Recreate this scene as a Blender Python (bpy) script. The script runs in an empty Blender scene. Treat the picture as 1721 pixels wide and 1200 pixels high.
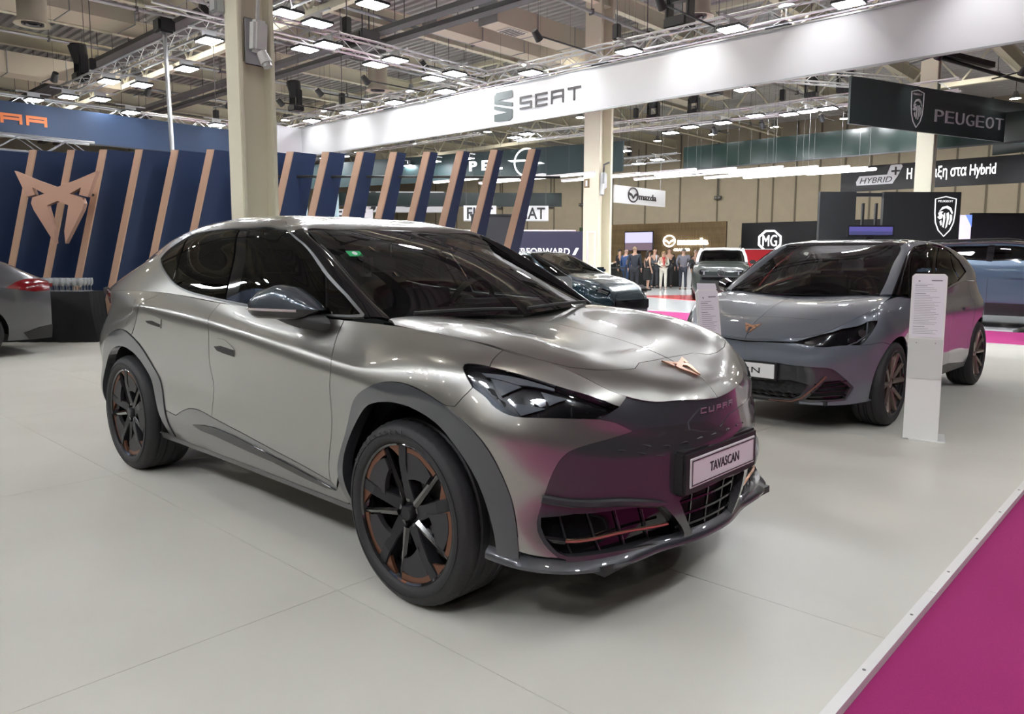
import bpy, bmesh, math, random
import numpy as np
from mathutils import Vector, Matrix
from mathutils.geometry import delaunay_2d_cdt
random.seed(7)
V3 = Vector
SC = bpy.context.scene
COL = SC.collection
# ------------------------------------------------------------------ camera, world, exposure
cam_d = bpy.data.cameras.new('camera'); cam = bpy.data.objects.new('camera', cam_d); COL.objects.link(cam)
cam_d.sensor_width = 36.0; cam_d.lens = 1267.157 / 1721 * 36.0; cam_d.clip_end = 400
cam_d.shift_y = -(600 - 571.063) / 1721
yaw, pitch, roll = 2.3202, 0.1094, 0.0027
fw = Vector((math.cos(yaw)*math.cos(pitch), math.sin(yaw)*math.cos(pitch), -math.sin(pitch)))
rt0 = Vector((math.sin(yaw), -math.cos(yaw), 0)); up0 = rt0.cross(fw)
rt = rt0*math.cos(roll) + up0*math.sin(roll); up = up0*math.cos(roll) - rt0*math.sin(roll)
M = Matrix((rt, up, -fw)).transposed().to_4x4(); M.translation = Vector((2.2309, -2.6763, 1.3566))
cam.matrix_world = M
SC.camera = cam
wd = bpy.data.worlds.new('hall_air'); SC.world = wd; wd.use_nodes = True
wd.node_tree.nodes['Background'].inputs[0].default_value = (0.80, 0.88, 1.0, 1)
wd.node_tree.nodes['Background'].inputs[1].default_value = 0.35
SC.view_settings.view_transform = 'Standard'; SC.view_settings.look = 'None'
SC.view_settings.gamma = 1.0; SC.view_settings.use_curve_mapping = False
SC.view_settings.exposure = 1.2
SC.cycles.max_bounces = 8; SC.cycles.transparent_max_bounces = 12; SC.cycles.glossy_bounces = 4; SC.cycles.diffuse_bounces = 3
SC.cycles.caustics_reflective = False; SC.cycles.caustics_refractive = False
SC.cycles.sample_clamp_indirect = 6.0
# ------------------------------------------------------------------ materials
MATS = {}
def mat(name, col, rough=0.5, metal=0.0, coat=0.0, emit=None, es=1.0, spec=0.5, noise=None, bump=0.0, nscale=8.0, alpha=None, coat_rough=0.03):
    if name in MATS: return MATS[name]
    m = bpy.data.materials.new(name); m.use_nodes = True; nt = m.node_tree; b = nt.nodes['Principled BSDF']
    b.inputs['Base Color'].default_value = (*col, 1); b.inputs['Roughness'].default_value = rough
    b.inputs['Metallic'].default_value = metal; b.inputs['Coat Weight'].default_value = coat
    b.inputs['Coat Roughness'].default_value = coat_rough; b.inputs['Specular IOR Level'].default_value = spec
    if emit: b.inputs['Emission Color'].default_value = (*emit, 1); b.inputs['Emission Strength'].default_value = es
    if noise or bump:
        tc = nt.nodes.new('ShaderNodeTexCoord'); n = nt.nodes.new('ShaderNodeTexNoise'); n.inputs['Scale'].default_value = nscale; n.inputs['Detail'].default_value = 5
        nt.links.new(tc.outputs['Object'], n.inputs['Vector'])
        if noise:
            r = nt.nodes.new('ShaderNodeValToRGB'); r.color_ramp.elements[0].position = .3; r.color_ramp.elements[1].position = .7
            r.color_ramp.elements[0].color = (*[c*(1-noise) for c in col], 1); r.color_ramp.elements[1].color = (*[min(1, c*(1+noise)) for c in col], 1)
            nt.links.new(n.outputs['Fac'], r.inputs['Fac']); nt.links.new(r.outputs['Color'], b.inputs['Base Color'])
        if bump:
            bp = nt.nodes.new('ShaderNodeBump'); bp.inputs['Strength'].default_value = bump; bp.inputs['Distance'].default_value = .01
            nt.links.new(n.outputs['Fac'], bp.inputs['Height']); nt.links.new(bp.outputs['Normal'], b.inputs['Normal'])
    MATS[name] = m; return m
def glass(name, tint, ior=1.5, base_refl=0.0):
    """thin pane: tinted see-through with mirror reflection by fresnel"""
    if name in MATS: return MATS[name]
    m = bpy.data.materials.new(name); m.use_nodes = True; nt = m.node_tree; nt.nodes.clear()
    o = nt.nodes.new('ShaderNodeOutputMaterial'); mx = nt.nodes.new('ShaderNodeMixShader'); t = nt.nodes.new('ShaderNodeBsdfTransparent')
    g = nt.nodes.new('ShaderNodeBsdfGlossy'); f = nt.nodes.new('ShaderNodeFresnel'); f.inputs[0].default_value = ior
    t.inputs[0].default_value = (*tint, 1); g.inputs['Roughness'].default_value = 0.0
    nt.links.new(f.outputs[0], mx.inputs[0]); nt.links.new(t.outputs[0], mx.inputs[1]); nt.links.new(g.outputs[0], mx.inputs[2]); nt.links.new(mx.outputs[0], o.inputs[0])
    MATS[name] = m; return m
# ------------------------------------------------------------------ object helpers
def link(o, parent=None):
    COL.objects.link(o)
    if parent is not None: o.parent = parent
    return o
def tag(o, label=None, cat=None, group=None, kind=None):
    if label: o['label'] = label
    if cat: o['category'] = cat
    if group: o['group'] = group
    if kind: o['kind'] = kind
    return o
def thing(name, label, cat, loc=(0, 0, 0), rotz=0.0, group=None):
    o = bpy.data.objects.new(name, None); o.empty_display_size = .1; link(o)
    o.location = loc; o.rotation_euler = (0, 0, rotz)
    return tag(o, label, cat, group)
def dup(root, loc=None, rotz=None, label=None, group=None):
    r = root.copy(); link(r)
    if loc is not None: r.location = loc
    if rotz is not None: r.rotation_euler = (0, 0, rotz)
    if label: r['label'] = label
    if group: r['group'] = group
    for ch in root.children:
        c = ch.copy(); link(c, r); c.matrix_parent_inverse = ch.matrix_parent_inverse
        for g in ch.children:
            d = g.copy(); link(d, c); d.matrix_parent_inverse = g.matrix_parent_inverse
    return r
def mesh_obj(name, V, F, m, parent=None, smooth=False, normals=None):
    me = bpy.data.meshes.new(name); me.from_pydata([tuple(map(float, v)) for v in V], [], [tuple(f) for f in F]); me.update()
    if m is not None: me.materials.append(m)
    if smooth or normals is not None: me.polygons.foreach_set('use_smooth', [True]*len(me.polygons))
    if normals is not None: me.normals_split_custom_set_from_vertices([tuple(map(float, n)) for n in normals])
    return link(bpy.data.objects.new(name, me), parent)
class MB:
    """collects shapes into one mesh"""
    def __init__(s): s.V = []; s.F = []
    def add(s, V, F):
        b = len(s.V); s.V += [tuple(v) for v in V]; s.F += [tuple(i+b for i in f) for f in F]; return s
    def box(s, c, d, R=None):
        x, y, z = d[0]/2, d[1]/2, d[2]/2
        V = [Vector(p) for p in ((-x,-y,-z),(x,-y,-z),(x,y,-z),(-x,y,-z),(-x,-y,z),(x,-y,z),(x,y,z),(-x,y,z))]
        if R is not None: V = [R @ v for v in V]
        return s.add([v+Vector(c) for v in V], [(0,3,2,1),(4,5,6,7),(0,1,5,4),(1,2,6,5),(2,3,7,6),(3,0,4,7)])
    def rod(s, a, b, r, n=6, r2=None, caps=True):
        a, b = Vector(a), Vector(b); d = (b-a).normalized(); u = d.orthogonal().normalized(); w = d.cross(u); r2 = r if r2 is None else r2
        V = []
        for p, q in ((a, r), (b, r2)): V += [p+u*q*math.cos(2*math.pi*k/n)+w*q*math.sin(2*math.pi*k/n) for k in range(n)]
        F = [(k, (k+1) % n, n+(k+1) % n, n+k) for k in range(n)]
        if caps: F += [tuple(range(n))[::-1], tuple(range(n, 2*n))]
        return s.add(V, F)
    def tube(s, P, r, n=6, closed=False):
        P = [Vector(p) for p in P]; m = len(P); V = []; F = []; u = None
        for i, p in enumerate(P):
            t = (P[(i+1) % m]-P[i-1]) if closed else (P[min(i+1, m-1)]-P[max(i-1, 0)])
            t.normalize(); u = t.orthogonal() if u is None else u - t*u.dot(t); u.normalize(); w = t.cross(u); q = r[i] if hasattr(r, '__len__') else r
            V += [p+u*q*math.cos(2*math.pi*k/n)+w*q*math.sin(2*math.pi*k/n) for k in range(n)]
        for i in range(m if closed else m-1):
            a, b = i*n, ((i+1) % m)*n
            F += [(a+k, a+(k+1) % n, b+(k+1) % n, b+k) for k in range(n)]
        if not closed: F += [tuple(range(n))[::-1], tuple(range((m-1)*n, m*n))]
        return s.add(V, F)
    def lathe(s, prof, n=48, axis='y', c=(0, 0, 0), a0=0, a1=2*math.pi):
        full = abs(a1-a0-2*math.pi) < 1e-6; k = n if full else n+1; V = []; m = len(prof)
        for i in range(k):
            a = a0+(a1-a0)*i/n; ca, sa = math.cos(a), math.sin(a)
            for r, h in prof:
                V.append((c[0]+r*ca, c[1]+h, c[2]+r*sa) if axis == 'y' else (c[0]+r*ca, c[1]+r*sa, c[2]+h))
        F = []
        for i in range(n):
            j = (i+1) % k
            for q in range(m-1): F.append((i*m+q, i*m+q+1, j*m+q+1, j*m+q))
        return s.add(V, F)
    def prism(s, poly, h, fr=None):
        """poly: 2d outline (ccw), extruded by h; fr: 4x4 matrix"""
        fr = fr or Matrix.Identity(4); n = len(poly)
        V = [fr @ Vector((p[0], p[1], 0)) for p in poly] + [fr @ Vector((p[0], p[1], h)) for p in poly]
        return s.add(V, [tuple(range(n))[::-1], tuple(range(n, 2*n))] + [(k, (k+1) % n, n+(k+1) % n, n+k) for k in range(n)])
    def build(s, name, m, parent=None, smooth=False, fix=True, bevel=0.0, angle=0.6):
        me = bpy.data.meshes.new(name); me.from_pydata(s.V, [], s.F); me.update()
        if fix or bevel:
            bm = bmesh.new(); bm.from_mesh(me)
            if fix: bmesh.ops.recalc_face_normals(bm, faces=bm.faces)
            if bevel:
                ed = [e for e in bm.edges if len(e.link_faces) == 2 and e.calc_face_angle(0) > angle]
                bmesh.ops.bevel(bm, geom=ed, offset=bevel, segments=2, affect='EDGES', clamp_overlap=True)
            bm.to_mesh(me); bm.free()
        if m is not None: me.materials.append(m)
        if smooth:
            me.polygons.foreach_set('use_smooth', [True]*len(me.polygons)); me.set_sharp_from_angle(angle=0.7)
        return link(bpy.data.objects.new(name, me), parent)
def frame(o, x, y):
    """matrix with origin o, x and y axes (z = x cross y)"""
    x = Vector(x).normalized(); y = Vector(y); y = (y-x*x.dot(y)).normalized(); z = x.cross(y)
    m = Matrix((x, y, z)).transposed().to_4x4(); m.translation = Vector(o); return m
def text(body, name, m, fr, w=None, h=None, depth=.01, parent=None, bold=0.0, align='CENTER', shear=0.0):
    """lettering as mesh; fits width w and height h, centred on the frame's origin"""
    cu = bpy.data.curves.new(name, 'FONT'); cu.body = body; cu.size = 1.0; cu.extrude = 0.02; cu.offset = bold; cu.resolution_u = 3; cu.shear = shear
    o = bpy.data.objects.new(name, cu); COL.objects.link(o); dg = bpy.context.evaluated_depsgraph_get(); dg.update()
    me = bpy.data.meshes.new_from_object(o.evaluated_get(dg)); bpy.data.objects.remove(o); bpy.data.curves.remove(cu)
    co = np.array([v.co for v in me.vertices]); lo, hi = co.min(0), co.max(0); sz = hi-lo
    sy = (h/sz[1]) if h else (w/sz[0]); sx = (w/sz[0]) if w else sy
    c = (lo+hi)/2; co = (co-c)*np.array([sx, sy, depth/max(sz[2], 1e-6)])
    me.vertices.foreach_set('co', co.ravel()); me.transform(fr); me.update(); me.materials.clear(); me.materials.append(m); me.name = name
    return link(bpy.data.objects.new(name, me), parent)

BARS = {'S': 'tumdw', 'E': 'tmbLl', 'A': 'tmLlRr', 'T': 'tc', 'C': 'tbLl', 'U': 'bLlRr', 'P': 'tmLlR', 'R': 'tmLlRr'}
def block_letter(ch, name, m, fr, w, h, s=.18, depth=.012, parent=None):
    """square-cut letter drawn with straight bars in a w x h box centred on the frame's origin"""
    q = s*h; mb = MB(); x0, x1, y0, y1 = -w/2, w/2, -h/2, h/2; B = BARS[ch]
    def bar(a, b, c, d): mb.prism([(a, b), (c, b), (c, d), (a, d)], depth, fr)
    if ch == 'S':
        bar(x0, y1-q, x1, y1); bar(x0, -q/2, x1, q/2); bar(x0, y0, x1, y0+q); bar(x0, q/2, x0+q, y1-q); bar(x1-q, y0+q, x1, -q/2)
    else:
        if 't' in B: bar(x0, y1-q, x1, y1)
        if 'b' in B: bar(x0, y0, x1, y0+q)
        if 'm' in B: bar(x0+q, -q/2, x1-(q if 'R' in B else 0), q/2)
        t = y1-(q if 't' in B else 0); b = y0+(q if 'b' in B else 0)
        if 'L' in B: bar(x0, b, x0+q, t)
        if 'r' in B: bar(x1-q, b, x1, t)
        elif 'R' in B: bar(x1-q, -q/2, x1, t)
        if 'c' in B: bar(-q/2, b, q/2, t)
    return mb.build(name, m, parent)

# ------------------------------------------------------------------ smooth car-body surfaces: natural splines through a net of points
def _spl(t, q):
    """natural cubic spline weights: rows = queries, columns = knots (linear extrapolation)"""
    t=np.asarray(t,float); q=np.asarray(q,float); n=len(t); h=np.diff(t)
    A=np.zeros((n,n)); B=np.zeros((n,n)); A[0,0]=A[-1,-1]=1
    for i in range(1,n-1):
        A[i,i-1],A[i,i],A[i,i+1]=h[i-1],2*(h[i-1]+h[i]),h[i]
        B[i,i-1],B[i,i],B[i,i+1]=6/h[i-1],-6/h[i-1]-6/h[i],6/h[i]
    M=np.linalg.solve(A,B)
    qc=np.clip(q,t[0],t[-1]); k=np.clip(np.searchsorted(t,qc,side='right')-1,0,n-2)
    a=(t[k+1]-qc)/h[k]; b=1-a; E=np.eye(n)
    W=a[:,None]*E[k]+b[:,None]*E[k+1]+((a**3-a)[:,None]*M[k]+(b**3-b)[:,None]*M[k+1])*(h[k]**2/6)[:,None]
    return W
class Patch:
    def __init__(s, P, ends='', tops=''):
        P=np.asarray(P,float); s.R,s.C=P.shape[:2]
        s.u=np.r_[0,np.cumsum(np.linalg.norm(np.diff(P,axis=1),axis=2).mean(0))]
        s.v=np.r_[0,np.cumsum(np.linalg.norm(np.diff(P,axis=0),axis=2).mean(1))]
        m=np.array([1,-1,1.]); s.U,s.V=s.u[-1],s.v[-1]; us,vs=s.u,s.v
        if 'b' in ends: P=np.concatenate([P,P[:,-2:-4:-1]*m],1); us=np.r_[us,2*us[-1]-us[-2:-4:-1]]
        if 'a' in ends: P=np.concatenate([P[:,2:0:-1]*m,P],1); us=np.r_[2*us[0]-s.u[2:0:-1],us]
        if 'b' in tops: P=np.concatenate([P,P[-2:-4:-1]*m],0); vs=np.r_[vs,2*vs[-1]-vs[-2:-4:-1]]
        s.P,s.us,s.vs=P,us,vs
    def ev(s,u,v):
        return np.einsum('nr,nc,rcd->nd',_spl(s.vs,v),_spl(s.us,u),s.P,optimize=True)
    def grid(s,u,v):
        return np.einsum('ir,jc,rcd->ijd',_spl(s.vs,v),_spl(s.us,u),s.P,optimize=True)
    def nrm(s,u,v,e=.002):
        u=np.clip(u,s.us[0]+e,s.us[-1]-e);v=np.clip(v,s.vs[0]+e,s.vs[-1]-e)
        a=s.ev(u+e,v)-s.ev(u-e,v); b=s.ev(u,v+e)-s.ev(u,v-e)
        n=np.cross(a,b); return n/np.maximum(np.linalg.norm(n,axis=1,keepdims=True),1e-12)

def in_poly(P, poly):
    x, y = P[:, 0], P[:, 1]; c = np.zeros(len(P), bool); n = len(poly)
    for i in range(n):
        (x1, y1), (x2, y2) = poly[i], poly[i-1]
        k = ((y1 > y) != (y2 > y)); c ^= k & (x < (x2-x1)*(y-y1)/((y2-y1) if y2 != y1 else 1e-12)+x1)
    return c
def edge_dist(P, poly):
    a = np.asarray(poly); b = np.roll(a, -1, 0); d = np.full(len(P), 1e9)
    for p, q in zip(a, b):
        e = q-p; t = np.clip(((P-p)@e)/max(e@e, 1e-12), 0, 1); d = np.minimum(d, np.linalg.norm(P-(p+t[:, None]*e), axis=1))
    return d
def inset(poly, g):
    P = np.asarray(poly, float); a = np.roll(P, 1, 0); b = np.roll(P, -1, 0)
    e1 = P-a; e2 = b-P; e1 /= np.maximum(np.linalg.norm(e1, axis=1, keepdims=True), 1e-9); e2 /= np.maximum(np.linalg.norm(e2, axis=1, keepdims=True), 1e-9)
    s = 1 if np.sum(P[:, 0]*b[:, 1]-b[:, 0]*P[:, 1]) > 0 else -1
    n = np.stack([-(e1+e2)[:, 1], (e1+e2)[:, 0]], 1)*s; n /= np.maximum(np.linalg.norm(n, axis=1, keepdims=True), 1e-9)
    k = np.maximum(np.abs(e1[:, 0]*e2[:, 0]+e1[:, 1]*e2[:, 1])*0+np.sqrt(np.maximum((1+(e1*e2).sum(1))/2, .25)), .5)
    return P+n*(g/k)[:, None]
def panel_mesh(S, sign, poly, holes=(), sp=.03, gap=.002, off=0.0, thick=.012, mirror=0, both=False, bulge=0.0, flange=True):
    """triangulated piece of surface S inside the (u,v) outline, with turned-in edges; returns verts, faces, normals in car space (y>0 side)"""
    poly = inset(poly, gap) if gap else np.asarray(poly, float); holes = [inset(h, -gap) if gap else np.asarray(h, float) for h in holes]
    lo, hi = poly.min(0), poly.max(0); xs = np.arange(lo[0], hi[0], sp); ys = np.arange(lo[1], hi[1], sp*.87)
    G_ = np.array([(x+(sp/2 if j % 2 else 0), y) for j, y in enumerate(ys) for x in xs]) if len(xs) and len(ys) else np.zeros((0, 2))
    if len(G_):
        k = in_poly(G_, poly) & (edge_dist(G_, poly) > sp*.45)
        for h in holes: k &= ~in_poly(G_, h) & (edge_dist(G_, h) > sp*.45)
        G_ = G_[k]
    pts = [poly]+holes+([G_] if len(G_) else []); E_ = []; b = 0
    for L in [poly]+holes: n = len(L); E_ += [(b+i, b+(i+1) % n) for i in range(n)]; b += n
    P = np.concatenate(pts); vv, ee, ff, _, _, _ = delaunay_2d_cdt([Vector(p) for p in P], E_, [], 1, 1e-6)
    P = np.array([tuple(v) for v in vv]); T_ = [tuple(f) for f in ff]; Cn = np.array([P[list(f)].mean(0) for f in T_])
    k = in_poly(Cn, poly)
    for h in holes: k &= ~in_poly(Cn, h)
    T_ = [f for f, q in zip(T_, k) if q]
    X = S.ev(P[:, 0], P[:, 1]); N = S.nrm(P[:, 0], P[:, 1])*sign
    o = off
    if bulge: o = off+bulge*np.minimum(edge_dist(P, poly)/.05, 1)[:, None]
    X = X+N*o
    # orient
    F = []
    for f in T_:
        a, b_, c = X[f[0]], X[f[1]], X[f[2]]
        F.append(f if np.dot(np.cross(b_-a, c-a), N[f[0]]) > 0 else f[::-1])
    V = list(X); Nn = list(N)
    if flange:
        cnt = {}
        for f in F:
            for i in range(3):
                e = (f[i], f[(i+1) % 3]); cnt[e] = cnt.get(e, 0)+1
        bd = [e for e in cnt if (e[1], e[0]) not in cnt]
        mp = {}; 
        for a, b_ in bd:
            t = X[b_]-X[a]; out = np.cross(t, N[a]); out /= max(np.linalg.norm(out), 1e-9)
            i = len(V); V += [X[a], X[b_], X[b_]-N[b_]*thick, X[a]-N[a]*thick]; Nn += [out]*4
            F.append((i, i+3, i+2, i+1))
    V = np.array(V); Nn = np.array(Nn)
    mv = np.array([1, -1, 1.])
    if both:
        n = len(V); return np.r_[V, V*mv], F+[tuple(i+n for i in f[::-1]) for f in F], np.r_[Nn, Nn*mv]
    if mirror: return V*mv, [f[::-1] for f in F], Nn*mv
    return V, F, Nn
class Body:
    def __init__(s, root, patches, data): s.root, s.P, s.D = root, patches, data
    def panel(s, key, name, m, parent=None, side='lr', **kw):
        pt, poly, holes = s.D[key]; S, sg = s.P[pt]; holes = kw.pop('holes', holes); out = []
        if side == 'both':
            V, F, N = panel_mesh(S, sg, poly, holes, both=True, **kw); out.append(mesh_obj(name, V, F, m, parent or s.root, normals=N))
        else:
            for c in side:
                V, F, N = panel_mesh(S, sg, poly, holes, mirror=(c == 'r'), **kw); out.append(mesh_obj(name, V, F, m, parent or s.root, normals=N))
        return out
    def shell(s, pt, m, off, nu=60, nv=24, skip=None, name='inner_shell', u=None, v=None):
        S, sg = s.P[pt]; uu = np.linspace(0, S.U, nu) if u is None else np.linspace(*u, nu); vv = np.linspace(0, S.V, nv) if v is None else np.linspace(*v, nv)
        g = S.grid(uu, vv).reshape(-1, 3); q = np.array([(a, b) for b in vv for a in uu]); N = S.nrm(q[:, 0], q[:, 1])*sg; g = g-N*off
        F = []
        for j in range(nv-1):
            for i in range(nu-1):
                f = (j*nu+i, j*nu+i+1, (j+1)*nu+i+1, (j+1)*nu+i)
                if skip is None or not skip(g[list(f)].mean(0)): F.append(f)
        mv = np.array([1, -1, 1.]); n = len(g)
        return mesh_obj(name, np.r_[g, g*mv], F+[tuple(i+n for i in f[::-1]) for f in F], m, s.root, smooth=True)
def U_(s, st=.022):
    """outline from 'u,v u,v ...' in millimetres, subdivided"""
    P = [tuple(int(q)/1000 for q in p.split(',')) for p in s.split()]; o = []
    for a, b in zip(P, P[1:]+P[:1]):
        L = math.hypot(b[0]-a[0], b[1]-a[1])
        if L < 1e-6: continue
        n = max(1, int(math.ceil(L/st))); o += [(a[0]+(b[0]-a[0])*k/n, a[1]+(b[1]-a[1])*k/n) for k in range(n)]
    return o

# control nets of the silver coupe (metres, car axes)
# hood height field
HX=[-.45,-.1,.2,.45,.6,.72,.80,.87]
HY=[0,.2,.36,.5,.62,.74,.84]
HZ=[[1.083,1.085,1.092,1.100,1.102,1.090,1.06],
    [1.063,1.066,1.078,1.092,1.094,1.076,1.04],
    [1.030,1.034,1.048,1.066,1.068,1.045,1.00],
    [ .990, .993,1.003,1.018,1.012, .975,.915],
    [ .950, .952, .956, .955, .932,.885,.825],
    [ .903, .902, .890, .845, .79, .735,.68],
    [ .858, .848, .795, .735, .68, .62,.56],
    [ .770, .755, .70, .63, .57, .51, .45]]
PB=Patch(np.array([[[x,y,HZ[i][j]] for i,x in enumerate(HX)] for j,y in enumerate(HY)])[::-1],tops='b')  # rows: outer->centre
def T(x,y):
    return float((_spl(HX,[x])@np.array(HZ)@_spl(HY,[y]).T)[0,0])
G0=[[(-.31,.695,1.09),(-.58,.662,1.22),(-.85,.63,1.352),(-1.11,.588,1.487),(-1.14,.47,1.497),(-1.17,.25,1.503),(-1.18,0,1.505)],
[(-.335,.738,1.102),(-.64,.70,1.278),(-.91,.655,1.412),(-1.15,.60,1.510),(-1.18,.49,1.522),(-1.21,.26,1.528),(-1.22,0,1.530)],
[(-.42,.785,1.098),(-.74,.73,1.262),(-1.01,.67,1.412),(-1.25,.618,1.502),(-1.27,.51,1.538),(-1.29,.27,1.546),(-1.30,0,1.549)],
[(-.85,.83,1.10),(-1.05,.778,1.25),(-1.25,.712,1.395),(-1.43,.642,1.498),(-1.45,.53,1.557),(-1.47,.28,1.577),(-1.48,0,1.583)],
[(-1.4,.84,1.11),(-1.5,.79,1.24),(-1.6,.72,1.38),(-1.7,.64,1.504),(-1.72,.52,1.565),(-1.74,.28,1.59),(-1.75,0,1.597)],
[(-1.95,.84,1.135),(-1.98,.785,1.26),(-2.02,.715,1.39),(-2.05,.63,1.495),(-2.06,.51,1.563),(-2.07,.28,1.594),(-2.08,0,1.603)],
[(-2.35,.845,1.145),(-2.37,.79,1.25),(-2.4,.715,1.37),(-2.42,.63,1.457),(-2.44,.51,1.535),(-2.45,.28,1.572),(-2.46,0,1.584)],
[(-2.8,.845,1.14),(-2.8,.79,1.22),(-2.8,.72,1.31),(-2.82,.64,1.37),(-2.85,.53,1.455),(-2.87,.3,1.50),(-2.88,0,1.513)],
[(-3.2,.80,1.12),(-3.22,.76,1.165),(-3.24,.70,1.215),(-3.25,.63,1.25),(-3.27,.53,1.305),(-3.29,.3,1.35),(-3.3,0,1.365)],
[(-3.52,.72,1.10),(-3.56,.69,1.12),(-3.6,.65,1.14),(-3.62,.59,1.155),(-3.65,.48,1.165),(-3.68,.3,1.175),(-3.70,0,1.18)]]
PG=Patch(np.array(G0).transpose(1,0,2),tops='b')
# belt line
bx=np.array([g[0] for g in G0])[::-1]
def belt(x): 
    w=_spl(bx[:,0],[x]); return (w@bx)[0]
cols=[(-3.76,0,-1,0),(-3.72,.45,-1,.15),(-3.60,.72,-.7,.7),(-3.35,.86,-.2,1),(-3.05,.92,0,1),(-2.766,.93,0,1),(-2.45,.925,0,1),(-2.1,.917,0,1),(-1.55,.913,0,1),
(-1.0,.913,0,1),(-.5,.915,0,1),(-.25,.922,0,1),(0,.93,0,1),(.25,.918,.05,1),(.43,.878,.3,.95),(.57,.795,.5,.87),(.67,.68,.72,.7),(.755,.52,.87,.45),(.818,.33,.96,.25),(.858,.15,.99,.1),(.868,0,1,0)]
zs=lambda x: np.interp(x,[-3.7,-3.05,-2.3,-1.55,-.9,-.46,0,.45,.6],[1.03,1.08,1.085,1.04,.98,.935,.905,.89,.88])
A=[]
for k,(x,y,nx,ny) in enumerate(cols):
    n=np.hypot(nx,ny); nx,ny=nx/n,ny/n
    z=zs(x)
    if k==4: rows=[(.085,.285),(.03,.40),(.018,.52),(.028,.64),(.018,.76),(.022,.92),(.065,1.03),(.078,1.085)]
    elif k==5: rows=[(.085,.285),(.03,.40),(.018,.52),(.028,.64),(.018,.76),(.01,.95),(.040,1.06),(.055,1.10)]
    elif k<=3: rows=[(.085,.285),(.03,.40),(.018,.52),(.028,.64),(.018,.76),(.06,.89),(.11,1.0),(.10,z+.02)]
    elif k<=11: rows=[(.085,.285),(.03,.40),(.018,.52),(.028,.64),(.018,.76),(0,z-.07),(.016,z-.008),(.036,z+.014)]
    elif k<=13: rows=[(.06,.285),(.03,.40),(.015,.52),(.0,.64),(-.002,.76),(0,.85),(.02,.92),(.05,.97)]
    elif k==14: rows=[(.03,.285),(.015,.39),(.006,.52),(.0,.64),(.0,.74),(.018,.82),(.05,.895),(.08,.95)]
    elif k==15: rows=[(-.015,.28),(-.015,.37),(.004,.50),(.0,.61),(.0,.71),(.015,.785),(.045,.855),(.075,.905)]
    elif k==16: rows=[(-.04,.275),(-.035,.355),(.0,.47),(.0,.58),(.0,.67),(.01,.735),(.025,.795),(.035,.845)]
    elif k==17: rows=[(-.02,.27),(-.015,.355),(.0,.46),(.0,.56),(.0,.645),(.01,.70),(.018,.75),(.02,.79)]
    else: rows=[(.03,.265),(.01,.34),(.0,.43),(.0,.52),(.0,.60),(.003,.66),(.012,.705),(.018,.745)]
    col=[(x-d*nx,y-d*ny,zz) for d,zz in rows]
    if k==0: col.append((-3.66,0,1.165)); 
    elif k==1: col.append((-3.60,.45,1.145))
    elif k<=10:
        b=belt({2:-3.50,3:-3.3}.get(k,x)); col.append(tuple(b))
    elif k==11: col.append((-.27,.755,T(-.27,.755)))
    else:
        px,py={12:(0,.75),13:(.25,.725),14:(.42,.69),15:(.535,.63),16:(.625,.555),17:(.705,.475),18:(.785,.31),19:(.828,.15),20:(.84,0)}[k]
        col.append((px,py,T(px,py)))
    A.append(col)
PA=Patch(np.array(A).transpose(1,0,2),ends='ab')

PER=np.array([(-.45,.765),(-.27,.755),(0,.75),(.25,.725),(.42,.69),(.535,.63),(.625,.555),(.705,.475),(.785,.31),(.828,.15),(.84,0)])
W0=[]
for t in (0,1/3,2/3,1):
    e=np.array(G0[0][int(round(t*3))]); c0=np.array([-.17,0,1.085]); c1=np.array([-1.18,0,1.505]); c=c0+(c1-c0)*t+np.array([.5,0,1])*.045*4*t*(1-t)
    row=[]
    for q in (0,.12,.35,.65,1):
        y=e[1]*(1-q); w=(y/e[1])**2
        p=c+(e-c)*w; p[1]=y; row.append(p)
    W0.append(row)
PW=Patch(np.array(W0).transpose(1,0,2),tops='b')

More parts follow.
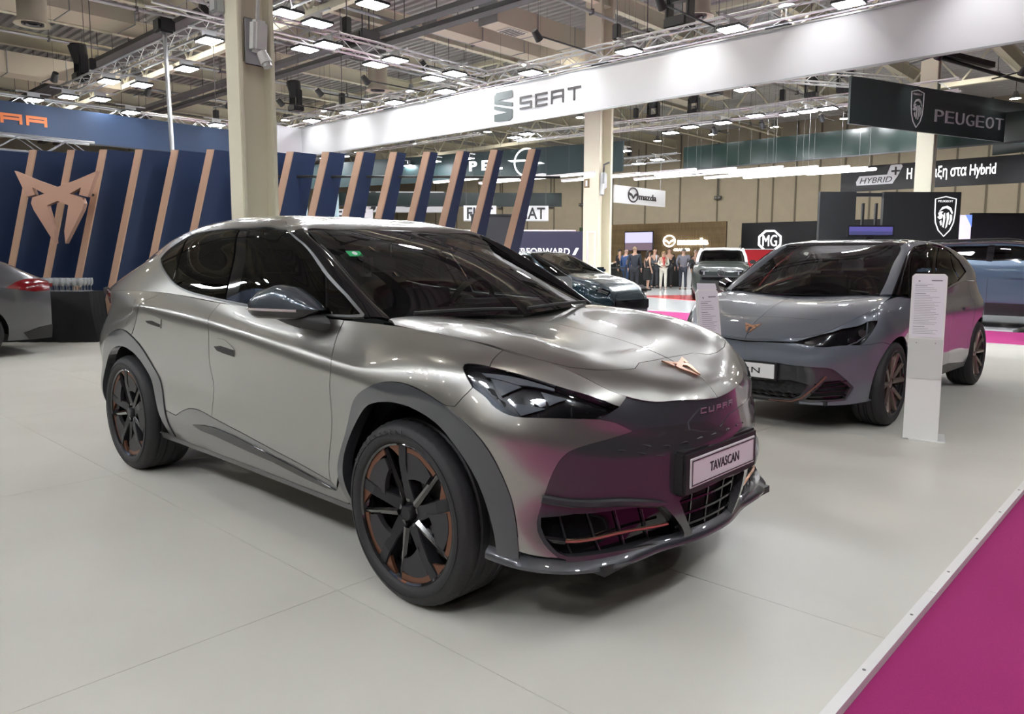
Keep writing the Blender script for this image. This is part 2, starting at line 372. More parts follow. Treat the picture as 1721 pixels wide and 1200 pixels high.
# outlines of its pieces on those surfaces (u, v in millimetres along them)
D1 = {
    'front_door': ('A', U_('3798,804 3798,782 3801,761 3808,740 3840,682 3849,661 3857,640 3862,619 3864,597 3864,576 3860,555 3836,470 3829,426 3825,383 3821,295 3818,251 3810,186 3795,100 3645,123 3538,137 3043,192 2806,215 2719,223 2724,287 2730,330 2738,372 2740,393 2738,414 2732,457 2732,478 2736,500 2754,540 2760,559 2760,579 2756,599 2729,661 2722,682 2720,704 2721,725 2725,746 2733,766 2753,804'), []),
    'rear_door': ('A', U_('2753,804 2733,766 2725,746 2721,725 2720,704 2722,682 2729,661 2756,599 2760,579 2760,559 2754,540 2736,500 2732,478 2732,457 2738,414 2740,393 2738,372 2730,330 2724,287 2719,223 2654,232 2589,237 2546,239 2502,237 2459,232 2437,228 2395,217 2354,202 2273,170 2161,182 2146,172 2138,215 2132,236 2125,256 2106,296 2084,334 2071,352 2042,385 2026,400 1992,428 1974,440 1955,450 1916,468 1854,488 1749,514 1790,528 1810,537 1830,547 1850,559 1866,574 1877,591 1881,612 1882,634 1876,682 1974,744 2034,804'), []),
    'rear_quarter_panel': ('A', U_('0,804 2034,804 1974,744 1876,682 1882,634 1881,612 1877,591 1866,574 1850,559 1830,547 1810,537 1790,528 1749,514 1686,529 1643,536 1600,542 1557,545 1492,544 1449,539 1407,532 1365,520 1345,513 1324,506 1284,489 1246,469 1209,447 1191,434 1158,406 1129,374 1102,340 1079,303 1069,284 1050,245 1035,204 1028,184 1017,142 1004,79 994,15 994,20 0,20'), []),
    'front_fender': ('A', U_('3798,804 3798,782 3801,761 3808,740 3840,682 3849,661 3857,640 3862,619 3864,597 3864,576 3860,555 3836,470 3829,426 3825,383 3821,295 3818,251 3810,186 3795,100 3825,73 3877,145 3883,188 3888,209 3900,251 3922,313 3930,333 3948,373 3969,411 3993,447 4021,480 4052,511 4085,540 4121,565 4159,587 4199,603 4220,609 4241,614 4284,621 4328,622 4350,622 4393,618 4436,610 4478,598 4519,583 4579,558 4617,565 4644,615 4671,652 4612,702 4611,711 4620,715 4652,718 4707,718 4666,804'), []),
    'headlight': ('A', U_('4671,652 4612,702 4611,711 4620,715 4652,718 4750,719 4836,723 4923,732 5051,750 5094,754 5159,755 5224,752 5185,718 5142,685 5078,672 5036,661 4995,648 4894,609 4852,597 4831,594 4810,594 4788,598 4768,605 4748,615 4731,628 4712,638'), []),
    'front_bumper_side': ('A', U_('4617,565 4644,615 4671,652 4712,638 4731,628 4748,615 4768,605 4788,598 4810,594 4831,594 4852,597 4873,602 4915,617 4995,648 5036,661 5078,672 5142,685 5182,686 5202,685 5221,681 5241,676 5279,664 5223,631 5146,590 5109,567 5092,554 5075,540 5059,525 5045,509 5031,492 5019,474 4998,436 4988,416 4971,376 4957,335 4922,209 4919,188 4922,166 4932,146 4945,129 4992,84 4930,81 4889,81 4807,86 4855,134 4848,177 4838,220 4832,241 4817,282 4800,322 4780,361 4757,398 4730,433 4700,465 4668,494 4633,521 4579,558'), []),
    'nose_side': ('A', U_('4666,804 4707,718 4793,720 4858,725 4923,732 5051,750 5094,754 5159,755 5224,752 5238,770 5265,804'), []),
    'upper_grille_band': ('A', U_('5265,804 5758,804 5758,649 5688,680 5670,688 5582,697 5517,701 5451,701 5406,698 5363,691 5341,687 5320,680 5279,664 5241,676 5221,681 5202,685 5182,686 5142,685 5185,718 5224,752'), []),
    'bumper_mask': ('A', U_('5279,664 5320,680 5341,687 5384,695 5406,698 5451,701 5517,701 5582,697 5670,688 5758,649 5758,307 5687,295 5511,282 5496,268 5533,181 5611,31 5758,25 5758,0 5018,0 5018,77 4992,84 4945,129 4932,146 4922,166 4919,188 4922,209 4927,230 4951,314 4971,376 4988,416 4998,436 5019,474 5031,492 5045,509 5059,525 5075,540 5109,567 5128,579 5146,590 5223,631'), [U_('4931,205 5047,233 5182,237 5305,249 5394,262 5429,248 5477,193 5519,134 5539,97 5549,78 5548,60 5546,24 5389,64 5104,89 5020,90 4987,108 4948,146 4932,179')]),
    'intake_back': ('A', U_('4931,205 5047,233 5182,237 5305,249 5394,262 5429,248 5477,193 5519,134 5539,97 5549,78 5548,60 5546,24 5389,64 5104,89 5020,90 4987,108 4948,146 4932,179'), []),
    'grille_back': ('A', U_('5758,307 5687,295 5511,282 5496,268 5533,181 5572,106 5611,31 5758,25'), []),
    'wheel_arch_front': ('A', U_('4864,25 4860,91 4852,156 4843,198 4832,241 4825,262 4809,302 4800,322 4780,361 4757,398 4730,433 4700,465 4668,494 4633,521 4579,558 4498,591 4457,604 4415,614 4393,618 4350,622 4306,622 4262,618 4220,609 4178,596 4139,576 4102,553 4068,526 4052,511 4021,480 3993,447 3969,411 3958,392 3938,353 3914,293 3894,230 3883,188 3880,166 3875,123 3876,80 3881,15 3920,0 3921,154 3925,198 3932,242 3938,263 3945,284 3954,304 3964,323 3976,342 3990,359 4021,390 4055,419 4090,446 4127,470 4166,489 4208,504 4251,515 4294,521 4338,521 4360,519 4404,512 4446,500 4488,485 4528,466 4547,456 4583,431 4616,402 4648,371 4663,354 4689,320 4712,282 4730,242 4754,180 4766,138 4771,116 4777,73 4782,7'), []),
    'wheel_arch_rear': ('A', U_('2142,20 2148,86 2149,129 2148,151 2143,194 2138,215 2132,236 2116,277 2096,316 2084,334 2057,369 2026,400 1992,428 1974,440 1955,450 1916,468 1875,482 1812,499 1686,529 1622,540 1557,545 1492,544 1449,539 1407,532 1365,520 1324,506 1265,479 1246,469 1209,447 1174,420 1143,391 1115,358 1090,322 1079,303 1059,265 1050,245 1035,204 1022,163 1012,121 1001,57 994,15 1098,15 1100,81 1104,124 1107,146 1112,167 1119,188 1136,228 1157,266 1183,302 1197,319 1228,350 1245,364 1279,391 1316,415 1355,435 1375,444 1416,458 1459,469 1502,476 1546,480 1589,479 1633,477 1676,472 1741,462 1784,453 1826,439 1846,431 1865,420 1883,408 1900,395 1933,365 1962,332 1976,315 1989,298 2013,261 2034,222 2043,203 2059,162 2071,120 2079,77 2086,12'), []),
    'sill_panel': ('A', U_('2161,182 2273,170 2334,195 2374,210 2416,223 2437,228 2459,232 2502,237 2524,238 2568,238 2633,234 2719,223 3043,192 3494,142 3602,129 3795,100 3825,73 3875,123 3876,80 3881,15 3841,0 3710,0 1874,0 2142,20 2146,64 2148,108 2148,151 2146,172'), []),
    'sill_blade': ('A', U_('2488,150 2594,164 2741,174 2962,166 3217,140 3509,107 3779,70 3820,65 3732,56 3528,70 3314,95 3068,107 2746,128 2578,132'), []),
    'door_handle.f': ('A', U_('2813,548 2860,563 2936,566 3006,551 3030,542 3021,518 2882,520 2822,529'), []),
    'handle_recess_shade.f': ('A', U_('2817,533 2891,541 3027,540 3023,530 3018,519 2920,520 2845,523'), []),
    'door_handle.r': ('A', U_('1972,558 2030,581 2123,582 2190,574 2180,544 2081,544 1996,550'), []),
    'handle_recess_shade.r': ('A', U_('1991,555 2072,560 2178,556 2170,547 2082,547 2012,549'), []),
    'taillight': ('A', U_('1115,739 976,769 696,804 703,749 706,731 816,669 946,673 1076,705'), []),
    'fuel_flap': ('A', U_('1430,700 1763,694 1807,584 1686,551 1540,575 1435,632'), []),
    'hood': ('B', U_('63,872 63,162 163,142 231,100 380,92 537,102 557,104 661,120 751,142 806,150 870,170 931,196 977,226 992,236 1037,282 1084,374 1126,510 1131,583 1087,664 1082,868 1080,871 1058,872'), []),
    'nose': ('B', U_('806,150 870,170 931,196 992,236 1037,282 1084,374 1126,510 1131,583 1087,664 1082,868 1080,871 1101,872 1210,872 1428,872 1425,828 1420,784 1412,741 1406,719 1399,698 1382,655 1339,569 1316,526 1290,484 1261,443 1244,423 1209,386 1169,353 1082,291 1025,246 986,219 966,207 945,195 902,175 881,167 838,153 794,143'), []),
    'window_trim': ('G', U_('1688,345 1686,375 1683,398 1679,420 1673,443 1664,464 1652,485 1638,503 1620,519 1601,533 1581,546 1560,557 1539,567 1518,575 1496,582 1474,587 1430,593 1385,594 1101,581 624,569 581,570 538,572 405,586 360,589 337,589 293,586 271,582 249,577 227,569 187,550 167,539 142,522 142,494 148,423 139,279 133,198 118,93 118,12 135,-5 269,-4 423,-8 512,-7 775,12 863,15 1017,20 1083,24 1128,28 1172,35 1216,44 1238,50 1281,64 1323,81 1364,101 1383,112 1421,136 1494,186 1568,234 1604,261 1621,276 1654,307 1669,323'), [U_('1673,350 1668,395 1664,417 1658,438 1650,458 1639,476 1626,492 1610,507 1592,520 1573,532 1553,543 1513,560 1492,566 1471,571 1450,575 1428,577 1385,578 1102,565 624,553 581,554 537,556 381,572 338,573 316,572 295,570 274,567 253,561 233,554 194,536 156,514 164,423 155,278 149,196 134,92 134,14 137,11 269,12 423,8 511,9 774,28 862,31 1016,36 1082,40 1126,44 1169,51 1212,60 1234,65 1276,79 1317,95 1356,115 1394,137 1577,260 1611,288 1627,302')]),
    'quarter_glass.front': ('G', U_('151,196 134,92 134,34 134,14 155,12 269,14'), []),
    'front_door_glass': ('G', U_('623,552 241,552 164,514 168,419 154,216 280,15 439,9 649,21 732,28 689,186 646,392'), []),
    'rear_door_glass': ('G', U_('752,553 1069,560 1308,569 1463,558 1396,404 1359,238 1340,162 1325,105 1239,69 1111,45 913,35 823,32 791,184 765,397'), []),
    'quarter_glass.rear': ('G', U_('1486,552 1549,529 1633,460 1657,346 1602,289 1466,192 1364,124 1384,264 1426,422'), []),
    'window_backing': ('G', U_('1671,351 1666,395 1662,416 1656,437 1648,457 1638,474 1624,491 1609,505 1591,519 1572,530 1552,541 1532,550 1492,564 1471,569 1450,573 1428,575 1385,576 1102,563 624,551 581,552 537,554 381,570 338,571 316,570 295,568 274,565 254,560 234,553 195,534 158,513 166,423 157,278 151,196 136,92 136,15 138,13 269,14 445,10 511,11 774,30 862,33 1016,38 1082,42 1126,46 1169,53 1191,57 1233,67 1275,80 1316,97 1355,117 1393,139 1484,201 1558,249 1593,275 1626,304'), []),
    'a_pillar': ('G', U_('0,0 0,519 16,530 107,498 156,514 164,423 149,196 134,92 134,0'), []),
    'body_side_upper': ('G', U_('0,519 15,535 56,544 76,549 96,556 115,565 152,586 206,620 242,640 261,648 281,654 301,658 321,660 364,661 407,659 2781,659 2781,44 2781,0 134,0 134,92 149,196 164,423 156,514 107,498 16,530'), []),
    'dlo_hole': ('G', U_('1673,350 1668,395 1664,417 1658,438 1650,458 1639,476 1626,492 1610,507 1592,520 1573,532 1553,543 1513,560 1492,566 1471,571 1450,575 1428,577 1385,578 1102,565 624,553 581,554 537,556 381,572 338,573 316,572 295,570 274,567 253,561 233,554 194,536 156,514 164,423 155,278 149,196 134,92 134,14 137,11 269,12 423,8 511,9 774,28 862,31 1016,36 1082,40 1126,44 1169,51 1212,60 1234,65 1276,79 1317,95 1356,115 1394,137 1577,260 1611,288 1627,302'), []),
    'roof': ('G', U_('0,519 15,535 56,544 76,549 96,556 115,565 152,586 206,620 242,640 261,648 281,654 301,658 321,660 364,661 407,659 2781,659 2781,1195 2759,1195 0,1195'), []),
    'led.a': ('A', U_('4722,690 4753,698 4845,693 4773,651'), []),
    'led.b': ('A', U_('4917,704 5019,720 5004,708 4957,674'), []),
    'led.c': ('A', U_('4811,637 4942,660 4853,605'), []),
    'led.lens': ('A', U_('4898,663 4907,679 4941,686 4944,670 4923,656'), []),
    'led.strip': ('A', U_('4686,698 4961,732 4965,725 4825,693 4707,690'), []),
}

# ------------------------------------------------------------------ the silver coupe crossover in front
PAINT = mat('warm silver metallic paint', (.30, .295, .276), rough=.29, metal=.8, coat=1.0, coat_rough=.01)
GREY_PAINT = mat('graphite satin cladding paint', (.050, .054, .062), rough=.35, metal=.3, coat=1.0)
GLOSS_BLACK = mat('gloss black plastic', (.006, .006, .007), rough=.06)
DARK_MASK = mat('gloss dark grey bumper mask', (.035, .036, .039), rough=.3, coat=1.0, coat_rough=.02)
MATT_BLACK = mat('matt black plastic', (.012, .012, .013), rough=.55)
RUBBER = mat('tyre rubber', (.016, .016, .018), rough=.62, bump=.15, nscale=60)
WHEEL_DARK = mat('satin dark wheel paint', (.028, .028, .032), rough=.38, metal=.6)
WHEEL_GLOSS = mat('gloss black wheel paint', (.008, .008, .009), rough=.08, coat=1.0)
COPPER = mat('brushed copper', (.17, .075, .045), rough=.42, metal=.6)
LIGHT_COPPER = mat('pale copper badge metal', (.72, .42, .27), rough=.28, metal=.9)
CHROME = mat('dark satin trim metal', (.13, .135, .14), rough=.35, metal=.7)
STEEL = mat('bare steel', (.35, .35, .36), rough=.4, metal=.9)
GL_DARK = glass('privacy tinted car glass', (.05, .055, .055), 1.55)
GL_SIDE = glass('side window glass', (.30, .36, .34), 1.5)
GL_WIND = glass('windscreen glass', (.55, .64, .60), 1.5)
GL_LAMP = glass('clear lamp cover', (.82, .84, .86), 1.45)
INTER = mat('charcoal cabin trim', (.035, .035, .037), rough=.75)
INTER2 = mat('dark grey seat fabric', (.06, .058, .056), rough=.85)
WHITE_P = mat('white printed plate', (.80, .80, .81), rough=.35)
BLACK_P = mat('black print', (.015, .015, .017), rough=.5)
RED_LENS = mat('red lamp lens', (.15, .004, .008), rough=.12)
LAMP_IN = mat('lamp reflector metal', (.45, .46, .48), rough=.15, metal=1.0)
LED_GLASS = mat('frosted led element', (.26, .28, .31), rough=.12, coat=1)
GREEN_ST = mat('green sticker', (.04, .45, .16), rough=.6)
def annulus(mb, r0, r1, a0, a1, y0, y1, s, n=10, f0=None, f1=None):
    """ring sector plate between heights y0 (inner face) and y1 (outer face); angles in degrees seen from outside"""
    V = []; F = []
    for i in range(n+1):
        a = math.radians(a0+(a1-a0)*i/n); q0 = r0 if f0 is None else f0(i/n); q1 = r1 if f1 is None else f1(i/n)
        for r in (q0, q1):
            for h in (y0, y1): V.append((r*math.cos(a), s*h, r*math.sin(a)))
    for i in range(n):
        b = i*4; c = b+4
        F += [(b+1, b+3, c+3, c+1), (b, c, c+2, b+2), (b, b+1, c+1, c), (b+2, c+2, c+3, b+3)]
    F += [(0, 2, 3, 1), (n*4, n*4+1, n*4+3, n*4+2)]
    mb.add(V, F)
def make_wheel(parent, loc, rz, R, r, width, style, hubmat, copper, tyre_text=None):
    """wheel whose outer face looks along local -y; part of a car"""
    w = bpy.data.objects.new('wheel', None); link(w, parent); w.location = loc; w.rotation_euler = (0, 0, rz)
    W2 = width
    prof = [(r-.012, .012), (r+.004, -.012), (r+.012, -.020), (r+.03, -.024), (R-.045, -.020), (R-.022, -.012), (R-.010, 0), (R-.003, .018)]
    n = 112; mb = MB(); tread = []
    for k, y in enumerate((.026, .050, .056, .062, .092, .098, .104, W2*.5)):
        tread.append((R if k not in (2, 5) else R-.008, y))
    full = prof+tread; full = full+[(q, W2-y) for q, y in full[::-1][1:]]
    mb.lathe(full, n)
    m = len(full)
    for i in range(n):                     # cross grooves in the shoulder blocks
        if i % 2 == 0:
            for q in (6, 7, 8, 9): x, y, z = mb.V[i*m+q]; L = math.hypot(x, z); f = (L-.006)/L; mb.V[i*m+q] = (x*f, y, z*f)
    ty = mb.build('tyre', RUBBER, w, smooth=True)
    # sidewall ribs
    mb = MB(); mb.tube([((r+.040)*math.cos(a), -.023, (r+.040)*math.sin(a)) for a in np.linspace(0, 2*math.pi, 64, endpoint=False)], .0022, 4, True).build('bead_ring', RUBBER, ty)
    if tyre_text:
        rr = (r+R)/2+.002
        for k, ch in enumerate(tyre_text):
            a = math.radians(150-k*6.2)
            o = Vector((rr*math.cos(a), -.024, rr*math.sin(a))); rad = Vector((math.cos(a), 0, math.sin(a)))
            text(ch, 'tyre_letter', mat('tyre lettering', (.05, .05, .053), rough=.5), frame(o, Vector((math.sin(a), 0, -math.cos(a))), rad), h=.020 if ch in 'Ctl' else .015, depth=.003, parent=ty)
    mb = MB(); mb.lathe([(r-.010, -.004), (r-.002, -.010), (r+.004, -.006), (r-.006, .004), (r-.022, .03), (r-.03, .12), (r-.02, W2-.02), (r+.003, W2-.01)], 64).build('rim_barrel', WHEEL_GLOSS, w, smooth=True)
    mb = MB(); mb.lathe([(.03, .11), (.165, .11), (.165, .125), (.03, .125)], 40).build('brake_disc', STEEL, w, smooth=True)
    MB().box((-.13, .10, .05), (.08, .07, .17)).build('brake_caliper', MATT_BLACK, w, bevel=.012)
    if style == 'turbine':
        for k in range(5):
            A0 = 92-72*k
            c_, s_ = math.cos(math.radians(A0)), math.sin(math.radians(A0)); rad = Vector((c_, 0, s_)); tan = Vector((s_, 0, -c_))   # tan: clockwise seen from outside
            mb = MB()
            V = []
            for rr_, off, hw, y in ((.045, .012, .030, .018), (.12, .006, .024, .004), (.20, .0, .023, -.006), (r-.008, -.004, .024, -.002)):
                p = rad*rr_+tan*off
                V += [p-tan*hw+Vector((0, y, 0)), p+tan*hw+Vector((0, y, 0)), p+tan*hw*1.3+Vector((0, y+.05, 0)), p-tan*hw*1.3+Vector((0, y+.05, 0))]
            F = []
            for i in range(3):
                b = i*4
                F += [(b+j, b+(j+1) % 4, b+4+(j+1) % 4, b+4+j) for j in range(4)]
            mb.add(V, F+[(0, 3, 2, 1), (12, 13, 14, 15)]).build('spoke', WHEEL_DARK, w, bevel=.003)
            mb = MB(); annulus(mb, .11, r-.030, A0-42, A0-6, .022, -.001, 1, 10, f0=lambda t: .135+.05*(1-t), f1=lambda t: r-.045+.02*math.sin(min(1, t*1.2)*math.pi*.5)*(1-t*.4))
            mb.build('aero_blade', mat('matt grey wheel blade', (.033, .032, .035), rough=.5, metal=.3), w)
            mb = MB(); annulus(mb, .2, r-.006, A0-44, A0-5, .016, .001, 1, 12, f0=lambda t: r-.034-.045*t**3, f1=lambda t: r-.006)
            mb.build('copper_insert', copper, w)
            mb = MB(); annulus(mb, .2, r-.006, A0+6, A0+20, .016, .002, 1, 6, f0=lambda t: r-.06+.05*t, f1=lambda t: r-.006)
            mb.build('copper_insert', copper, w)
            a = math.radians(A0-48); d2 = Vector((math.cos(a), 0, math.sin(a))); t2 = Vector((math.sin(a), 0, -math.cos(a)))
            mb = MB(); mb.rod(d2*.06+Vector((0, .022, 0)), d2*(r-.012)+t2*-.01+Vector((0, .012, 0)), .017, 6, .011).build('glossy_spoke', WHEEL_GLOSS, w)
        for k in range(5):
            a = math.radians(20+72*k); MB().rod((.055*math.cos(a), .016, .055*math.sin(a)), (.055*math.cos(a), .045, .055*math.sin(a)), .012, 8).build('wheel_bolt', WHEEL_GLOSS, w)
        MB().lathe([(.0, -.0), (.026, .0), (.031, .006), (.034, .03), (.07, .045), (.075, .09)], 32).build('hub_cap', WHEEL_DARK, w, smooth=True)
    else:
        for k in range(5):
            A0 = 90+72*k
            for da in (-11, 11):
                a = math.radians(A0+da); a2 = math.radians(A0+da*1.5); d1 = Vector((math.cos(a), 0, math.sin(a))); d2 = Vector((math.cos(a2), 0, math.sin(a2)))
                MB().rod(d1*.05+Vector((0, .03, 0)), d2*(r-.01)+Vector((0, .004, 0)), .022, 6, .024).build('spoke', hubmat, w)
            mb = MB(); annulus(mb, .15, r-.008, A0-17, A0+17, .03, .008, 1, 8, f0=lambda t: r-.045-.05*abs(t-.5)); mb.build('rim_plate', hubmat, w)
        MB().lathe([(.0, .012), (.03, .012), (.045, .02), (.07, .04), (.075, .09)], 24).build('hub_cap', hubmat, w, smooth=True)
    return w
def emblem_poly():
    R_ = [(303, 283), (400, 248), (508, 203), (480, 270), (456, 331), (413, 320), (425, 283), (366, 315), (428, 334), (436, 362), (425, 395), (330, 562), (328, 500), (356, 372), (303, 350)]
    R_ = [((x-303)/205, -(y-370)/205) for x, y in R_]
    return R_, [(-x, y) for x, y in R_[::-1]]
def emblem(name, fr, size, h, m, parent):
    a, b = emblem_poly(); mb = MB()
    for P in (a, b): mb.prism([(x*size, y*size) for x, y in P], h, fr)
    return mb.build(name, m, parent)
def steering_wheel(parent, c, R=.18, tilt=0.4):
    m = Matrix.Translation(c) @ Matrix.Rotation(-math.pi/2+tilt, 4, 'Y')
    P = [m @ Vector((R*math.cos(a), R*.95*math.sin(a), 0)) for a in np.linspace(0, 2*math.pi, 32, endpoint=False)]
    o = MB().tube(P, .016, 8, True).build('steering_wheel', MATT_BLACK, parent, smooth=True)
    mb = MB(); mb.prism([(R*.36*math.cos(a), R*.42*math.sin(a)) for a in np.linspace(0, 2*math.pi, 20, endpoint=False)], .05, m)
    mb.build('steering_hub', MATT_BLACK, o)
    for a in (0.0, math.pi/2, -math.pi/2):
        MB().rod(m @ Vector((0, 0, .02)), m @ Vector((-R*.97*math.cos(a), R*.93*math.sin(a), .005)), .014, 6).build('steering_spoke', MATT_BLACK, o)
def seat(parent, x, y, z, m=None, w=.50, name='seat'):
    m = m or INTER2
    o = MB().box((x, y, z+.08), (.52, w, .16)).build(name, m, parent, bevel=.05)
    R_ = Matrix.Rotation(-.22, 3, 'Y')
    MB().box((x-.30, y, z+.42), (.15, w*.94, .62), R_).build('seat_backrest', m, o, bevel=.05)
    MB().box((x-.385, y, z+.80), (.10, w*.5, .17), R_).build('headrest', m, o, bevel=.04)
    for s in (-.05, .05): MB().rod((x-.37, y+s, z+.65), (x-.385, y+s, z+.76), .007, 6).build('headrest_post', STEEL, o)
def build_coupe():
    root = thing('car', 'silver coupe crossover with copper-edged dark wheels, biggest car, nearest the camera', 'car')
    B_ = Body(root, {'A': (PA, -1), 'B': (PB, -1), 'G': (PG, 1), 'W': (PW, 1)}, D1)
    p = B_.panel
    p('front_door', 'front_door', PAINT); p('rear_door', 'rear_door', PAINT); p('front_fender', 'front_fender', PAINT)
    p('rear_quarter_panel', 'rear_quarter_panel', PAINT, holes=[D1['taillight'][1]])
    p('front_bumper_side', 'front_bumper_side', PAINT, gap=.001)
    p('nose_side', 'nose_side', PAINT, gap=.001)
    p('hood', 'hood', PAINT, side='both'); p('nose', 'nose_panel', PAINT, side='both', gap=.001, thick=.03)
    p('upper_grille_band', 'upper_grille_band', mat('blue grey band paint', (.06, .066, .075), rough=.3, metal=.3, coat=1), side='both', off=-.004, gap=0, thick=.006)
    p('bumper_mask', 'bumper_mask', DARK_MASK, side='both', sp=.025, gap=0, thick=.05)
    p('wheel_arch_front', 'wheel_arch_trim', GREY_PAINT, off=.006, gap=.001, thick=.05)
    p('wheel_arch_rear', 'wheel_arch_trim', GREY_PAINT, off=.006, gap=.001, thick=.05)
    p('sill_panel', 'sill_panel', mat('grey sill paint', (.15, .15, .148), rough=.4, metal=.45, coat=1.0))
    p('sill_blade', 'sill_blade', GLOSS_BLACK, off=.006, gap=0)
    p('fuel_flap', 'fuel_flap', PAINT, side='r', off=.0015, gap=.001, thick=.004)
    for k, pn in (('f', 'front'), ('r', 'rear')):
        hs = p('door_handle.'+k, 'door_handle', PAINT, off=.004, gap=0, thick=.01, sp=.015)
        for o, sd in zip(hs, 'lr'): p('handle_recess_shade.'+k, 'handle_recess_shade', MATT_BLACK, parent=o, side=sd, off=.006, gap=0, sp=.02)  # dark patch laid over the handle, paints the shade of its recess
    p('body_side_upper', 'body_side_upper', PAINT, holes=[D1['dlo_hole'][1]], gap=.001)
    p('roof', 'roof', PAINT, side='both', gap=.001)
    p('a_pillar', 'windscreen_pillar', GLOSS_BLACK, gap=.001, off=.001)
    tr = p('window_trim', 'window_trim', CHROME, off=.006, gap=0, thick=.012)
    p('front_door_glass', 'front_door_glass', GL_SIDE, off=.001, gap=0, flange=False)
    p('rear_door_glass', 'rear_door_glass', GL_DARK, off=.001, gap=0, flange=False)
    p('quarter_glass.front', 'quarter_glass', GL_DARK, off=.001, gap=0, flange=False); p('quarter_glass.rear', 'quarter_glass', GL_DARK, off=.001, gap=0, flange=False)
    # black window pillars
    hl = [D1[k][1] for k in ('front_door_glass', 'rear_door_glass', 'quarter_glass.front', 'quarter_glass.rear')]
    p('window_backing', 'window_pillars', GLOSS_BLACK, holes=hl, off=-.004, gap=0, thick=.01)
    tl = p('taillight', 'taillight', RED_LENS, off=.012, gap=0, thick=.03, sp=.015)
    # windscreen
    U, V_ = PW.U, PW.V
    ol = [(a*U, b*V_) for a, b in [(0, 0)]+[(k/14, 0) for k in range(1, 15)]+[(1, k/14) for k in range(1, 15)]+[(1-k/14, 1) for k in range(1, 15)]+[(0, 1-k/14) for k in range(1, 14)]]
    D1['windscreen'] = ('W', ol, []); ws = p('windscreen', 'windscreen', GL_WIND, side='both', gap=0, sp=.06, flange=False)[0]
    fr_o = inset(ol, .035).tolist()
    band = [(0, 0), (.085*U, 0)]+[(.085*U+.02*U*math.sin(math.pi/2*k/8), V_*k/8) for k in range(1, 9)]+[(0, V_)]
    D1['frit'] = ('W', band, []); p('frit', 'windscreen_frit', mat('black ceramic border', (.008, .008, .009), rough=.25), parent=ws, side='both', off=-.003, gap=0, sp=.05)
    sb = [(.0, 0), (U, 0), (U, .055), (.0, .055)]; D1['frit_side'] = ('W', sb, []); p('frit_side', 'windscreen_frit', MATS['black ceramic border'], parent=ws, off=-.003, gap=0, sp=.04)
    tb = [(.955*U, 0), (U, 0), (U, V_), (.94*U, V_)]; D1['frit_top'] = ('W', tb, []); p('frit_top', 'windscreen_frit', MATS['black ceramic border'], parent=ws, side='both', off=-.003, gap=0, sp=.04)
    # sticker on the screen, wipers
    c = PW.ev(np.array([.655*U]), np.array([.20*V_]))[0]*np.array([1, -1, 1])
    n = PW.nrm(np.array([.655*U]), np.array([.20*V_]))[0]*np.array([1, -1, 1]); fx = frame(c+n*.004, Vector((0, 1, 0)), Vector((-.8, .0, .55)))
    st = MB().prism([(-.04, -.022), (.04, -.022), (.04, .022), (-.04, .022)], .002, fx).build('windscreen_sticker', GREEN_ST, root); st['label'] = 'small green sticker with white disc'
    MB().prism([(.014*math.cos(a), .014*math.sin(a)) for a in np.linspace(0, 6.28, 16, endpoint=False)], .002, fx @ Matrix.Translation((0, 0, .002))).build('sticker_disc', WHITE_P, st)
    for y0, y1 in ((-.60, -.06), (.02, .60)):
        P = []
        for k in range(9):
            y = y0+(y1-y0)*k/8; q = [np.array([(.015+.012*math.sin(k/8*3.1))*U]), np.array([(1-abs(y)/.70)*V_])]
            c = PW.ev(*q)[0]; nn = PW.nrm(*q)[0]; c = c+nn*.022; P.append((c[0], math.copysign(c[1], y), c[2]))
        MB().tube(P, .009, 6).build('wiper', MATT_BLACK, root, smooth=True)
    MB().tube([(-.34, y, 1.082) for y in np.linspace(-.66, .66, 12)], .02, 6).build('wiper_cowl', MATT_BLACK, root)
    # headlights: dark housing, led triangles, clear cover
    ou = np.array(D1['headlight'][1])
    hous = p('headlight', 'headlight', mat('lamp housing black', (.012, .012, .014), rough=.25, coat=.5), off=-.035, gap=.0, thick=.02, sp=.03)
    cov = []
    for o, sd in zip(hous, 'lr'): cov += p('headlight', 'lamp_cover', GL_LAMP, parent=o, side=sd, gap=.001, thick=.03, sp=.03)
    for k, (key) in enumerate(('led.a', 'led.b', 'led.c')):
        for o, sd in zip(hous, 'lr'): p(key, 'led_triangle', LED_GLASS, parent=o, side=sd, off=-.018, gap=0, thick=.012, sp=.02)
    for o, sd in zip(hous, 'lr'): p('led.lens', 'projector_lens', LAMP_IN, parent=o, side=sd, off=-.016, gap=0, thick=.012, sp=.02); p('led.strip', 'daylight_strip', LED_GLASS, parent=o, side=sd, off=-.012, gap=0, thick=.01, sp=.02)
    # lower intakes with louvre plates and copper blade
    p('intake_back', 'intake_backing', GLOSS_BLACK, off=-.05, gap=-.004, flange=False); p('grille_back', 'grille_backing', mat('deep black mesh', (.004, .004, .004), rough=.7), side='both', off=-.08, gap=-.004, flange=False)
    inb = np.array(D1['intake_back'][1]); ul, uh = inb[:, 0].min(), inb[:, 0].max(); vl, vh = inb[:, 1].min(), inb[:, 1].max()
    def on(u, v, off, sd):
        c = PA.ev(np.array([u]), np.array([v]))[0]-PA.nrm(np.array([u]), np.array([v]))[0]*off
        return c if sd == 'l' else c*np.array([1, -1, 1])
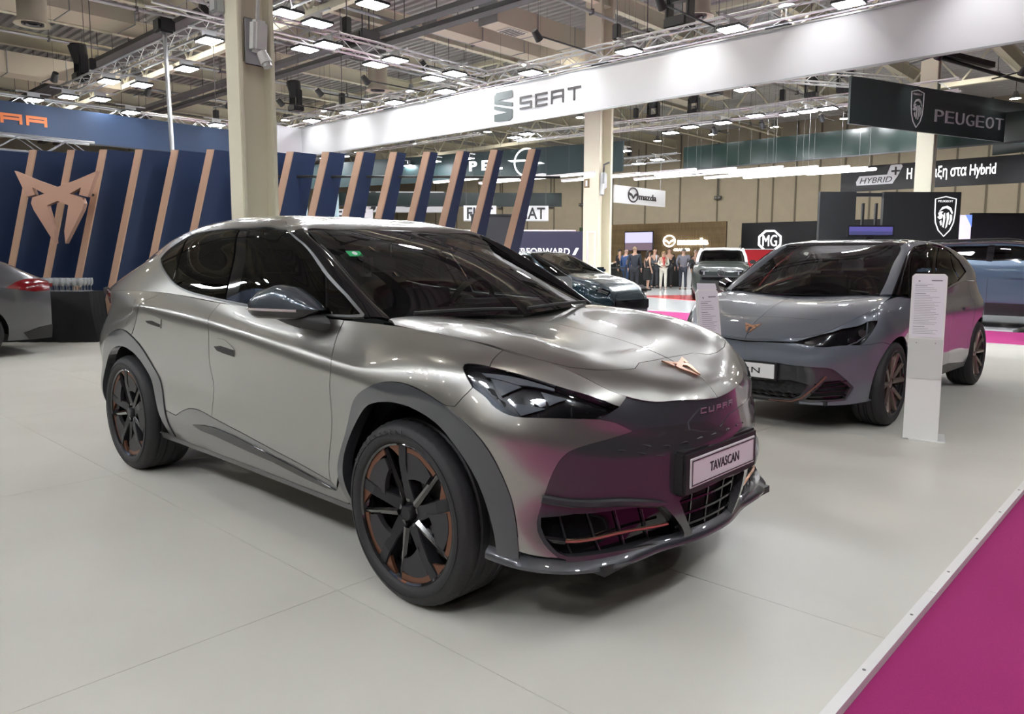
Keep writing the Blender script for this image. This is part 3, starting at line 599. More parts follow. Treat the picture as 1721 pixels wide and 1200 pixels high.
    for sd in 'lr':
        for f in (.16, .34, .52, .72):
            a = [on(ul+(uh-ul)*(f-.10*(t-.5)), vl+(vh-vl)*(t*.8+.06), -.04, sd) for t in (0, .5, 1)]
            MB().tube(a, .004, 4).build('intake_slat', DARK_MASK, root)
        a = [on(ul+(uh-ul)*f, vl+(vh-vl)*(.50+.04*f), -.018, sd) for f in np.linspace(.14, .86, 12)]
        o = MB().tube(a, .0065, 6).build('intake_blade', LIGHT_COPPER, root, smooth=True); o['label'] = 'thin copper blade across side intake'
        a = [on(ul+(uh-ul)*f, vl+(vh-vl)*(.50+.04*f), -.018, sd) for f in (.02, .14)]; MB().tube(a, .012, 6).build('blade_mount', GLOSS_BLACK, o)
        a = [on(ul+(uh-ul)*f, vl+(vh-vl)*(1.04-.0*f), .012, sd) for f in np.linspace(.0, .8, 10)]
        MB().tube(a, [.014]*9+[.004], 6).build('intake_brow', DARK_MASK, root, smooth=True)
    gv = np.array(D1['grille_back'][1]); g0, g1 = gv[:, 1].min(), gv[:, 1].max(); gu = gv[:, 0].min()
    for f in (.28, .52, .76):
        P = []
        for sd, us in (('r', np.linspace(gu+.02, PA.U, 8)), ('l', np.linspace(PA.U, gu+.02, 8)[1:])):
            P += [on(u, g0+(g1-g0)*f, -.03, sd) for u in us]
        MB().tube(P, .006, 4).build('grille_bar', GLOSS_BLACK, root)
    for y in (-.16, -.05, .06, .17):
        u = PA.U-abs(y); sd = 'l' if y > 0 else 'r'
        MB().tube([on(u-.01, g1-.01, -.025, sd), on(u, g0+.01, -.025, sd)], .006, 4).build('grille_bar', GLOSS_BLACK, root)
    # front lip / splitter
    for sd, nm in (('b', 0),):
        top, botm, P = [], [], []
        us = np.linspace(4.73, PA.U, 22)
        ring = []
        for u in us:
            q = PA.ev(np.array([u]), np.array([.01]))[0]; n = PA.nrm(np.array([u]), np.array([.06]))[0]*-1; n[2] = 0; n /= np.linalg.norm(n)
            k = np.clip((u-4.73)/.12, 0, 1); cr = np.exp(-((u-5.0)/.28)**2)
            ring.append((q, n, .008+.010*k+.010*cr, k))
        secs = []
        for q, n, e, k in ring:
            z = q[2]; d_ = np.array([0, 0, .012])
            secs.append([q+n*-.012+np.array([0, 0, .045]), q+n*e*.55+np.array([0, 0, .03]), q+n*e+np.array([0, 0, .016]), q+n*e*.95+np.array([0, 0, .004]), q+n*e*.2+np.array([0, 0, -.004]), q-n*.10+np.array([0, 0, -.004])])
        secs = np.array(secs); full = np.concatenate([secs, secs[::-1][1:]*np.array([1, -1, 1])]); m_ = full.shape[1]
        F = [(i*m_+j, i*m_+j+1, (i+1)*m_+j+1, (i+1)*m_+j) for i in range(len(full)-1) for j in range(m_-1)]
        mb = MB(); mb.add(full.reshape(-1, 3), F); mb.build('front_splitter', GREY_PAINT, root, smooth=True)
    # side skirt strip under the sill
    for s in (-1, 1):
        us = np.linspace(1.93, 3.93, 24); mb = MB(); V = []
        for u in us:
            q = PA.ev(np.array([u]), np.array([.0]))[0]; V += [(q[0], s*(q[1]+.004), q[2]+.004), (q[0], s*(q[1]-.004), q[2]-.024), (q[0], s*(q[1]-.05), q[2]-.045), (q[0], s*(q[1]-.10), q[2]-.04)]
        mb.add(V, [(i*4+j, i*4+j+1, i*4+5+j, i*4+4+j) for i in range(23) for j in range(3)]); mb.build('side_skirt', mat('dark grey skirt', (.05, .05, .052), rough=.35, coat=.5), root, smooth=True)
    # plate and holder
    hd = MB().box((.845, 0, .566), (.055, .585, .168)).build('plate_holder', MATT_BLACK, root, bevel=.01)
    MB().box((.80, 0, .57), (.09, .46, .16)).build('holder_bracket', MATT_BLACK, hd, bevel=.01)
    pl = MB().box((.876, 0, .567), (.006, .52, .112)).build('number_plate', WHITE_P, root, bevel=.002); pl['label'] = 'white plate with black lettering'
    fr_ = frame((.880, 0, .567), (0, 1, 0), (0, 0, 1))
    text('TAVASCAN', 'plate_lettering', BLACK_P, fr_, w=.235, h=.038, depth=.002, parent=pl, bold=.006)
    mb = MB()
    for a, b, c, d in ((-.252, -.048, .504, .0035), (-.252, .0445, .504, .0035), (-.252, -.048, .0035, .096), (.2485, -.048, .0035, .096)): mb.prism([(a, b), (a+c, b), (a+c, b+d), (a, b+d)], .0015, fr_)
    mb.build('plate_border', BLACK_P, pl)
    # lettering in the band and the badge on the nose
    for k, ch in enumerate('CUPRA'):
        y = -.105+k*.0525; u = PA.U-abs(y)*1.03; v = .742
        c = PA.ev(np.array([u]), np.array([v]))[0]; n = -PA.nrm(np.array([u]), np.array([v]))[0]
        if y < 0: c, n = c*np.array([1, -1, 1]), n*np.array([1, -1, 1])
        nv = Vector(n); xv = Vector((0, 0, 1)).cross(nv)
        block_letter(ch, 'band_letter', mat('satin silver letters', (.5, .5, .52), rough=.3, metal=.8), frame(Vector(c)+nv*-.003, xv, Vector((0, 0, 1))), .036, .022, .20, .004, root)
    c = PB.ev(np.array([PB.u[4]+.115]), np.array([PB.V]))[0]; n = -PB.nrm(np.array([PB.u[4]+.115]), np.array([PB.V]))[0]; n[1] = 0
    nv = Vector(n).normalized(); e = emblem('nose_badge', frame(Vector(c)+nv*.001, (0, 1, 0), nv.cross(Vector((0, 1, 0)))), .078, .006, LIGHT_COPPER, root); e['label'] = 'copper emblem badge'
    # fins in the mask
    for sd in 'lr':
        for u, v, L in ((5.33, .60, .05), (5.42, .605, .05), (5.51, .61, .05), (5.60, .615, .045), (5.69, .615, .045), (5.22, .535, .035), (5.30, .53, .05), (5.39, .53, .05), (5.48, .53, .05), (5.57, .53, .045), (5.66, .53, .045)):
            if sd == 'l' and (v < .56 or u < 5.45): continue
            a, b, c = on(u-L/2, v, -.001, sd), on(u+L/2, v-.006, -.001, sd), on(u+L/2-.004, v+.012, .001, sd); d = on(u+L/2, v+.003, .006, sd)
            mb = MB(); mb.add([a, b, c, d], [(0, 1, 3), (1, 2, 3), (0, 3, 2), (0, 2, 1)]).build('grille_fin', DARK_MASK, root)
        # parking sensor and tow cover
        for u, v, r_ in ((4.72, .19, .011), (5.62, .25, .030)):
            if sd == 'l' and r_ > .02: continue
            P = []
            for a in np.linspace(0, 2*math.pi, 20, endpoint=False): P.append(on(u+r_*math.cos(a), v+r_*math.sin(a), .0005, sd))
    # mirrors
    for s in (-1, 1):
        T_ = np.linspace(0, 1, 15); top = np.interp(T_, [0, .12, .35, .55, .8, .93, 1], [1.125, 1.165, 1.222, 1.236, 1.205, 1.165, 1.135]); th = np.interp(T_, [0, .1, .3, .8, .95, 1], [.02, .055, .082, .075, .045, .015])
        a0, a1 = np.array([-.585, .85, 0]), np.array([-.965, .985, 0]); dn = (a1-a0)/np.linalg.norm(a1-a0); pn = np.array([dn[1]*1, -dn[0], 0])
        def body(f0, f1, zlo, name, m, par, nseg=10):
            V = []; rows = nseg+1
            for t, tz, h in zip(T_, top, th):
                c = a0+(a1-a0)*t
                for k in range(rows):
                    g = f0+(f1-f0)*k/nseg; a = math.pi*g; cx = math.copysign(abs(math.cos(a))**.7, math.cos(a)); sz = math.sin(a)**.85 if math.sin(a) > 0 else 0
                    z = zlo(t)+(tz-zlo(t))*sz
                    q = c+pn*h*cx; V.append((q[0], s*q[1], z))
            F = [(i*rows+k, i*rows+k+1, (i+1)*rows+k+1, (i+1)*rows+k) for i in range(len(T_)-1) for k in range(nseg)]
            F += [tuple(range(rows)), tuple((len(T_)-1)*rows+k for k in range(rows))]
            mb = MB(); mb.add(V, F); return mb.build(name, m, par, smooth=True)
        cap = body(0, 1, lambda t: 1.128+.004*t, 'wing_mirror', mat('steel blue mirror cap paint', (.085, .105, .125), rough=.2, metal=.5, coat=1), root)
        low = []
        V = []
        for t, h in zip(T_, th):
            c = a0+(a1-a0)*t; zb = 1.128-(.048*min(1, t*6)*min(1, (1-t)*5+.2)); 
            for k in range(7):
                a = math.pi*k/6; q = c+pn*h*1.0*math.copysign(abs(math.cos(a))**.6, math.cos(a)); V.append((q[0], s*q[1], 1.128-(1.128-zb)*math.sin(a)**.6))
        mb = MB(); mb.add(V, [(i*7+k, i*7+k+1, i*7+8+k, i*7+7+k) for i in range(14) for k in range(6)]+[tuple(range(7)), tuple(98+k for k in range(7))]); mb.build('mirror_housing', GLOSS_BLACK, cap, smooth=True)
        P = [tuple((a0+(a1-a0)*t+pn*(h+.002))*np.array([1, s, 1])+np.array([0, 0, 1.124])) for t, h in zip(T_[3:], th[3:])]
        MB().tube(P, .0065, 6).build('mirror_indicator', mat('mirror indicator lens', (.35, .30, .30), rough=.15, coat=1), cap, smooth=True)
        mb = MB(); V = []
        for (x, y, z, rx, rz) in ((-.82, .945, 1.105, .06, .022), (-.73, .93, 1.088, .07, .028), (-.66, .905, 1.076, .07, .034), (-.60, .855, 1.07, .078, .038)):
            for k in range(10): a = 2*math.pi*k/10; V.append((x+rx*math.cos(a), s*y, z+rz*math.sin(a)))
        mb.add(V, [(i*10+k, i*10+(k+1) % 10, i*10+10+(k+1) % 10, i*10+10+k) for i in range(3) for k in range(10)]+[tuple(range(10)), tuple(range(30, 40))]).build('mirror_arm', MATT_BLACK, cap, smooth=True)
        MB().box((-.83, s*.93, 1.15), (.01, .10, .07), Matrix.Rotation(.0, 3, 'Z')).build('mirror_glass', mat('mirror glass', (.6, .62, .63), rough=.02, metal=1), cap)
    # inner shells that close the gaps, wheel housings and floor
    def skipA(c):
        if c[0] > .50 and c[2] < .62: return True
        return any((c[0]-x)**2+(c[2]-.37)**2 < .50**2 for x in (0.03, -2.72)) or c[2] < .36
    B_.shell('A', MATT_BLACK, .035, 90, 24, skip=skipA, name='inner_body_shell')
    ub = MB().box((-1.40, 0, .30), (3.6, 1.30, .10)).build('underbody', MATT_BLACK, root)
    MB().box((-1.37, 0, .30), (1.75, 1.62, .06)).build('floor_pan', MATT_BLACK, ub)
    MB().box((.38, 0, .60), (.46, .84, .38)).build('front_bulkhead', MATT_BLACK, ub)
    MB().box((.42, 0, .285), (.72, 1.30, .03)).build('front_undertray', MATT_BLACK, ub)
    for x in (.03, -2.72):
        for s in (-1, 1):
            mb = MB(); mb.lathe([(.425, .56), (.425, .83)], 24, 'y', (x, 0, .36), -.15, math.pi+.15); mb.lathe([(.0, .56), (.425, .56)], 24, 'y', (x, 0, .36), -.15, math.pi+.15)
            for i, v in enumerate(mb.V): mb.V[i] = (v[0], s*v[1], v[2])
            mb.build('wheel_housing', MATT_BLACK, ub)
    # wheels
    for x in (0, -2.766):
        make_wheel(root, (x, -.883, .365), 0, .365, .279, .25, 'turbine', WHEEL_DARK, COPPER, 'Continental' if x == 0 else None)
        make_wheel(root, (x, .883, .365), math.pi, .365, .279, .25, 'turbine', WHEEL_DARK, COPPER)
    # cabin
    cb = MB().box((-.62, 0, .97), (.50, 1.32, .16)).build('dashboard', INTER, root, bevel=.05)
    MB().box((-.34, 0, 1.03), (.36, 1.22, .06)).build('dashboard_top', INTER, cb, bevel=.02)
    MB().box((-.90, -.02, 1.09), (.03, .40, .20), Matrix.Rotation(-.15, 3, 'Y')).build('centre_screen', GLOSS_BLACK, cb, bevel=.008)
    MB().box((-.78, .38, 1.09), (.16, .36, .07)).build('instrument_hood', INTER, cb, bevel=.02)
    steering_wheel(cb, (-.95, .38, 1.06))
    seat(root, -1.42, .38, .50); seat(root, -1.42, -.38, .50); seat(root, -2.30, 0, .52, w=1.25, name='rear_seat')
    for s in (-.38, .38): MB().box((-2.70, s, 1.27), (.10, .26, .14)).build('headrest', INTER2, root, bevel=.04)
    MB().box((-1.30, 0, .55), (1.0, .2, .3)).build('centre_console', INTER, root, bevel=.03)
    rm = MB().box((-1.06, 0, 1.40), (.03, .23, .065)).build('cabin_mirror', MATT_BLACK, root, bevel=.01); MB().rod((-1.06, 0, 1.42), (-1.0, 0, 1.46), .012, 6).build('mirror_stem', MATT_BLACK, rm)
    g = PG.grid(np.linspace(PG.u[1]+.05, PG.U*.9, 24), np.linspace(PG.v[3], PG.V, 8)).reshape(-1, 3)-np.array([0, 0, .05]); mv = np.array([1, -1, 1]); n = len(g)
    F = [(j*24+i, j*24+i+1, j*24+25+i, j*24+24+i) for j in range(7) for i in range(23)]
    mesh_obj('headliner', np.r_[g, g*mv], F+[tuple(i+n for i in f[::-1]) for f in F], INTER, root, smooth=True)
    for s in (-1, 1): MB().box((-1.40, s*.76, .82), (2.0, .06, .46)).build('door_card', INTER, root)
    MB().box((-2.95, 0, .95), (.9, 1.3, .3)).build('parcel_shelf', INTER, root)
    return root

# ------------------------------------------------------------------ the hall

RTV, FWV = V3((.732, .681, 0)).normalized(), V3((-.681, .732, 0)).normalized()
def struct(o): o['kind'] = 'structure'; return o
CREAM = mat('cream painted steel', (.78, .75, .60), rough=.5)
BEIGE = mat('beige wall panel', (.52, .47, .37), rough=.75, noise=.04, nscale=2)
DECK = mat('galvanised roof deck', (.55, .55, .56), rough=.45, metal=.35)
GALV = mat('galvanised steel', (.40, .41, .42), rough=.4, metal=.6)
DUCT = mat('cream duct sheet', (.60, .545, .44), rough=.6)
TRAY = mat('dark grey cable tray', (.13, .13, .135), rough=.55, metal=.3)
ALU = mat('aluminium truss tube', (.62, .63, .65), rough=.33, metal=.85)
BLACKM = mat('black stage metal', (.012, .012, .014), rough=.45)
LAMP_W = mat('white lit led panel', (1, 1, 1), emit=(.95, .975, 1.0), es=60)
LAMP_H = mat('warm lit high bay', (1, 1, 1), emit=(1.0, .93, .82), es=110)
STRIP = mat('white lit strip', (1, 1, 1), emit=(1.0, 1.0, .98), es=2.6)
def floor_mat():
    m = bpy.data.materials.new('cream stand floor'); m.use_nodes = True; nt = m.node_tree; b = nt.nodes['Principled BSDF']
    tc = nt.nodes.new('ShaderNodeTexCoord'); n = nt.nodes.new('ShaderNodeTexNoise'); n.inputs['Scale'].default_value = .9; n.inputs['Detail'].default_value = 6
    r = nt.nodes.new('ShaderNodeValToRGB'); r.color_ramp.elements[0].position = .35; r.color_ramp.elements[1].position = .7
    r.color_ramp.elements[0].color = (.60, .585, .53, 1); r.color_ramp.elements[1].color = (.66, .645, .59, 1)
    n2 = nt.nodes.new('ShaderNodeTexNoise'); n2.inputs['Scale'].default_value = 2.2; n2.inputs['Detail'].default_value = 8
    mr = nt.nodes.new('ShaderNodeMapRange'); mr.inputs['To Min'].default_value = .30; mr.inputs['To Max'].default_value = .46
    nt.links.new(tc.outputs['Object'], n.inputs['Vector']); nt.links.new(tc.outputs['Object'], n2.inputs['Vector']); nt.links.new(n.outputs['Fac'], r.inputs['Fac'])
    nt.links.new(r.outputs['Color'], b.inputs['Base Color']); nt.links.new(n2.outputs['Fac'], mr.inputs['Value']); nt.links.new(mr.outputs['Result'], b.inputs['Roughness'])
    return m
# stand floor: large boards with fine joints, white edge strip, magenta carpet
FLM = floor_mat()
fl = struct(MB().box((-15.0, .6, -.075), (33.4, 21.5, .05)).build('floor', mat('dark sub floor', (.10, .10, .10), rough=.8)))
JX, JY = 2.4, 3.2
xs = [1.47-JX*k for k in range(0, 14)]; ys = [-10.0, -6.9, -4.1, -1.0, .12, 3.3, 6.4, 9.4, 11.3]
xs = [1.47, -.30, -2.7, -5.1, -7.5, -9.9, -12.3, -14.7, -17.1, -19.5, -21.9, -24.3, -26.7, -29.1, -31.6]
bd = None
for i in range(len(xs)-1):
    for j in range(len(ys)-1):
        w, d = xs[i]-xs[i+1]-.003, ys[j+1]-ys[j]-.003
        MB().box(((xs[i]+xs[i+1])/2, (ys[j]+ys[j+1])/2, -.025), (w, d, .05)).build('floor_board', FLM, fl)
for k, (y0, y1) in enumerate([(-10+2.66*k, -10+2.66*(k+1)) for k in range(8)]):
    struct(MB().box((1.482, (y0+y1)/2, -.020), (.036, y1-y0-.003, .052)).build('trim_%d' % (k+1), mat('white edge profile', (.78, .77, .76), rough=.35)))
    for q in range(5): o = MB().rod((1.48, y0+.27+.53*q, .005), (1.48, y0+.27+.53*q, .0075), .006, 8).build('screw', mat('dark screw head', (.2, .2, .2), rough=.4, metal=.6), bpy.data.objects['trim_%d' % (k+1)])
struct(MB().box((-15.05, 11.33, -.020), (33.2, .058, .052)).build('trim_9', MATS['white edge profile']))
CARPET = mat('magenta carpet', (.36, .018, .155), rough=.95, noise=.10, nscale=300, bump=.3)
struct(MB().box((6.502, 6, -.052), (10.0, 52, .06)).build('floor_carpet', CARPET))
struct(MB().box((-18.55, 13.0, -.10), (40.2, 3.3, .06)).build('floor_carpet_strip', CARPET))
HALLF = struct(MB().box((-10, 5, -.18), (110, 110, .1)).build('hall_floor', mat('grey hall floor', (.34, .34, .345), rough=.35)))
WFL = mat('white glossy stand floor', (.70, .74, .76), rough=.12)
struct(MB().box((-19.6, 23.4, -.09), (38.0, 17.3, .08)).build('white_floor', WFL))
RFL = mat('red floor vinyl', (.55, .05, .06), rough=.2)
struct(MB().prism([(-13.2, 20.6), (-9.2, 19.0), (-6.5, 21.5), (-11.7, 23.4)], .012, Matrix.Translation((0, 0, -.05))).build('red_floor_patch', RFL))
struct(MB().box((-19.5, 25.8, -.044), (5.0, 1.6, .012)).build('yellow_floor_patch', mat('yellow floor vinyl', (.72, .68, .10), rough=.3)))
struct(MB().box((-16.0, 30.8, -.044), (14.0, .9, .012)).build('pink_floor_strip', CARPET))
# ceiling deck with trapezoid ribs running along x
Z0 = 10.2; y = -46.0; prof = []
while y < 62: prof += [(y, Z0), (y+.14, Z0), (y+.18, Z0+.09), (y+.30, Z0+.09), (y+.34, Z0)]; y += .34
V = [(x, yy, z) for x in (-64, 44) for yy, z in prof]; n = len(prof)
struct(mesh_obj('ceiling', V, [(i, i+1, n+i+1, n+i) for i in range(n-1)], DECK))
# outer walls
WALLB = struct(MB().box((-10, 47.0, 5.1), (108, .4, 10.2)).build('wall_back', BEIGE))
struct(MB().box((-63, 6, 5.1), (.4, 106, 10.2)).build('wall_left', BEIGE)); struct(MB().box((43, 6, 5.1), (.4, 106, 10.2)).build('wall_right', BEIGE)); struct(MB().box((-10, -45, 5.1), (108, .4, 10.2)).build('wall_front', BEIGE))
for k in range(30):                                     # joint covers between wall panels
    MB().box((-60+k*3.0 if k < 14 else -19.95+(k-14)*1.55, 46.78, 5.1), (.10, .05, 10.2)).build('panel_joint', mat('dark wall joint', (.20, .18, .14), rough=.7), WALLB)
for x, z0, z in ((-45.2, 8, 5.75), (-41.4, 8, 5.6), (-39.3, 8, 5.6), (-30.6, 8, 5.9), (-23.9, 8, 5.55), (-36, 8, 5.6)):
    c = thing('wall_socket', 'small grey socket box hanging on a conduit on the beige back wall', 'socket', (x, 46.7, z), 0, 'conduit boxes on the back wall')
    MB().rod((0, 0, .1), (0, 0, 3.6), .035, 6).build('conduit', TRAY, c); MB().box((0, -.03, 0), (.55, .14, .25)).build('box', TRAY, c, bevel=.03)
    for s in (-.13, .13): MB().rod((s, -.1, 0), (s, -.13, 0), .06, 8).build('socket', GALV, c)
# ---- columns: cream H sections
def column(name, x, y, w, d, label, h=10.2):
    t = thing(name, label, 'column', (x, y, 0)); tf = .09*w/.5
    MB().box((0, -d/2+tf/2, h/2), (w, tf, h)).build('flange', CREAM, t, bevel=.008); MB().box((0, d/2-tf/2, h/2), (w, tf, h)).build('flange', CREAM, t, bevel=.008)
    MB().box((-.06*w, 0, h/2), (.10*w, d-2*tf, h)).build('web', CREAM, t); 
    MB().box((0, 0, .03), (w*1.3, d*1.3, .06)).build('base_plate', CREAM, t, bevel=.01)
    return t
P0 = column('steel_column', -5.97, 1.77, .30, .44, 'cream steel column rising just behind the silver coupe')
for z in (3.55, 6.4): MB().box((.04, 0, z), (.16, .30, .02)).build('stiffener', CREAM, P0)
column('steel_column', -12.55, 17.25, .62, .72, 'cream column standing beside the dark blue panel with white lettering')
column('steel_column', -3.97, 20.98, .44, .34, 'pale cream column passing behind the hanging lion shield banner')
c = thing('junction_box', 'white industrial plug socket on a grey plate, high on the nearest column', 'socket', (-5.80, 1.74, 3.72))
MB().box((0, 0, .0), (.02, .26, .50)).build('back_plate', mat('grey plate', (.33, .33, .35), rough=.5), c, bevel=.01)
MB().box((.08, 0, .05), (.14, .17, .34), Matrix.Rotation(.12, 3, 'Y')).build('housing', mat('pale grey plastic', (.62, .63, .62), rough=.45), c, bevel=.03)
MB().rod((.10, .02, -.12), (.15, .05, -.24), .055, 12, .065).build('plug', MATS['pale grey plastic'], c, smooth=True); MB().rod((.15, .05, -.24), (.165, .057, -.28), .05, 12).build('plug_ring', GALV, c)
MB().tube([(.07, 0, .2), (.09, 0, .45), (.05, -.06, .75), (.02, -.1, 1.1)], .022, 8).build('cable', mat('grey cable', (.45, .45, .44), rough=.5), c, smooth=True)
c = thing('control_box', 'grey steel box fixed high at the left edge of the nearest column', 'box', (-6.16, 1.50, 4.55))
MB().box((0, 0, 0), (.14, .10, 1.0)).build('case', mat('blue grey box', (.42, .45, .48), rough=.35, metal=.4), c, bevel=.01); MB().box((0, -.055, -.33), (.13, .02, .30)).build('cover', GALV, c, bevel=.006)
c = thing('camera_box', 'small grey device strapped to the column beside the dark blue panel', 'device', (-12.2, 17.05, 3.75))
MB().box((.05, -.05, 0), (.16, .2, .5)).build('case', GALV, c, bevel=.03); MB().tube([(0, 0, .2), (.1, -.1, .5), (.3, -.1, .55)], .03, 6).build('bracket', TRAY, c); MB().rod((.06, -.1, -.1), (.1, -.2, -.45), .07, 8).build('lens', GALV, c)
c = thing('column_sign', 'small dark square sign on the column beside the dark blue panel', 'sign', (-12.72, 16.88, 3.7)); MB().box((0, 0, 0), (.2, .02, .28)).build('plate', mat('brown sign', (.22, .16, .08), rough=.5), c); MB().box((0, -.015, 0), (.07, .01, .18)).build('mark', WHITE_P, c)
# ---- roof steel: girders, purlins, ducts, trays, pipes
def girder(x, y0, y1, z, h=.55, label=None, w=.24):
    t = thing('roof_beam', label, 'beam', (x, (y0+y1)/2, z), 0, 'cream roof beams along the hall'); L = y1-y0
    MB().box((0, 0, -h/2), (w, L, .04)).build('bottom_flange', CREAM, t); MB().box((0, 0, 0), (.04, L, h-.04)).build('web', CREAM, t); MB().box((0, 0, h/2), (w, L, .04)).build('top_flange', CREAM, t)
for x in (-48, -44, -40, -35.7, -31.3, -27.0, -23.1, -19.2, -12.45, -8.3, -4.4, -.4, 3.6, 8, 13):
    girder(x, -44, 46, 9.45, label='long cream steel roof beam under the ribbed deck')
for k, y in enumerate((-36, -24, -12, 1.2, 10.2, 21.5, 33)):
    t = thing('roof_truss', 'cream lattice girder crossing under the roof beams', 'girder', (-10, y, 8.9), 0, 'cream lattice girders across the hall')
    MB().box((0, 0, .85), (104, .18, .18)).build('top_chord', CREAM, t); MB().box((0, 0, -.45), (104, .2, .2)).build('bottom_chord', CREAM, t)
    mb = MB()
    for q in range(52): a = -52+q*2; mb.rod((a, 0, -.4), (a+1, 0, .8), .05, 4); mb.rod((a+1, 0, .8), (a+2, 0, -.4), .05, 4)
    o = mb.build('web_bars', CREAM, t); o['kind'] = 'stuff'
def duct(x, y0, y1, z, w, h, label, grilles=(), group=None):
    t = thing('air_duct', label, 'duct', (x, y0, z), 0, group); L = y1-y0; nseg = max(1, int(L/1.9))
    for k in range(nseg): MB().box((0, L*(k+.5)/nseg, h/2), (w, L/nseg-.03, h)).build('duct_section', DUCT, t)
    for k in range(nseg+1): MB().box((0, L*k/nseg, h/2), (w+.05, .03, h+.05)).build('duct_flange', GALV, t)
    for g in grilles:
        MB().box((0, g, -.02), (w*.8, .85, .04)).build('grille_frame', mat('pale grille', (.7, .68, .62), rough=.5), t)
        for q in range(6): MB().box((0, g-.32+q*.13, -.045), (w*.66, .05, .02)).build('grille_blade', TRAY, t)
duct(-14.9, 14.6, 30, 8.55, .75, .62, 'square cream air duct with a ceiling grille, behind the long white banner', (1.1,))
duct(-16.5, 13.6, 30, 8.5, .62, .5, 'slimmer cream air duct hanging beside the grille duct')
duct(-25.6, -4, 7.9, 9.05, 1.5, .5, 'wide beige air duct over the blue banner')
duct(-30.3, -8, 9.2, 7.85, .9, .75, 'grey green air duct low above the blue banner')
for x, y, z, lb in ((-21.87, 4.04, 7.6, 'round duct outlet hanging above the blue banner'), (-21.58, 15.4, 7.6, 'round duct outlet beyond the white banner'), (-8.26, 15.65, 7.6, 'round duct outlet above the lettered white banner')):
    t = thing('duct_outlet', lb, 'vent', (x, y, z)); MB().lathe([(0, 2.62), (.36, 2.62), (.36, .12), (.46, .0), (.40, .0), (.30, .08), (.0, .08)], 28, 'z').build('spout', DUCT, t, smooth=True)
    for r in (.12, .22): MB().lathe([(r, .02), (r+.05, .0), (r+.05, .06), (r, .07)], 24, 'z').build('diffuser_ring', TRAY, t)
def tray(y, x0, x1, z, label):
    t = thing('cable_tray', label, 'tray', ((x0+x1)/2, y, z), 0, 'dark cable trays under the roof'); L = x1-x0
    MB().box((0, 0, 0), (L, .34, .02)).build('tray_floor', TRAY, t)
    for s in (-.17, .17): MB().box((0, s, .06), (L, .02, .14)).build('tray_side', TRAY, t)
    for k in range(int(L/3)): 
        MB().rod((-L/2+k*3+1, .12, .1), (-L/2+k*3+1, .12, Z0-z), .012, 4).build('hanger', TRAY, t)
for y, z in ((12.45, 8.3), (13.3, 8.3), (7.8, 8.3), (8.35, 8.35), (22.5, 8.3), (23.4, 8.3), (-3, 8.3), (3.4, 8.4)): tray(y, -52, 20, z, 'dark perforated cable tray hung on thin rods')
for x, y0, y1, z in ((-17.0, -6, 40, 8.6), (-27.3, -10, 30, 8.65), (-11.95, -6, 40, 8.6), (-22.4, -6, 30, 8.8), (-33.0, -8, 30, 8.7)):
    t = thing('pipe', 'thin grey pipe running level under the roof on hangers', 'pipe', (x, y0, z), 0, 'grey pipes under the roof')
    MB().rod((0, 0, 0), (0, y1-y0, 0), .055, 8).build('tube', GALV, t)
    for k in range(int((y1-y0)/3)): MB().rod((0, 1+k*3, .05), (0, 1+k*3, Z0-z), .014, 4).build('hanger', TRAY, t); MB().box((0, 1+k*3, .0), (.16, .06, .16)).build('pipe_clip', TRAY, t)
for x, y in ((-17.7, 11.9), (-18.3, 12.6), (-20.4, 9.5)):
    t = thing('fan_unit', 'dark boxy air unit under the roof near the cable trays', 'air unit', (x, y, 8.0), 0, 'dark air units'); MB().rod((0, 0, 0), (0, 0, 2.25), .02, 5).build('hanger', TRAY, t); MB().box((0, 0, 0), (.9, .7, .5)).build('case', TRAY, t, bevel=.03); MB().box((0, -.36, 0), (.7, .02, .35)).build('louvre', BLACKM, t)
# ---- light fittings
def panel_light(x, y, z, label, group, rz=0.0, s=1.0):
    t = thing('flood_light', label, 'light', (x, y, z), rz, group)
    MB().box((0, 0, .035), (.50*s, .40*s, .05)).build('housing', BLACKM, t, bevel=.01); MB().box((0, 0, .005), (.45*s, .35*s, .012)).build('lit_lens', LAMP_W, t)
    MB().box((0, 0, .12), (.04, .30*s, .16)).build('bracket', ALU, t); MB().box((0, 0, .205), (.05, .86, .03)).build('clamp_arm', ALU, t)
    return t
PL = None
def place_light(x, y, z, label, group, rz=0.0):
    global PL
    if PL is None: PL = panel_light(x, y, z, label, group, rz); PL.rotation_euler.z = rz; return PL
    return dup(PL, (x, y, z), rz, label, group)
def truss(a, b, z, label, w=.30):
    a, b = V3((*a, 0)), V3((*b, 0)); L = (b-a).length; ang = math.atan2(b.y-a.y, b.x-a.x)
    t = thing('lighting_truss', label, 'truss', (a.x, a.y, z), ang); h = w/2
    for sy in (-h, h):
        for sz in (0, w): MB().rod((0, sy, sz), (L, sy, sz), .025, 8).build('truss_tube', ALU, t, smooth=True)
    mb = MB(); k = 0; st = .42; N = int(L/st)
    for k in range(N):
        p, q = k*st, (k+1)*st
        for sy in (-h, h): mb.rod((p, sy, 0 if k % 2 else w), (q, sy, w if k % 2 else 0), .010, 4, caps=False)
        for sz in (0, w): mb.rod((p, -h if k % 2 else h, sz), (q, h if k % 2 else -h, sz), .008, 4, caps=False)
    o = mb.build('truss_bracing', ALU, t); o['kind'] = 'stuff'
    for f in ([.12, .5, .88] if L > 12 else [.5]): MB().rod((L*f, 0, w), (L*f, 0, 10.2-z), .012, 4).build('hoist_chain', TRAY, t); MB().box((L*f, 0, w+.25), (.16, .16, .34)).build('chain_hoist', BLACKM, t, bevel=.02)
TZ = 5.86
truss((-22.2, 11.87), (6.0, 11.87), TZ, 'long aluminium truss above the white lettered banner'); truss((-12.18, 3.2), (-12.18, 11.7), TZ, 'aluminium truss with paired lamps, from the column to the white banner')
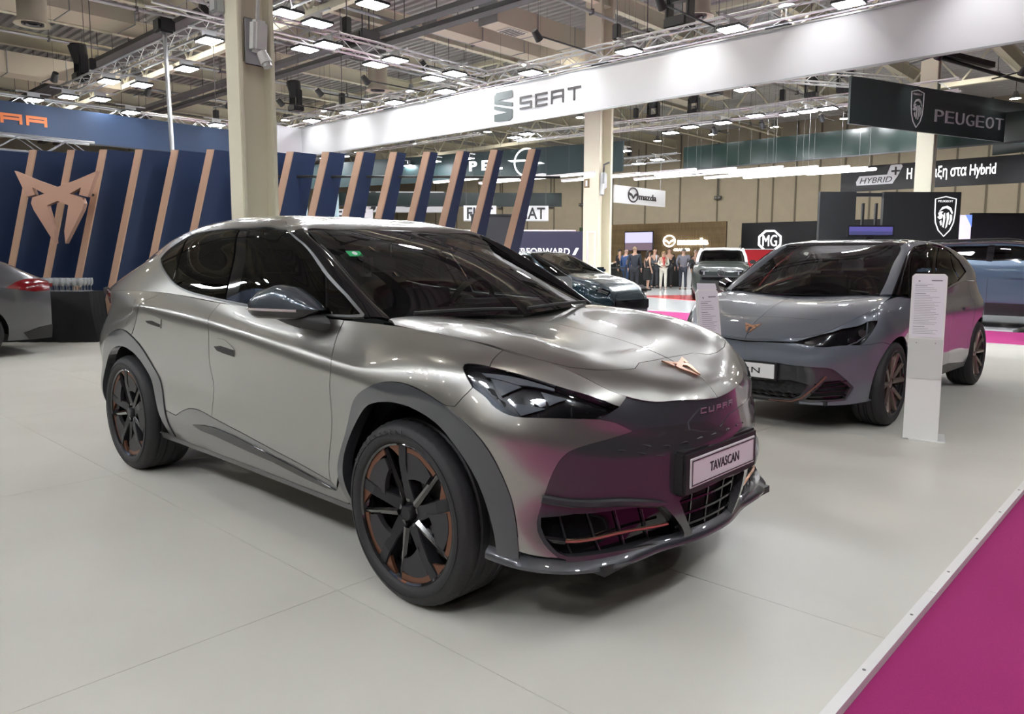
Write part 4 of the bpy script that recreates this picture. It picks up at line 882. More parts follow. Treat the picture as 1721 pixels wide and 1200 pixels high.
truss((-22.2, 4.9), (-5.0, 4.9), TZ, 'aluminium truss leading over the car to the blue banner'); truss((-22.3, -8), (-22.3, 11.7), 5.42, 'aluminium truss along the top of the blue banner')
truss((-22.3, -6.5), (6, -6.5), TZ, 'aluminium truss behind the photographer over the stand'); truss((4.6, -6.3), (4.6, 11.6), TZ, 'aluminium truss along the carpet side of the stand')
truss((-14.8, -2.5), (-14.8, 3.0), 3.34, 'low aluminium truss just behind the tops of the blue wall panels')
GA, GB, GC, GD, GE = ['flood lights on the '+s for s in ('banner truss', 'cross truss', 'left truss', 'blue banner truss', 'far stands')]
for k, x in enumerate((-22.2, -20.03, -17.95, -15.65, -13.46, -10.37, -7.51, -5.09, -2.88, -.5, 2.0)): place_light(x, 11.5, 5.8, 'white lit flood light clamped to the near side of the long banner truss', GA)
for x in (-21.0, -16.6, -14.0, -11.58, -8.66, -4.4, -1.6, 1.2): place_light(x, 12.2, 5.8, 'white lit flood light on the far side of the long banner truss', GA+', far side')
for x, y in ((-10.69, 5.1), (-10.81, 5.81), (-9.12, 5.86), (-11.93, 6.8), (-12.58, 6.64), (-11.85, 8.52), (-12.53, 8.48), (-11.8, 10.32), (-12.56, 10.3)): place_light(x, y, 5.8, 'white lit flood light in the double row of the truss leading to the banner', GB, math.pi/2)
for x, y in ((-12.79, 4.6), (-15.38, 5.29), (-18.04, 4.55), (-17.85, 5.25), (-20.8, 4.48), (-20.49, 5.18), (-7.5, 4.6), (-6.2, 5.25)): place_light(x, y, 5.6 if x < -12 else 5.8, 'white lit flood light on the truss that runs over the blue banner', GC)
for x, y in ((-21.95, 3.97), (-22.1, 2.0), (-21.87, 6.48), (-22.05, 9.22)): place_light(x, y, 5.6, 'white lit flood light washing down the blue banner', GD)
for x in (-20, -16, -12, -8, -5, -2.2, .6, 3): place_light(x, -6.2, 5.8, 'added white flood light on the truss behind the photographer', 'flood lights behind the photographer')
for x in (-18.5, -14.5, -10.5, -7, -3.6, -.8, 1.8): place_light(x, -6.85, 5.8, 'added white flood light on the truss behind the photographer', 'flood lights behind the photographer, far side')  # second row added out of view to brighten car side, column and fins
for y in (-4, -1, 2, 5, 8): place_light(4.3, y, 5.8, 'white lit flood light along the carpet edge', 'flood lights over the carpet edge')
# far floods, as many as can be told apart beyond the white banner
FAR = [(-12.2, 21, 5.7), (-11.1, 20.4, 5.7), (-9.9, 20.4, 5.7), (-8.7, 20.2, 5.75), (-7.7, 20.4, 5.7), (-6.5, 20.3, 5.7), (-7.8, 17.6, 6.0), (-6.9, 17.0, 6.0), (-6.1, 16.4, 6.1), (-5.6, 17.5, 6.1), (-5.2, 16.8, 6.0), (-15.2, 22.5, 5.5), (-16.4, 23.4, 5.5), (-17.4, 23.6, 5.4), (-16.1, 24.9, 5.3), (-15.0, 24.6, 5.35), (-18.3, 19.5, 6.0), (-17.4, 19.2, 6.0), (-6.9, 19.8, 5.6), (-5.7, 20.8, 5.5), (-4.8, 21.3, 5.4), (-18.6, 17.2, 5.0), (-20.8, 17.5, 5.1), (-22.6, 17.8, 5.1), (-26.5, 16.3, 5.6), (-27.3, 15.5, 5.5), (-24.8, 16.0, 5.5), (-28.9, 15.8, 5.6), (-1.0, 23.0, 5.3)]
PF = panel_light(*FAR[0], 'small white lit flood light over the stands beyond the white banner', GE); MB().rod((0, 0, .2), (0, 0, 4.9), .004, 4).build('suspension_wire', TRAY, PF)
for q in FAR[1:]: dup(PF, q)
truss((-18, 19.2), (-8, 20.8), 5.8, 'distant truss crossing under the roof behind the white banner'); truss((-13, 20.8), (-3.2, 20.8), 5.85, 'distant truss above the dark green banner'); truss((-19.5, 25.6), (-14.6, 25.6), 5.4, 'distant truss beside the end of the teal banner'); truss((-7.9, 15.6), (-4.7, 21), 6.1, 'distant truss at the near end of the green lion banner'); truss((-31, 16.4), (-17, 16.4), 5.65, 'distant truss above the teal banner')
HB = None
def highbay(x, y, z=9.0):
    global HB
    if HB is None:
        HB = thing('high_bay_lamp', 'round warm high bay lamp under the roof deck', 'lamp', (x, y, z), 0, 'warm high bay lamps')
        MB().lathe([(0, .34), (.09, .34), (.12, .2), (.24, .04), (.26, 0), (.24, .0)], 20, 'z').build('shade', GALV, HB, smooth=True); MB().lathe([(0, .012), (.23, .012)], 20, 'z').build('lit_lens', LAMP_H, HB); MB().rod((0, 0, .34), (0, 0, 1.28), .015, 5).build('hanger', TRAY, HB)
    else: dup(HB, (x, y, z))
for x in (-38.5, -35.1, -31.3, -27.8, -24.1, -20.5, -13, -9.5, -6): highbay(x, 8.9)
for x in (-38.5, -31.3, -24.1, -5.8, -1.5): highbay(x, 31.1)
for x in (-34, -27, -20, -13, -5.3): highbay(x, 36)
for x in (-37, -33, -29.4, -25.9, -22.3, -18.6, -15.2, -8.0, -4.5): highbay(x, 20.6)
for x in range(-50, 12, 4): highbay(x+.5, 41.2)  # row added near the back wall to brighten it
for y in (-28, -16, -3): 
    for x in (-38, -30, -22, -14, -6, 2, 10): highbay(x, y)
# moving head lamps on the trusses
def moving_head(x, y, z, label, s=1.0, rz=0.0):
    t = thing('moving_head_light', label, 'light', (x, y, z), rz); MB().rod((0, .12, .1), (0, .12, 10.25-z), .008, 4).build('safety_wire', TRAY, t)
    MB().box((0, 0, .10*s), (.36*s, .30*s, .16*s)).build('base', BLACKM, t, bevel=.02*s); 
    for q in (-.17, .17): MB().box((q*s, 0, .36*s), (.06*s, .18*s, .42*s)).build('yoke_arm', BLACKM, t, bevel=.02*s)
    MB().rod((0, .02, .40*s), (0, -.06*s, .78*s), .15*s, 14, .19*s).build('lamp_head', BLACKM, t, smooth=True); MB().rod((0, -.06*s, .775*s), (0, -.062*s, .80*s), .15*s, 14).build('lens', GLOSS_BLACK, t)
for x, y, z, s, lb in ((-21.3, 5.0, 6.17, 1.25, 'black moving head lamp standing on the truss over the blue banner'), (-20.8, 11.4, 6.17, 1.25, 'black moving head lamp on the far left end of the banner truss'), (-6.57, 12.0, 6.17, 1.5, 'large black moving head lamp on the truss above the white banner'),
        (-12.8, 20.8, 6.17, 1.1, 'black moving head lamp left of the pair beneath the white banner'), (-11.2, 20.8, 6.17, 1.0, 'black moving head lamp, first past the round duct beyond the banner'), (-9.2, 18.5, 6.17, 1.1, 'black moving head lamp hanging mid way beneath the banner'), (-7.2, 20.8, 6.17, 1.0, 'slim black moving head lamp over the green banner'), (-6.2, 20.8, 6.17, 1.2, 'black moving head lamp nearest the lion shield banner'), (-16.2, 22.6, 5.6, 1.0, 'black moving head lamp above the end of the teal banner')):
    moving_head(x, y, z, lb, s)
t = thing('stand_pole', 'slim grey pole rising from the blue wall to the roof truss', 'pole', (-14.0, 4.3, 0)); MB().rod((.15, 0, 0), (-.15, 0, 6.0), .045, 10).build('tube', GALV, t, smooth=True); MB().box((-.15, 0, 6.1), (.35, .35, .3)).build('pulley', BLACKM, t, bevel=.05)
# ---- hanging banners
def spot(x, y, z, tx, ty, tz, W, label, group, ang=62, col=(1, .99, .97)):
    t = thing('spot_light', label, 'light', (x, y, z), 0, group); d = (V3((tx, ty, tz))-V3((x, y, z))).normalized()
    MB().rod(d*-.18, d*.06, .07, 12, .09).build('can', BLACKM, t, smooth=True); q_ = V3((tx-x, ty-y, 0)).normalized(); MB().rod((0, 0, .04), q_*(2.0 if ty > 10 and ty < 12 else .95)+V3((0, 0, .06)), .02, 6).build('outrigger', BLACKM, t); MB().rod((0, 0, .05), (0, 0, 10.2-z), .003, 4).build('safety_wire', TRAY, t)
    L = bpy.data.lights.new('spot_beam', 'SPOT'); L.energy = W; L.spot_size = math.radians(ang); L.spot_blend = 1.0; L.color = col; L.shadow_soft_size = .05
    o = bpy.data.objects.new('spot_beam', L); link(o, t); o.location = d*.09; o.rotation_euler = d.to_track_quat('-Z', 'Y').to_euler()
BW = mat('white banner fabric', (.74, .75, .80), rough=.7)
b = thing('white_banner', 'long white hanging banner with grey lettering and symbol above the silver coupe', 'banner', (-8.0, 11.0, 5.0))
MB().box((0, .03, .02), (23.8, .06, .90)).build('banner_face', BW, b); MB().box((-11.87, -.42, .02), (.06, .90, .90)).build('banner_end', BW, b); MB().box((0, .0, -.44), (23.8, .05, .03)).build('bottom_rail', GALV, b); MB().box((0, .0, .485), (23.8, .05, .03)).build('top_rail', GALV, b)
SYM = mat('grey green print', (.035, .05, .05), rough=.5); LET = mat('dark grey print', (.05, .045, .05), rough=.5)
# S-shaped symbol: two leaning slabs with slits
f = frame((-2.79, -.012, .0), (1, 0, 0), (0, 0, 1)); mb = MB()
for P_ in ([(308, 226), (120, 222), (88, 252), (85, 334), (313, 386), (313, 348), (145, 306), (313, 293)], [(85, 352), (85, 387), (255, 437), (85, 442), (88, 512), (280, 523), (312, 498), (312, 413)]): mb.prism([((x-200)*.00272, (372-y)*.00236) for x, y in P_], .012, f)
mb.build('symbol', SYM, b)
for k, ch in enumerate('SEAT'): block_letter(ch, 'letter', LET, frame((-2.06+k*.487, -.012, .0), (1, 0, 0), (0, 0, 1)), .38, .30, .16, .012, b)
for x in (-18.9, -16.8, -14.6, -12.25, -8.6, -5.6, -3.0, -.6, 1.9):
    spot(x, 9.75, 5.95, x, 10.99, 4.85, 34, 'black spot lamp lighting a round pool on the white banner', 'spots on the white banner', 78)
BLUE = mat('deep blue banner fabric', (.020, .045, .105), rough=.55); ORANGE = mat('orange letters', (.75, .20, .06), rough=.5)
b = thing('blue_banner', 'deep blue hanging banner with orange letters at the left of the hall', 'banner', (-20.5, 1.0, 4.82))
MB().box((-.03, .0, 0), (.06, 16.0, .86)).build('banner_face', BLUE, b); MB().box((0, 0, -.44), (.05, 16.0, .03)).build('bottom_rail', BLACKM, b)
for k, ch in enumerate('CUPRA'):
    block_letter(ch, 'letter', ORANGE, frame((.012, 2.60+(k-4)*.565, .0), (0, 1, 0), (0, 0, 1)), .48, .25, .27, .012, b)
for y in (.3, 3.75, 6.0, 8.3): spot(-19.4, y, 5.75, -20.5, y, 4.75, 13, 'black spot lamp washing the blue banner', 'spots on the blue banner', 48, (.85, .93, 1))
b = thing('blue_banner', 'deep blue hanging banner behind the photographer with orange letters', 'banner', (-8.0, -7.2, 5.0)); MB().box((0, 0, 0), (26, .06, .9)).build('banner_face', BLUE, b)
for k, ch in enumerate('CUPRA'): block_letter(ch, 'letter', ORANGE, frame((2-k*.6, .04, 0), (-1, 0, 0), (0, 0, 1)), .5, .28, .27, .012, b)
for x in (-16, -13, -10, -7, -4, -1, 2): spot(x, -6.2, 5.9, x, -7.17, 4.9, 40, 'black spot lamp washing the banner behind the photographer', 'spots behind the photographer', 60, (.85, .93, 1))
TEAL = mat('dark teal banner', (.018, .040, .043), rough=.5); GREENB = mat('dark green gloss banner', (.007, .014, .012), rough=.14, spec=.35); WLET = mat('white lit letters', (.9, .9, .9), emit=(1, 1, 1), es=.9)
# teal banner with letters and ring emblem
A_, B2 = V3((-13.5, 20.0, 0)), V3((-30.2, 15.9, 0)); dx = (A_-B2).normalized(); L = (A_-B2).length
b = thing('teal_banner', 'dark teal hanging banner with white letters and ring emblem', 'banner', tuple((A_+B2)/2+V3((0, 0, 4.92)))); ang = math.atan2(dx.y, dx.x); b.rotation_euler = (0, 0, ang)
MB().box((0, .03, 0), (L, .06, 1.06)).build('banner_face', TEAL, b)
def tx(px_):  # along the banner from its right end
    return L/2-px_
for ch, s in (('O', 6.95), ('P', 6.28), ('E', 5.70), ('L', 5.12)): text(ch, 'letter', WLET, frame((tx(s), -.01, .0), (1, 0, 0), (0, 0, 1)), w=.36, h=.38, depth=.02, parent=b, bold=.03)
f = frame((tx(3.9), -.02, .02), (1, 0, 0), (0, 0, 1)); mb = MB(); mb.tube([f @ V3((.50*math.cos(a), .50*math.sin(a), 0)) for a in np.linspace(0, 2*math.pi, 40, endpoint=False)], .03, 6, True); mb.build('ring_emblem', WLET, b, smooth=True)
mb = MB(); mb.prism([(-.80, .10), (-.05, .10), (.05, .03), (-.62, .03)], .02, f); mb.prism([(.80, -.10), (.05, -.10), (-.05, -.03), (.62, -.03)], .02, f); mb.build('bolt_emblem', WLET, b)
b = thing('green_banner', 'dark green gloss banner hanging over the black hybrid sign', 'banner', (-6.4, 22.0, 4.92)); MB().box((0, .03, 0), (11.7, .06, .80)).build('banner_face', GREENB, b); MB().box((0, 0, -.42), (11.7, .06, .04)).build('rail', BLACKM, b)
for x in (-10.6, -8.9, -7.0, -4.6, -3.9, -1.7): spot(x, 21.2, 5.6, x, 22.0, 4.9, 7, 'small spot lamp lighting the dark green banner', 'spots on the green banner', 60, (.8, 1, .92))
# lion shield banner
def lion(fr, s, m, par):
    sh = [(0, -1.22), (.34, -.86), (.52, -.42), (.58, .1), (.60, .92), (0, 1.06), (-.60, .92), (-.58, .1), (-.52, -.42), (-.34, -.86)]
    mb = MB(); P_ = [fr @ V3((x*s, y*s, 0)) for x, y in sh]; mb.tube(P_, .035*s, 5, True); o = mb.build('shield_outline', m, par)
    mane = [[(-.36, .26), (-.18, .52), (.10, .60), (.32, .48), (.44, .20), (.40, .10), (.26, .36), (.04, .46), (-.14, .40)], [(-.40, .18), (-.34, .02), (-.44, -.06), (-.30, -.18), (-.16, -.12), (-.12, .06), (-.22, .16), (-.10, .26), (-.26, .28)],
            [(.40, .06), (.42, -.2), (.30, -.5), (.24, -.46), (.30, -.18), (.28, .1)], [(.20, .22), (.24, -.1), (.14, -.62), (.06, -.7), (.12, -.2), (.08, .16)], [(-.02, .2), (.02, -.1), (-.04, -.66), (-.12, -.6), (-.08, -.2), (-.10, .04)], [(-.2, -.22), (-.16, -.5), (-.22, -.54), (-.3, -.3)]]
    mb = MB()
    for q in mane: mb.prism([(x*s, y*s-.06*s) for x, y in q], .03*s, fr)
    mb.build('lion_head', m, par); text('PEUGEOT', 'shield_lettering', m, fr @ Matrix.Translation((0, .80*s, 0)), w=.86*s, h=.12*s, depth=.02*s, parent=par)
LIONM = mat('brushed silver letters', (.66, .67, .68), rough=.35, metal=.25)
A_, B2 = V3((-4.42, 16.2, 0)), V3((-1.45, 24.4, 0)); dx = (B2-A_).normalized(); L = (B2-A_).length
b = thing('lion_banner', 'dark grey green hanging banner with a lion shield and silver letters', 'banner', tuple((A_+B2)/2+V3((0, 0, 5.08)))); b.rotation_euler = (0, 0, math.atan2(dx.y, dx.x))
MB().box((0, .03, 0), (L, .06, 1.10)).build('banner_face', mat('dark grey green banner', (.040, .056, .054), rough=.35), b); MB().box((L/2-.0, .9, 0), (.06, 1.8, 1.10)).build('banner_return', MATS['dark grey green banner'], b)
for k, ch in enumerate('PEUGEOT'): text(ch, 'letter', LIONM, frame((-1.05+k*.43, -.015, -.10), (1, 0, 0), (0, 0, 1)), w=.33, h=.30, depth=.03, parent=b, bold=-.01)
lion(frame((-1.95, -.02, .03), (1, 0, 0), (0, 0, 1)), .40, LIONM, b)
for q in (-2.2, 1.2): p = (A_+B2)/2+dx*q; spot(p.x+.7, p.y-.5, 6.1, p.x, p.y, 5.0, 9, 'spot lamp on the lion shield banner', 'spots on the lion banner', 60)
t = thing('track_rail', 'black track rail hanging above the lion shield banner', 'rail', (-3.3, 20.0, 6.5)); MB().rod((-1.2, -4, .1), (1.2, 4.2, -.1), .05, 8).build('rail', BLACKM, t); MB().box((.2, .6, .12), (.18, 2.8, .14), Matrix.Rotation(-.28, 3, 'Z')).build('track_adaptor', BLACKM, t)
# hybrid sign
b = thing('hybrid_sign', 'black sign board with hybrid badge and white Greek lettering', 'sign', (-4.0, 24.0, 3.98)); MB().box((0, .05, 0), (6.7, .1, .82)).build('board', mat('satin black board', (.014, .014, .016), rough=.4), b)
SIL = mat('silver badge', (.62, .63, .66), rough=.35, metal=.3)
mb = MB(); f = frame((-2.12, -.01, -.02), (1, 0, 0), (0, 0, 1)); mb.prism([(-.70, -.20), (.42, -.20), (.50, -.06), (.56, .02), (.70, .34), (.66, .40), (.34, .40), (.24, .10), (-.62, .10), (-.72, -.08)], .02, f); mb.build('badge', SIL, b)
text('HYBRID', 'badge_lettering', BLACK_P, frame((-2.22, -.035, -.075), (1, 0, 0), (0, 0, 1)), w=1.0, h=.18, depth=.01, parent=b, shear=.25); text('+', 'badge_plus', BLACK_P, frame((-1.62, -.035, .18), (1, 0, 0), (0, 0, 1)), w=.26, h=.26, depth=.01, parent=b, bold=.01)
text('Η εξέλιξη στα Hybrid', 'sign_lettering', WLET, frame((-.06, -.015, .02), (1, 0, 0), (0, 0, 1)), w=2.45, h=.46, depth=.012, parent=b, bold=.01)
# strip light canopy
k = 0
for x0, x1, yy in ((-18.6, -16.4, 15.6), (-16.2, -14.0, 16.3), (-15.6, -12.4, 16.9), (-13.9, -11.5, 18.0), (-12.4, -9.6, 18.2), (-11.4, -8.6, 18.8), (-10.4, -7.4, 19.4), (-9.4, -6.6, 20.0), (-8.4, -5.9, 20.6), (-8.0, -5.6, 21.2), (-7.6, -5.5, 21.7), (-17.6, -15.0, 16.9), (-14.8, -12.0, 18.2), (-12.6, -10.0, 19.4), (-10.6, -8.2, 20.6), (-9.6, -7.4, 21.4)):
    t = thing('strip_light', 'long white lit strip lamp in the canopy under the teal and green banners', 'light', ((x0+x1)/2, yy, 4.0), .0, 'strip lights of the canopy'); MB().box((0, 0, .03), (x1-x0, .16, .06)).build('housing', WHITE_P, t); MB().box((0, 0, -.012), (x1-x0-.04, .13, .02)).build('lit_tube', STRIP, t)
    for s in (-.4, .4): MB().rod((s*(x1-x0), 0, .05), (s*(x1-x0), 0, 6.25), .003, 4).build('suspension_wire', TRAY, t)
# mazda hanging sign
b = thing('white_sign', 'white hanging sign with grey winged oval and letters', 'sign', (-15.2, 23.8, 3.83)); MB().box((-.05, 0, 0), (.1, 3.65, .68)).build('board', mat('white lit sign board', (.85, .86, .87), rough=.4, emit=(1, 1, 1), es=.03), b)
def wing_oval(fr, s, m, par, fill=None):
    mb = MB(); mb.tube([fr @ V3((s*.62*math.cos(a), s*.5*math.sin(a), 0)) for a in np.linspace(0, 2*math.pi, 32, endpoint=False)], s*.06, 6, True); mb.build('oval_emblem', m, par)
    mb = MB(); mb.prism([(-.56*s, .18*s), (-.2*s, .06*s), (0, -.16*s), (.2*s, .06*s), (.56*s, .18*s), (.52*s, -.02*s), (.2*s, -.1*s), (0, -.3*s), (-.2*s, -.1*s), (-.52*s, -.02*s)], s*.05, fr); mb.build('wing_emblem', m, par)
wing_oval(frame((.01, -.62, .02), (0, 1, 0), (0, 0, 1)), .55, LET, b); text('mazda', 'lettering', LET, frame((.012, .45, -.02), (0, 1, 0), (0, 0, 1)), w=1.3, h=.26, depth=.02, parent=b, bold=.02)
for y in (-1.5, 1.5): MB().rod((-.05, y, .34), (-.05, y, 6.3), .01, 4).build('wire', TRAY, b)
# ---- wall of slanted fins
NAVY = mat('navy wall paint', (.020, .040, .105), rough=.5); COPF = mat('copper fin edge', (.70, .46, .33), rough=.33, metal=.5); SLATE = mat('slate wall panel', (.022, .032, .048), rough=.6)
tops = [(-12.5, 1.26), (-12.02, 1.69), (-11.54, 2.03), (-11.09, 2.43), (-10.71, 2.86), (-10.2, 3.23), (-9.72, 3.72), (-9.45, 4.26), (-9.02, 4.68), (-8.58, 5.07), (-8.17, 5.46), (-7.73, 5.82), (-7.24, 6.13), (-6.72, 6.41), (-6.18, 6.75)]
H = 3.12; lean = RTV*.80
def fin(q, D, label, grp, D2=None):
    p = V3((*q, 0)); t = thing('wall_fin', label, 'panel', tuple(p-lean), 0, grp); up_ = lean+V3((0, 0, H)); w = RTV*.108; D2 = D if D2 is None else D2; yv = V3((0, 1, 0))
    def sl(d0, d1, e0, e1, name, m):        # slab from depth d0..d1 at the foot to e0..e1 at the head
        V = [yv*d0, w+yv*d0, w+yv*d1, yv*d1]+[up_+yv*e0, up_+w+yv*e0, up_+w+yv*e1, up_+yv*e1]
        MB().add(V, [(3, 2, 1, 0), (4, 5, 6, 7), (0, 1, 5, 4), (1, 2, 6, 5), (2, 3, 7, 6), (3, 0, 4, 7)]).build(name, m, t)
    sl(0, .02, 0, .02, 'copper_edge', COPF); sl(.02, D, .02, D2, 'fin_body', NAVY)
for k, q in enumerate(tops):
    if k < 7: fin(q, .58, 'copper-edged navy slanted fin of the closed wall behind the bronze emblem', 'fins of the closed wall')
    else: e = (.46, .34, .27, .21, .18, .16, .15, .15)[k-7]; fin(q, e+.20, 'copper-edged navy slanted fin of the open row above the coupe roof', 'fins of the open row', e)
for s in range(3): q = V3((-12.98-.46*s, .84-.43*s, 0)); fin((q.x, q.y), .58, 'copper-edged navy slanted fin of the closed wall behind the bronze emblem', 'fins of the closed wall')
t = thing('back_wall_panel', 'dark navy wall board closing the gaps behind the fins', 'panel', (-12.9, 1.75, 0)); 
MB().box((-.72, -.30, H/2-.02), (7.2, .05, H-.04), Matrix.Rotation(math.atan2(RTV.y, RTV.x), 3, 'Z')).build('board', NAVY, t)
MB().box((-.72, -.37, H/2-.2), (7.0, .04, H-.4), Matrix.Rotation(math.atan2(RTV.y, RTV.x), 3, 'Z')).build('lower_board', SLATE, t)
t = thing('cross_rail', 'thin dark rail linking the open fins', 'rail', (-7.9, 5.9, 2.72)); MB().rod(-RTV*2.6, RTV*2.4, .022, 6).build('bar', BLACKM, t)
EMB = mat('bronze emblem paint', (.60, .37, .28), rough=.45, metal=.35)
c = V3(cam.location)+12.25*(V3(fw)+V3(rt)*(103-860.5)/1267.16-V3(up)*(345-571)/1267.16)
t = thing('wall_emblem', 'big bronze emblem of two crossed horns on the navy fin wall', 'emblem', tuple(c)); emblem('emblem_body', frame((0, 0, 0), RTV, (0, 0, 1)), .66, .10, EMB, t)
for s in (-.3, .3): MB().rod(RTV*s+V3((0, 0, .2)), RTV*s+FWV*.5+V3((0, 0, .2)), .025, 6).build('standoff', BLACKM, t)

# control nets of the grey hatchback
HX2=[-.35,0,.25,.45,.6,.72,.80,.87]
HY2=[0,.2,.4,.55,.68,.78,.86]
HZ2=[[1.06,1.062,1.065,1.065,1.06,1.045,1.01],[1.015,1.018,1.025,1.028,1.02,1.0,.955],[.975,.978,.985,.985,.970,.94,.885],[.925,.927,.93,.925,.90,.855,.80],
 [.875,.875,.868,.85,.81,.75,.70],[.825,.823,.805,.77,.715,.66,.62],[.775,.772,.745,.70,.64,.6,.56],[.71,.708,.67,.62,.57,.53,.5]]
QB=Patch(np.array([[[x,y,HZ2[i][j]] for i,x in enumerate(HX2)] for j,y in enumerate(HY2)])[::-1],tops='b')
def T2(x,y): return float((_spl(HX2,[x])@np.array(HZ2)@_spl(HY2,[y]).T)[0,0])
G2=[[(-.163,.67,1.053),(-.47,.632,1.19),(-.77,.588,1.33),(-1.06,.54,1.464),(-1.085,.44,1.472),(-1.11,.24,1.478),(-1.12,0,1.48)],
[(-.19,.72,1.058),(-.52,.69,1.225),(-.83,.64,1.375),(-1.10,.57,1.487),(-1.12,.46,1.50),(-1.15,.25,1.506),(-1.16,0,1.508)],
[(-.28,.78,1.045),(-.62,.735,1.215),(-.95,.68,1.375),(-1.22,.61,1.487),(-1.24,.49,1.515),(-1.27,.26,1.522),(-1.28,0,1.524)],
[(-.75,.825,1.008),(-.98,.775,1.20),(-1.2,.71,1.37),(-1.4,.635,1.495),(-1.42,.51,1.528),(-1.44,.27,1.537),(-1.45,0,1.538)],
[(-1.3,.835,1.035),(-1.42,.785,1.21),(-1.55,.715,1.375),(-1.68,.635,1.50),(-1.7,.51,1.533),(-1.72,.27,1.541),(-1.73,0,1.542)],
[(-1.9,.83,1.10),(-1.98,.785,1.23),(-2.06,.715,1.37),(-2.14,.635,1.48),(-2.16,.51,1.522),(-2.17,.27,1.533),(-2.18,0,1.535)],
[(-2.4,.82,1.13),(-2.46,.78,1.235),(-2.52,.715,1.345),(-2.58,.63,1.435),(-2.6,.51,1.488),(-2.61,.27,1.503),(-2.62,0,1.506)],
[(-2.85,.80,1.10),(-2.92,.76,1.20),(-2.98,.685,1.285),(-3.02,.605,1.36),(-3.05,.51,1.415),(-3.07,.27,1.435),(-3.08,0,1.44)],
[(-3.18,.72,1.05),(-3.19,.67,1.13),(-3.2,.61,1.21),(-3.21,.55,1.29),(-3.26,.5,1.345),(-3.27,.27,1.375),(-3.27,0,1.38)],
[(-3.40,.62,.98),(-3.40,.60,1.05),(-3.38,.57,1.12),(-3.36,.52,1.18),(-3.35,.44,1.22),(-3.35,.25,1.24),(-3.35,0,1.245)]]
QG=Patch(np.array(G2).transpose(1,0,2),tops='b')
bx2=np.array([g[0] for g in G2])[::-1]
def belt2(x): return tuple((_spl(bx2[:,0],[x])@bx2)[0])
cols2=[(-3.46,0,-1,0),(-3.44,.40,-1,.1),(-3.34,.66,-.7,.7),(-3.12,.82,-.3,1),(-2.767,.89,0,1),(-2.3,.885,0,1),(-1.8,.88,0,1),(-1.2,.88,0,1),(-.7,.885,0,1),(-.35,.89,0,1),(0,.895,0,1),(.28,.865,.15,1),(.46,.80,.4,.9),(.62,.71,.6,.8),(.76,.60,.75,.65),(.83,.45,.92,.4),(.86,.25,.98,.15),(.87,0,1,0)]
PER2=np.array([(-.30,.735),(0,.765),(.25,.755),(.42,.715),(.55,.655),(.67,.58),(.76,.48),(.82,.36),(.855,.2),(.865,0)])
A2=[]
for k,(x,y,nx,ny) in enumerate(cols2):
    n=np.hypot(nx,ny); nx,ny=nx/n,ny/n
    if k<=9: rows=[(.06,.235),(.025,.36),(.02,.48),(.02,.60),(.012,.71),(0,.82),(.012,.90),(.04,.955)]
    elif k<=11: rows=[(.05,.24),(.02,.36),(.01,.48),(0,.60),(0,.70),(.005,.79),(.03,.87),(.065,.93)]
    elif k==12: rows=[(.02,.24),(.01,.34),(0,.44),(0,.54),(0,.63),(.01,.71),(.035,.78),(.06,.83)]
    elif k==13: rows=[(.0,.235),(.0,.33),(0,.42),(0,.51),(0,.59),(.01,.66),(.03,.72),(.05,.77)]
    elif k==14: rows=[(.0,.235),(.0,.32),(0,.40),(0,.48),(0,.55),(.008,.61),(.02,.665),(.03,.71)]
    else: rows=[(.0,.235),(-.005,.31),(0,.385),(0,.455),(0,.52),(.003,.58),(.01,.63),(.012,.672)]
    col=[(x-d*nx,y-d*ny,z) for d,z in rows]
    if k==0: col.append((-3.42,0,.98))
    elif k==1: col.append((-3.40,.40,.98))
    elif k<=8: col.append(belt2({2:-3.36,3:-3.1}.get(k,x)))
    elif k==9: col.append((-.33,.785,1.035))
    else:
        px,py={10:(0,.765),11:(.25,.755),12:(.42,.715),13:(.55,.655),14:(.67,.58),15:(.78,.45),16:(.845,.25),17:(.865,0)}[k]
        col.append((px,py,T2(px,py)))
    A2.append(col)
QA=Patch(np.array(A2).transpose(1,0,2),ends='ab')
W2=[]
for t in (0,1/3,2/3,1):
    e=np.array(G2[0][int(round(t*3))]); c0=np.array([-.02,0,1.045]); c1=np.array([-1.12,0,1.48]); c=c0+(c1-c0)*t+np.array([.45,0,1])*.04*4*t*(1-t)
    row=[]
    for q in (0,.12,.35,.65,1):
        y=e[1]*(1-q); w=(y/e[1])**2; p=c+(e-c)*w; p[1]=y; row.append(p)
    W2.append(row)
QW=Patch(np.array(W2).transpose(1,0,2),tops='b')

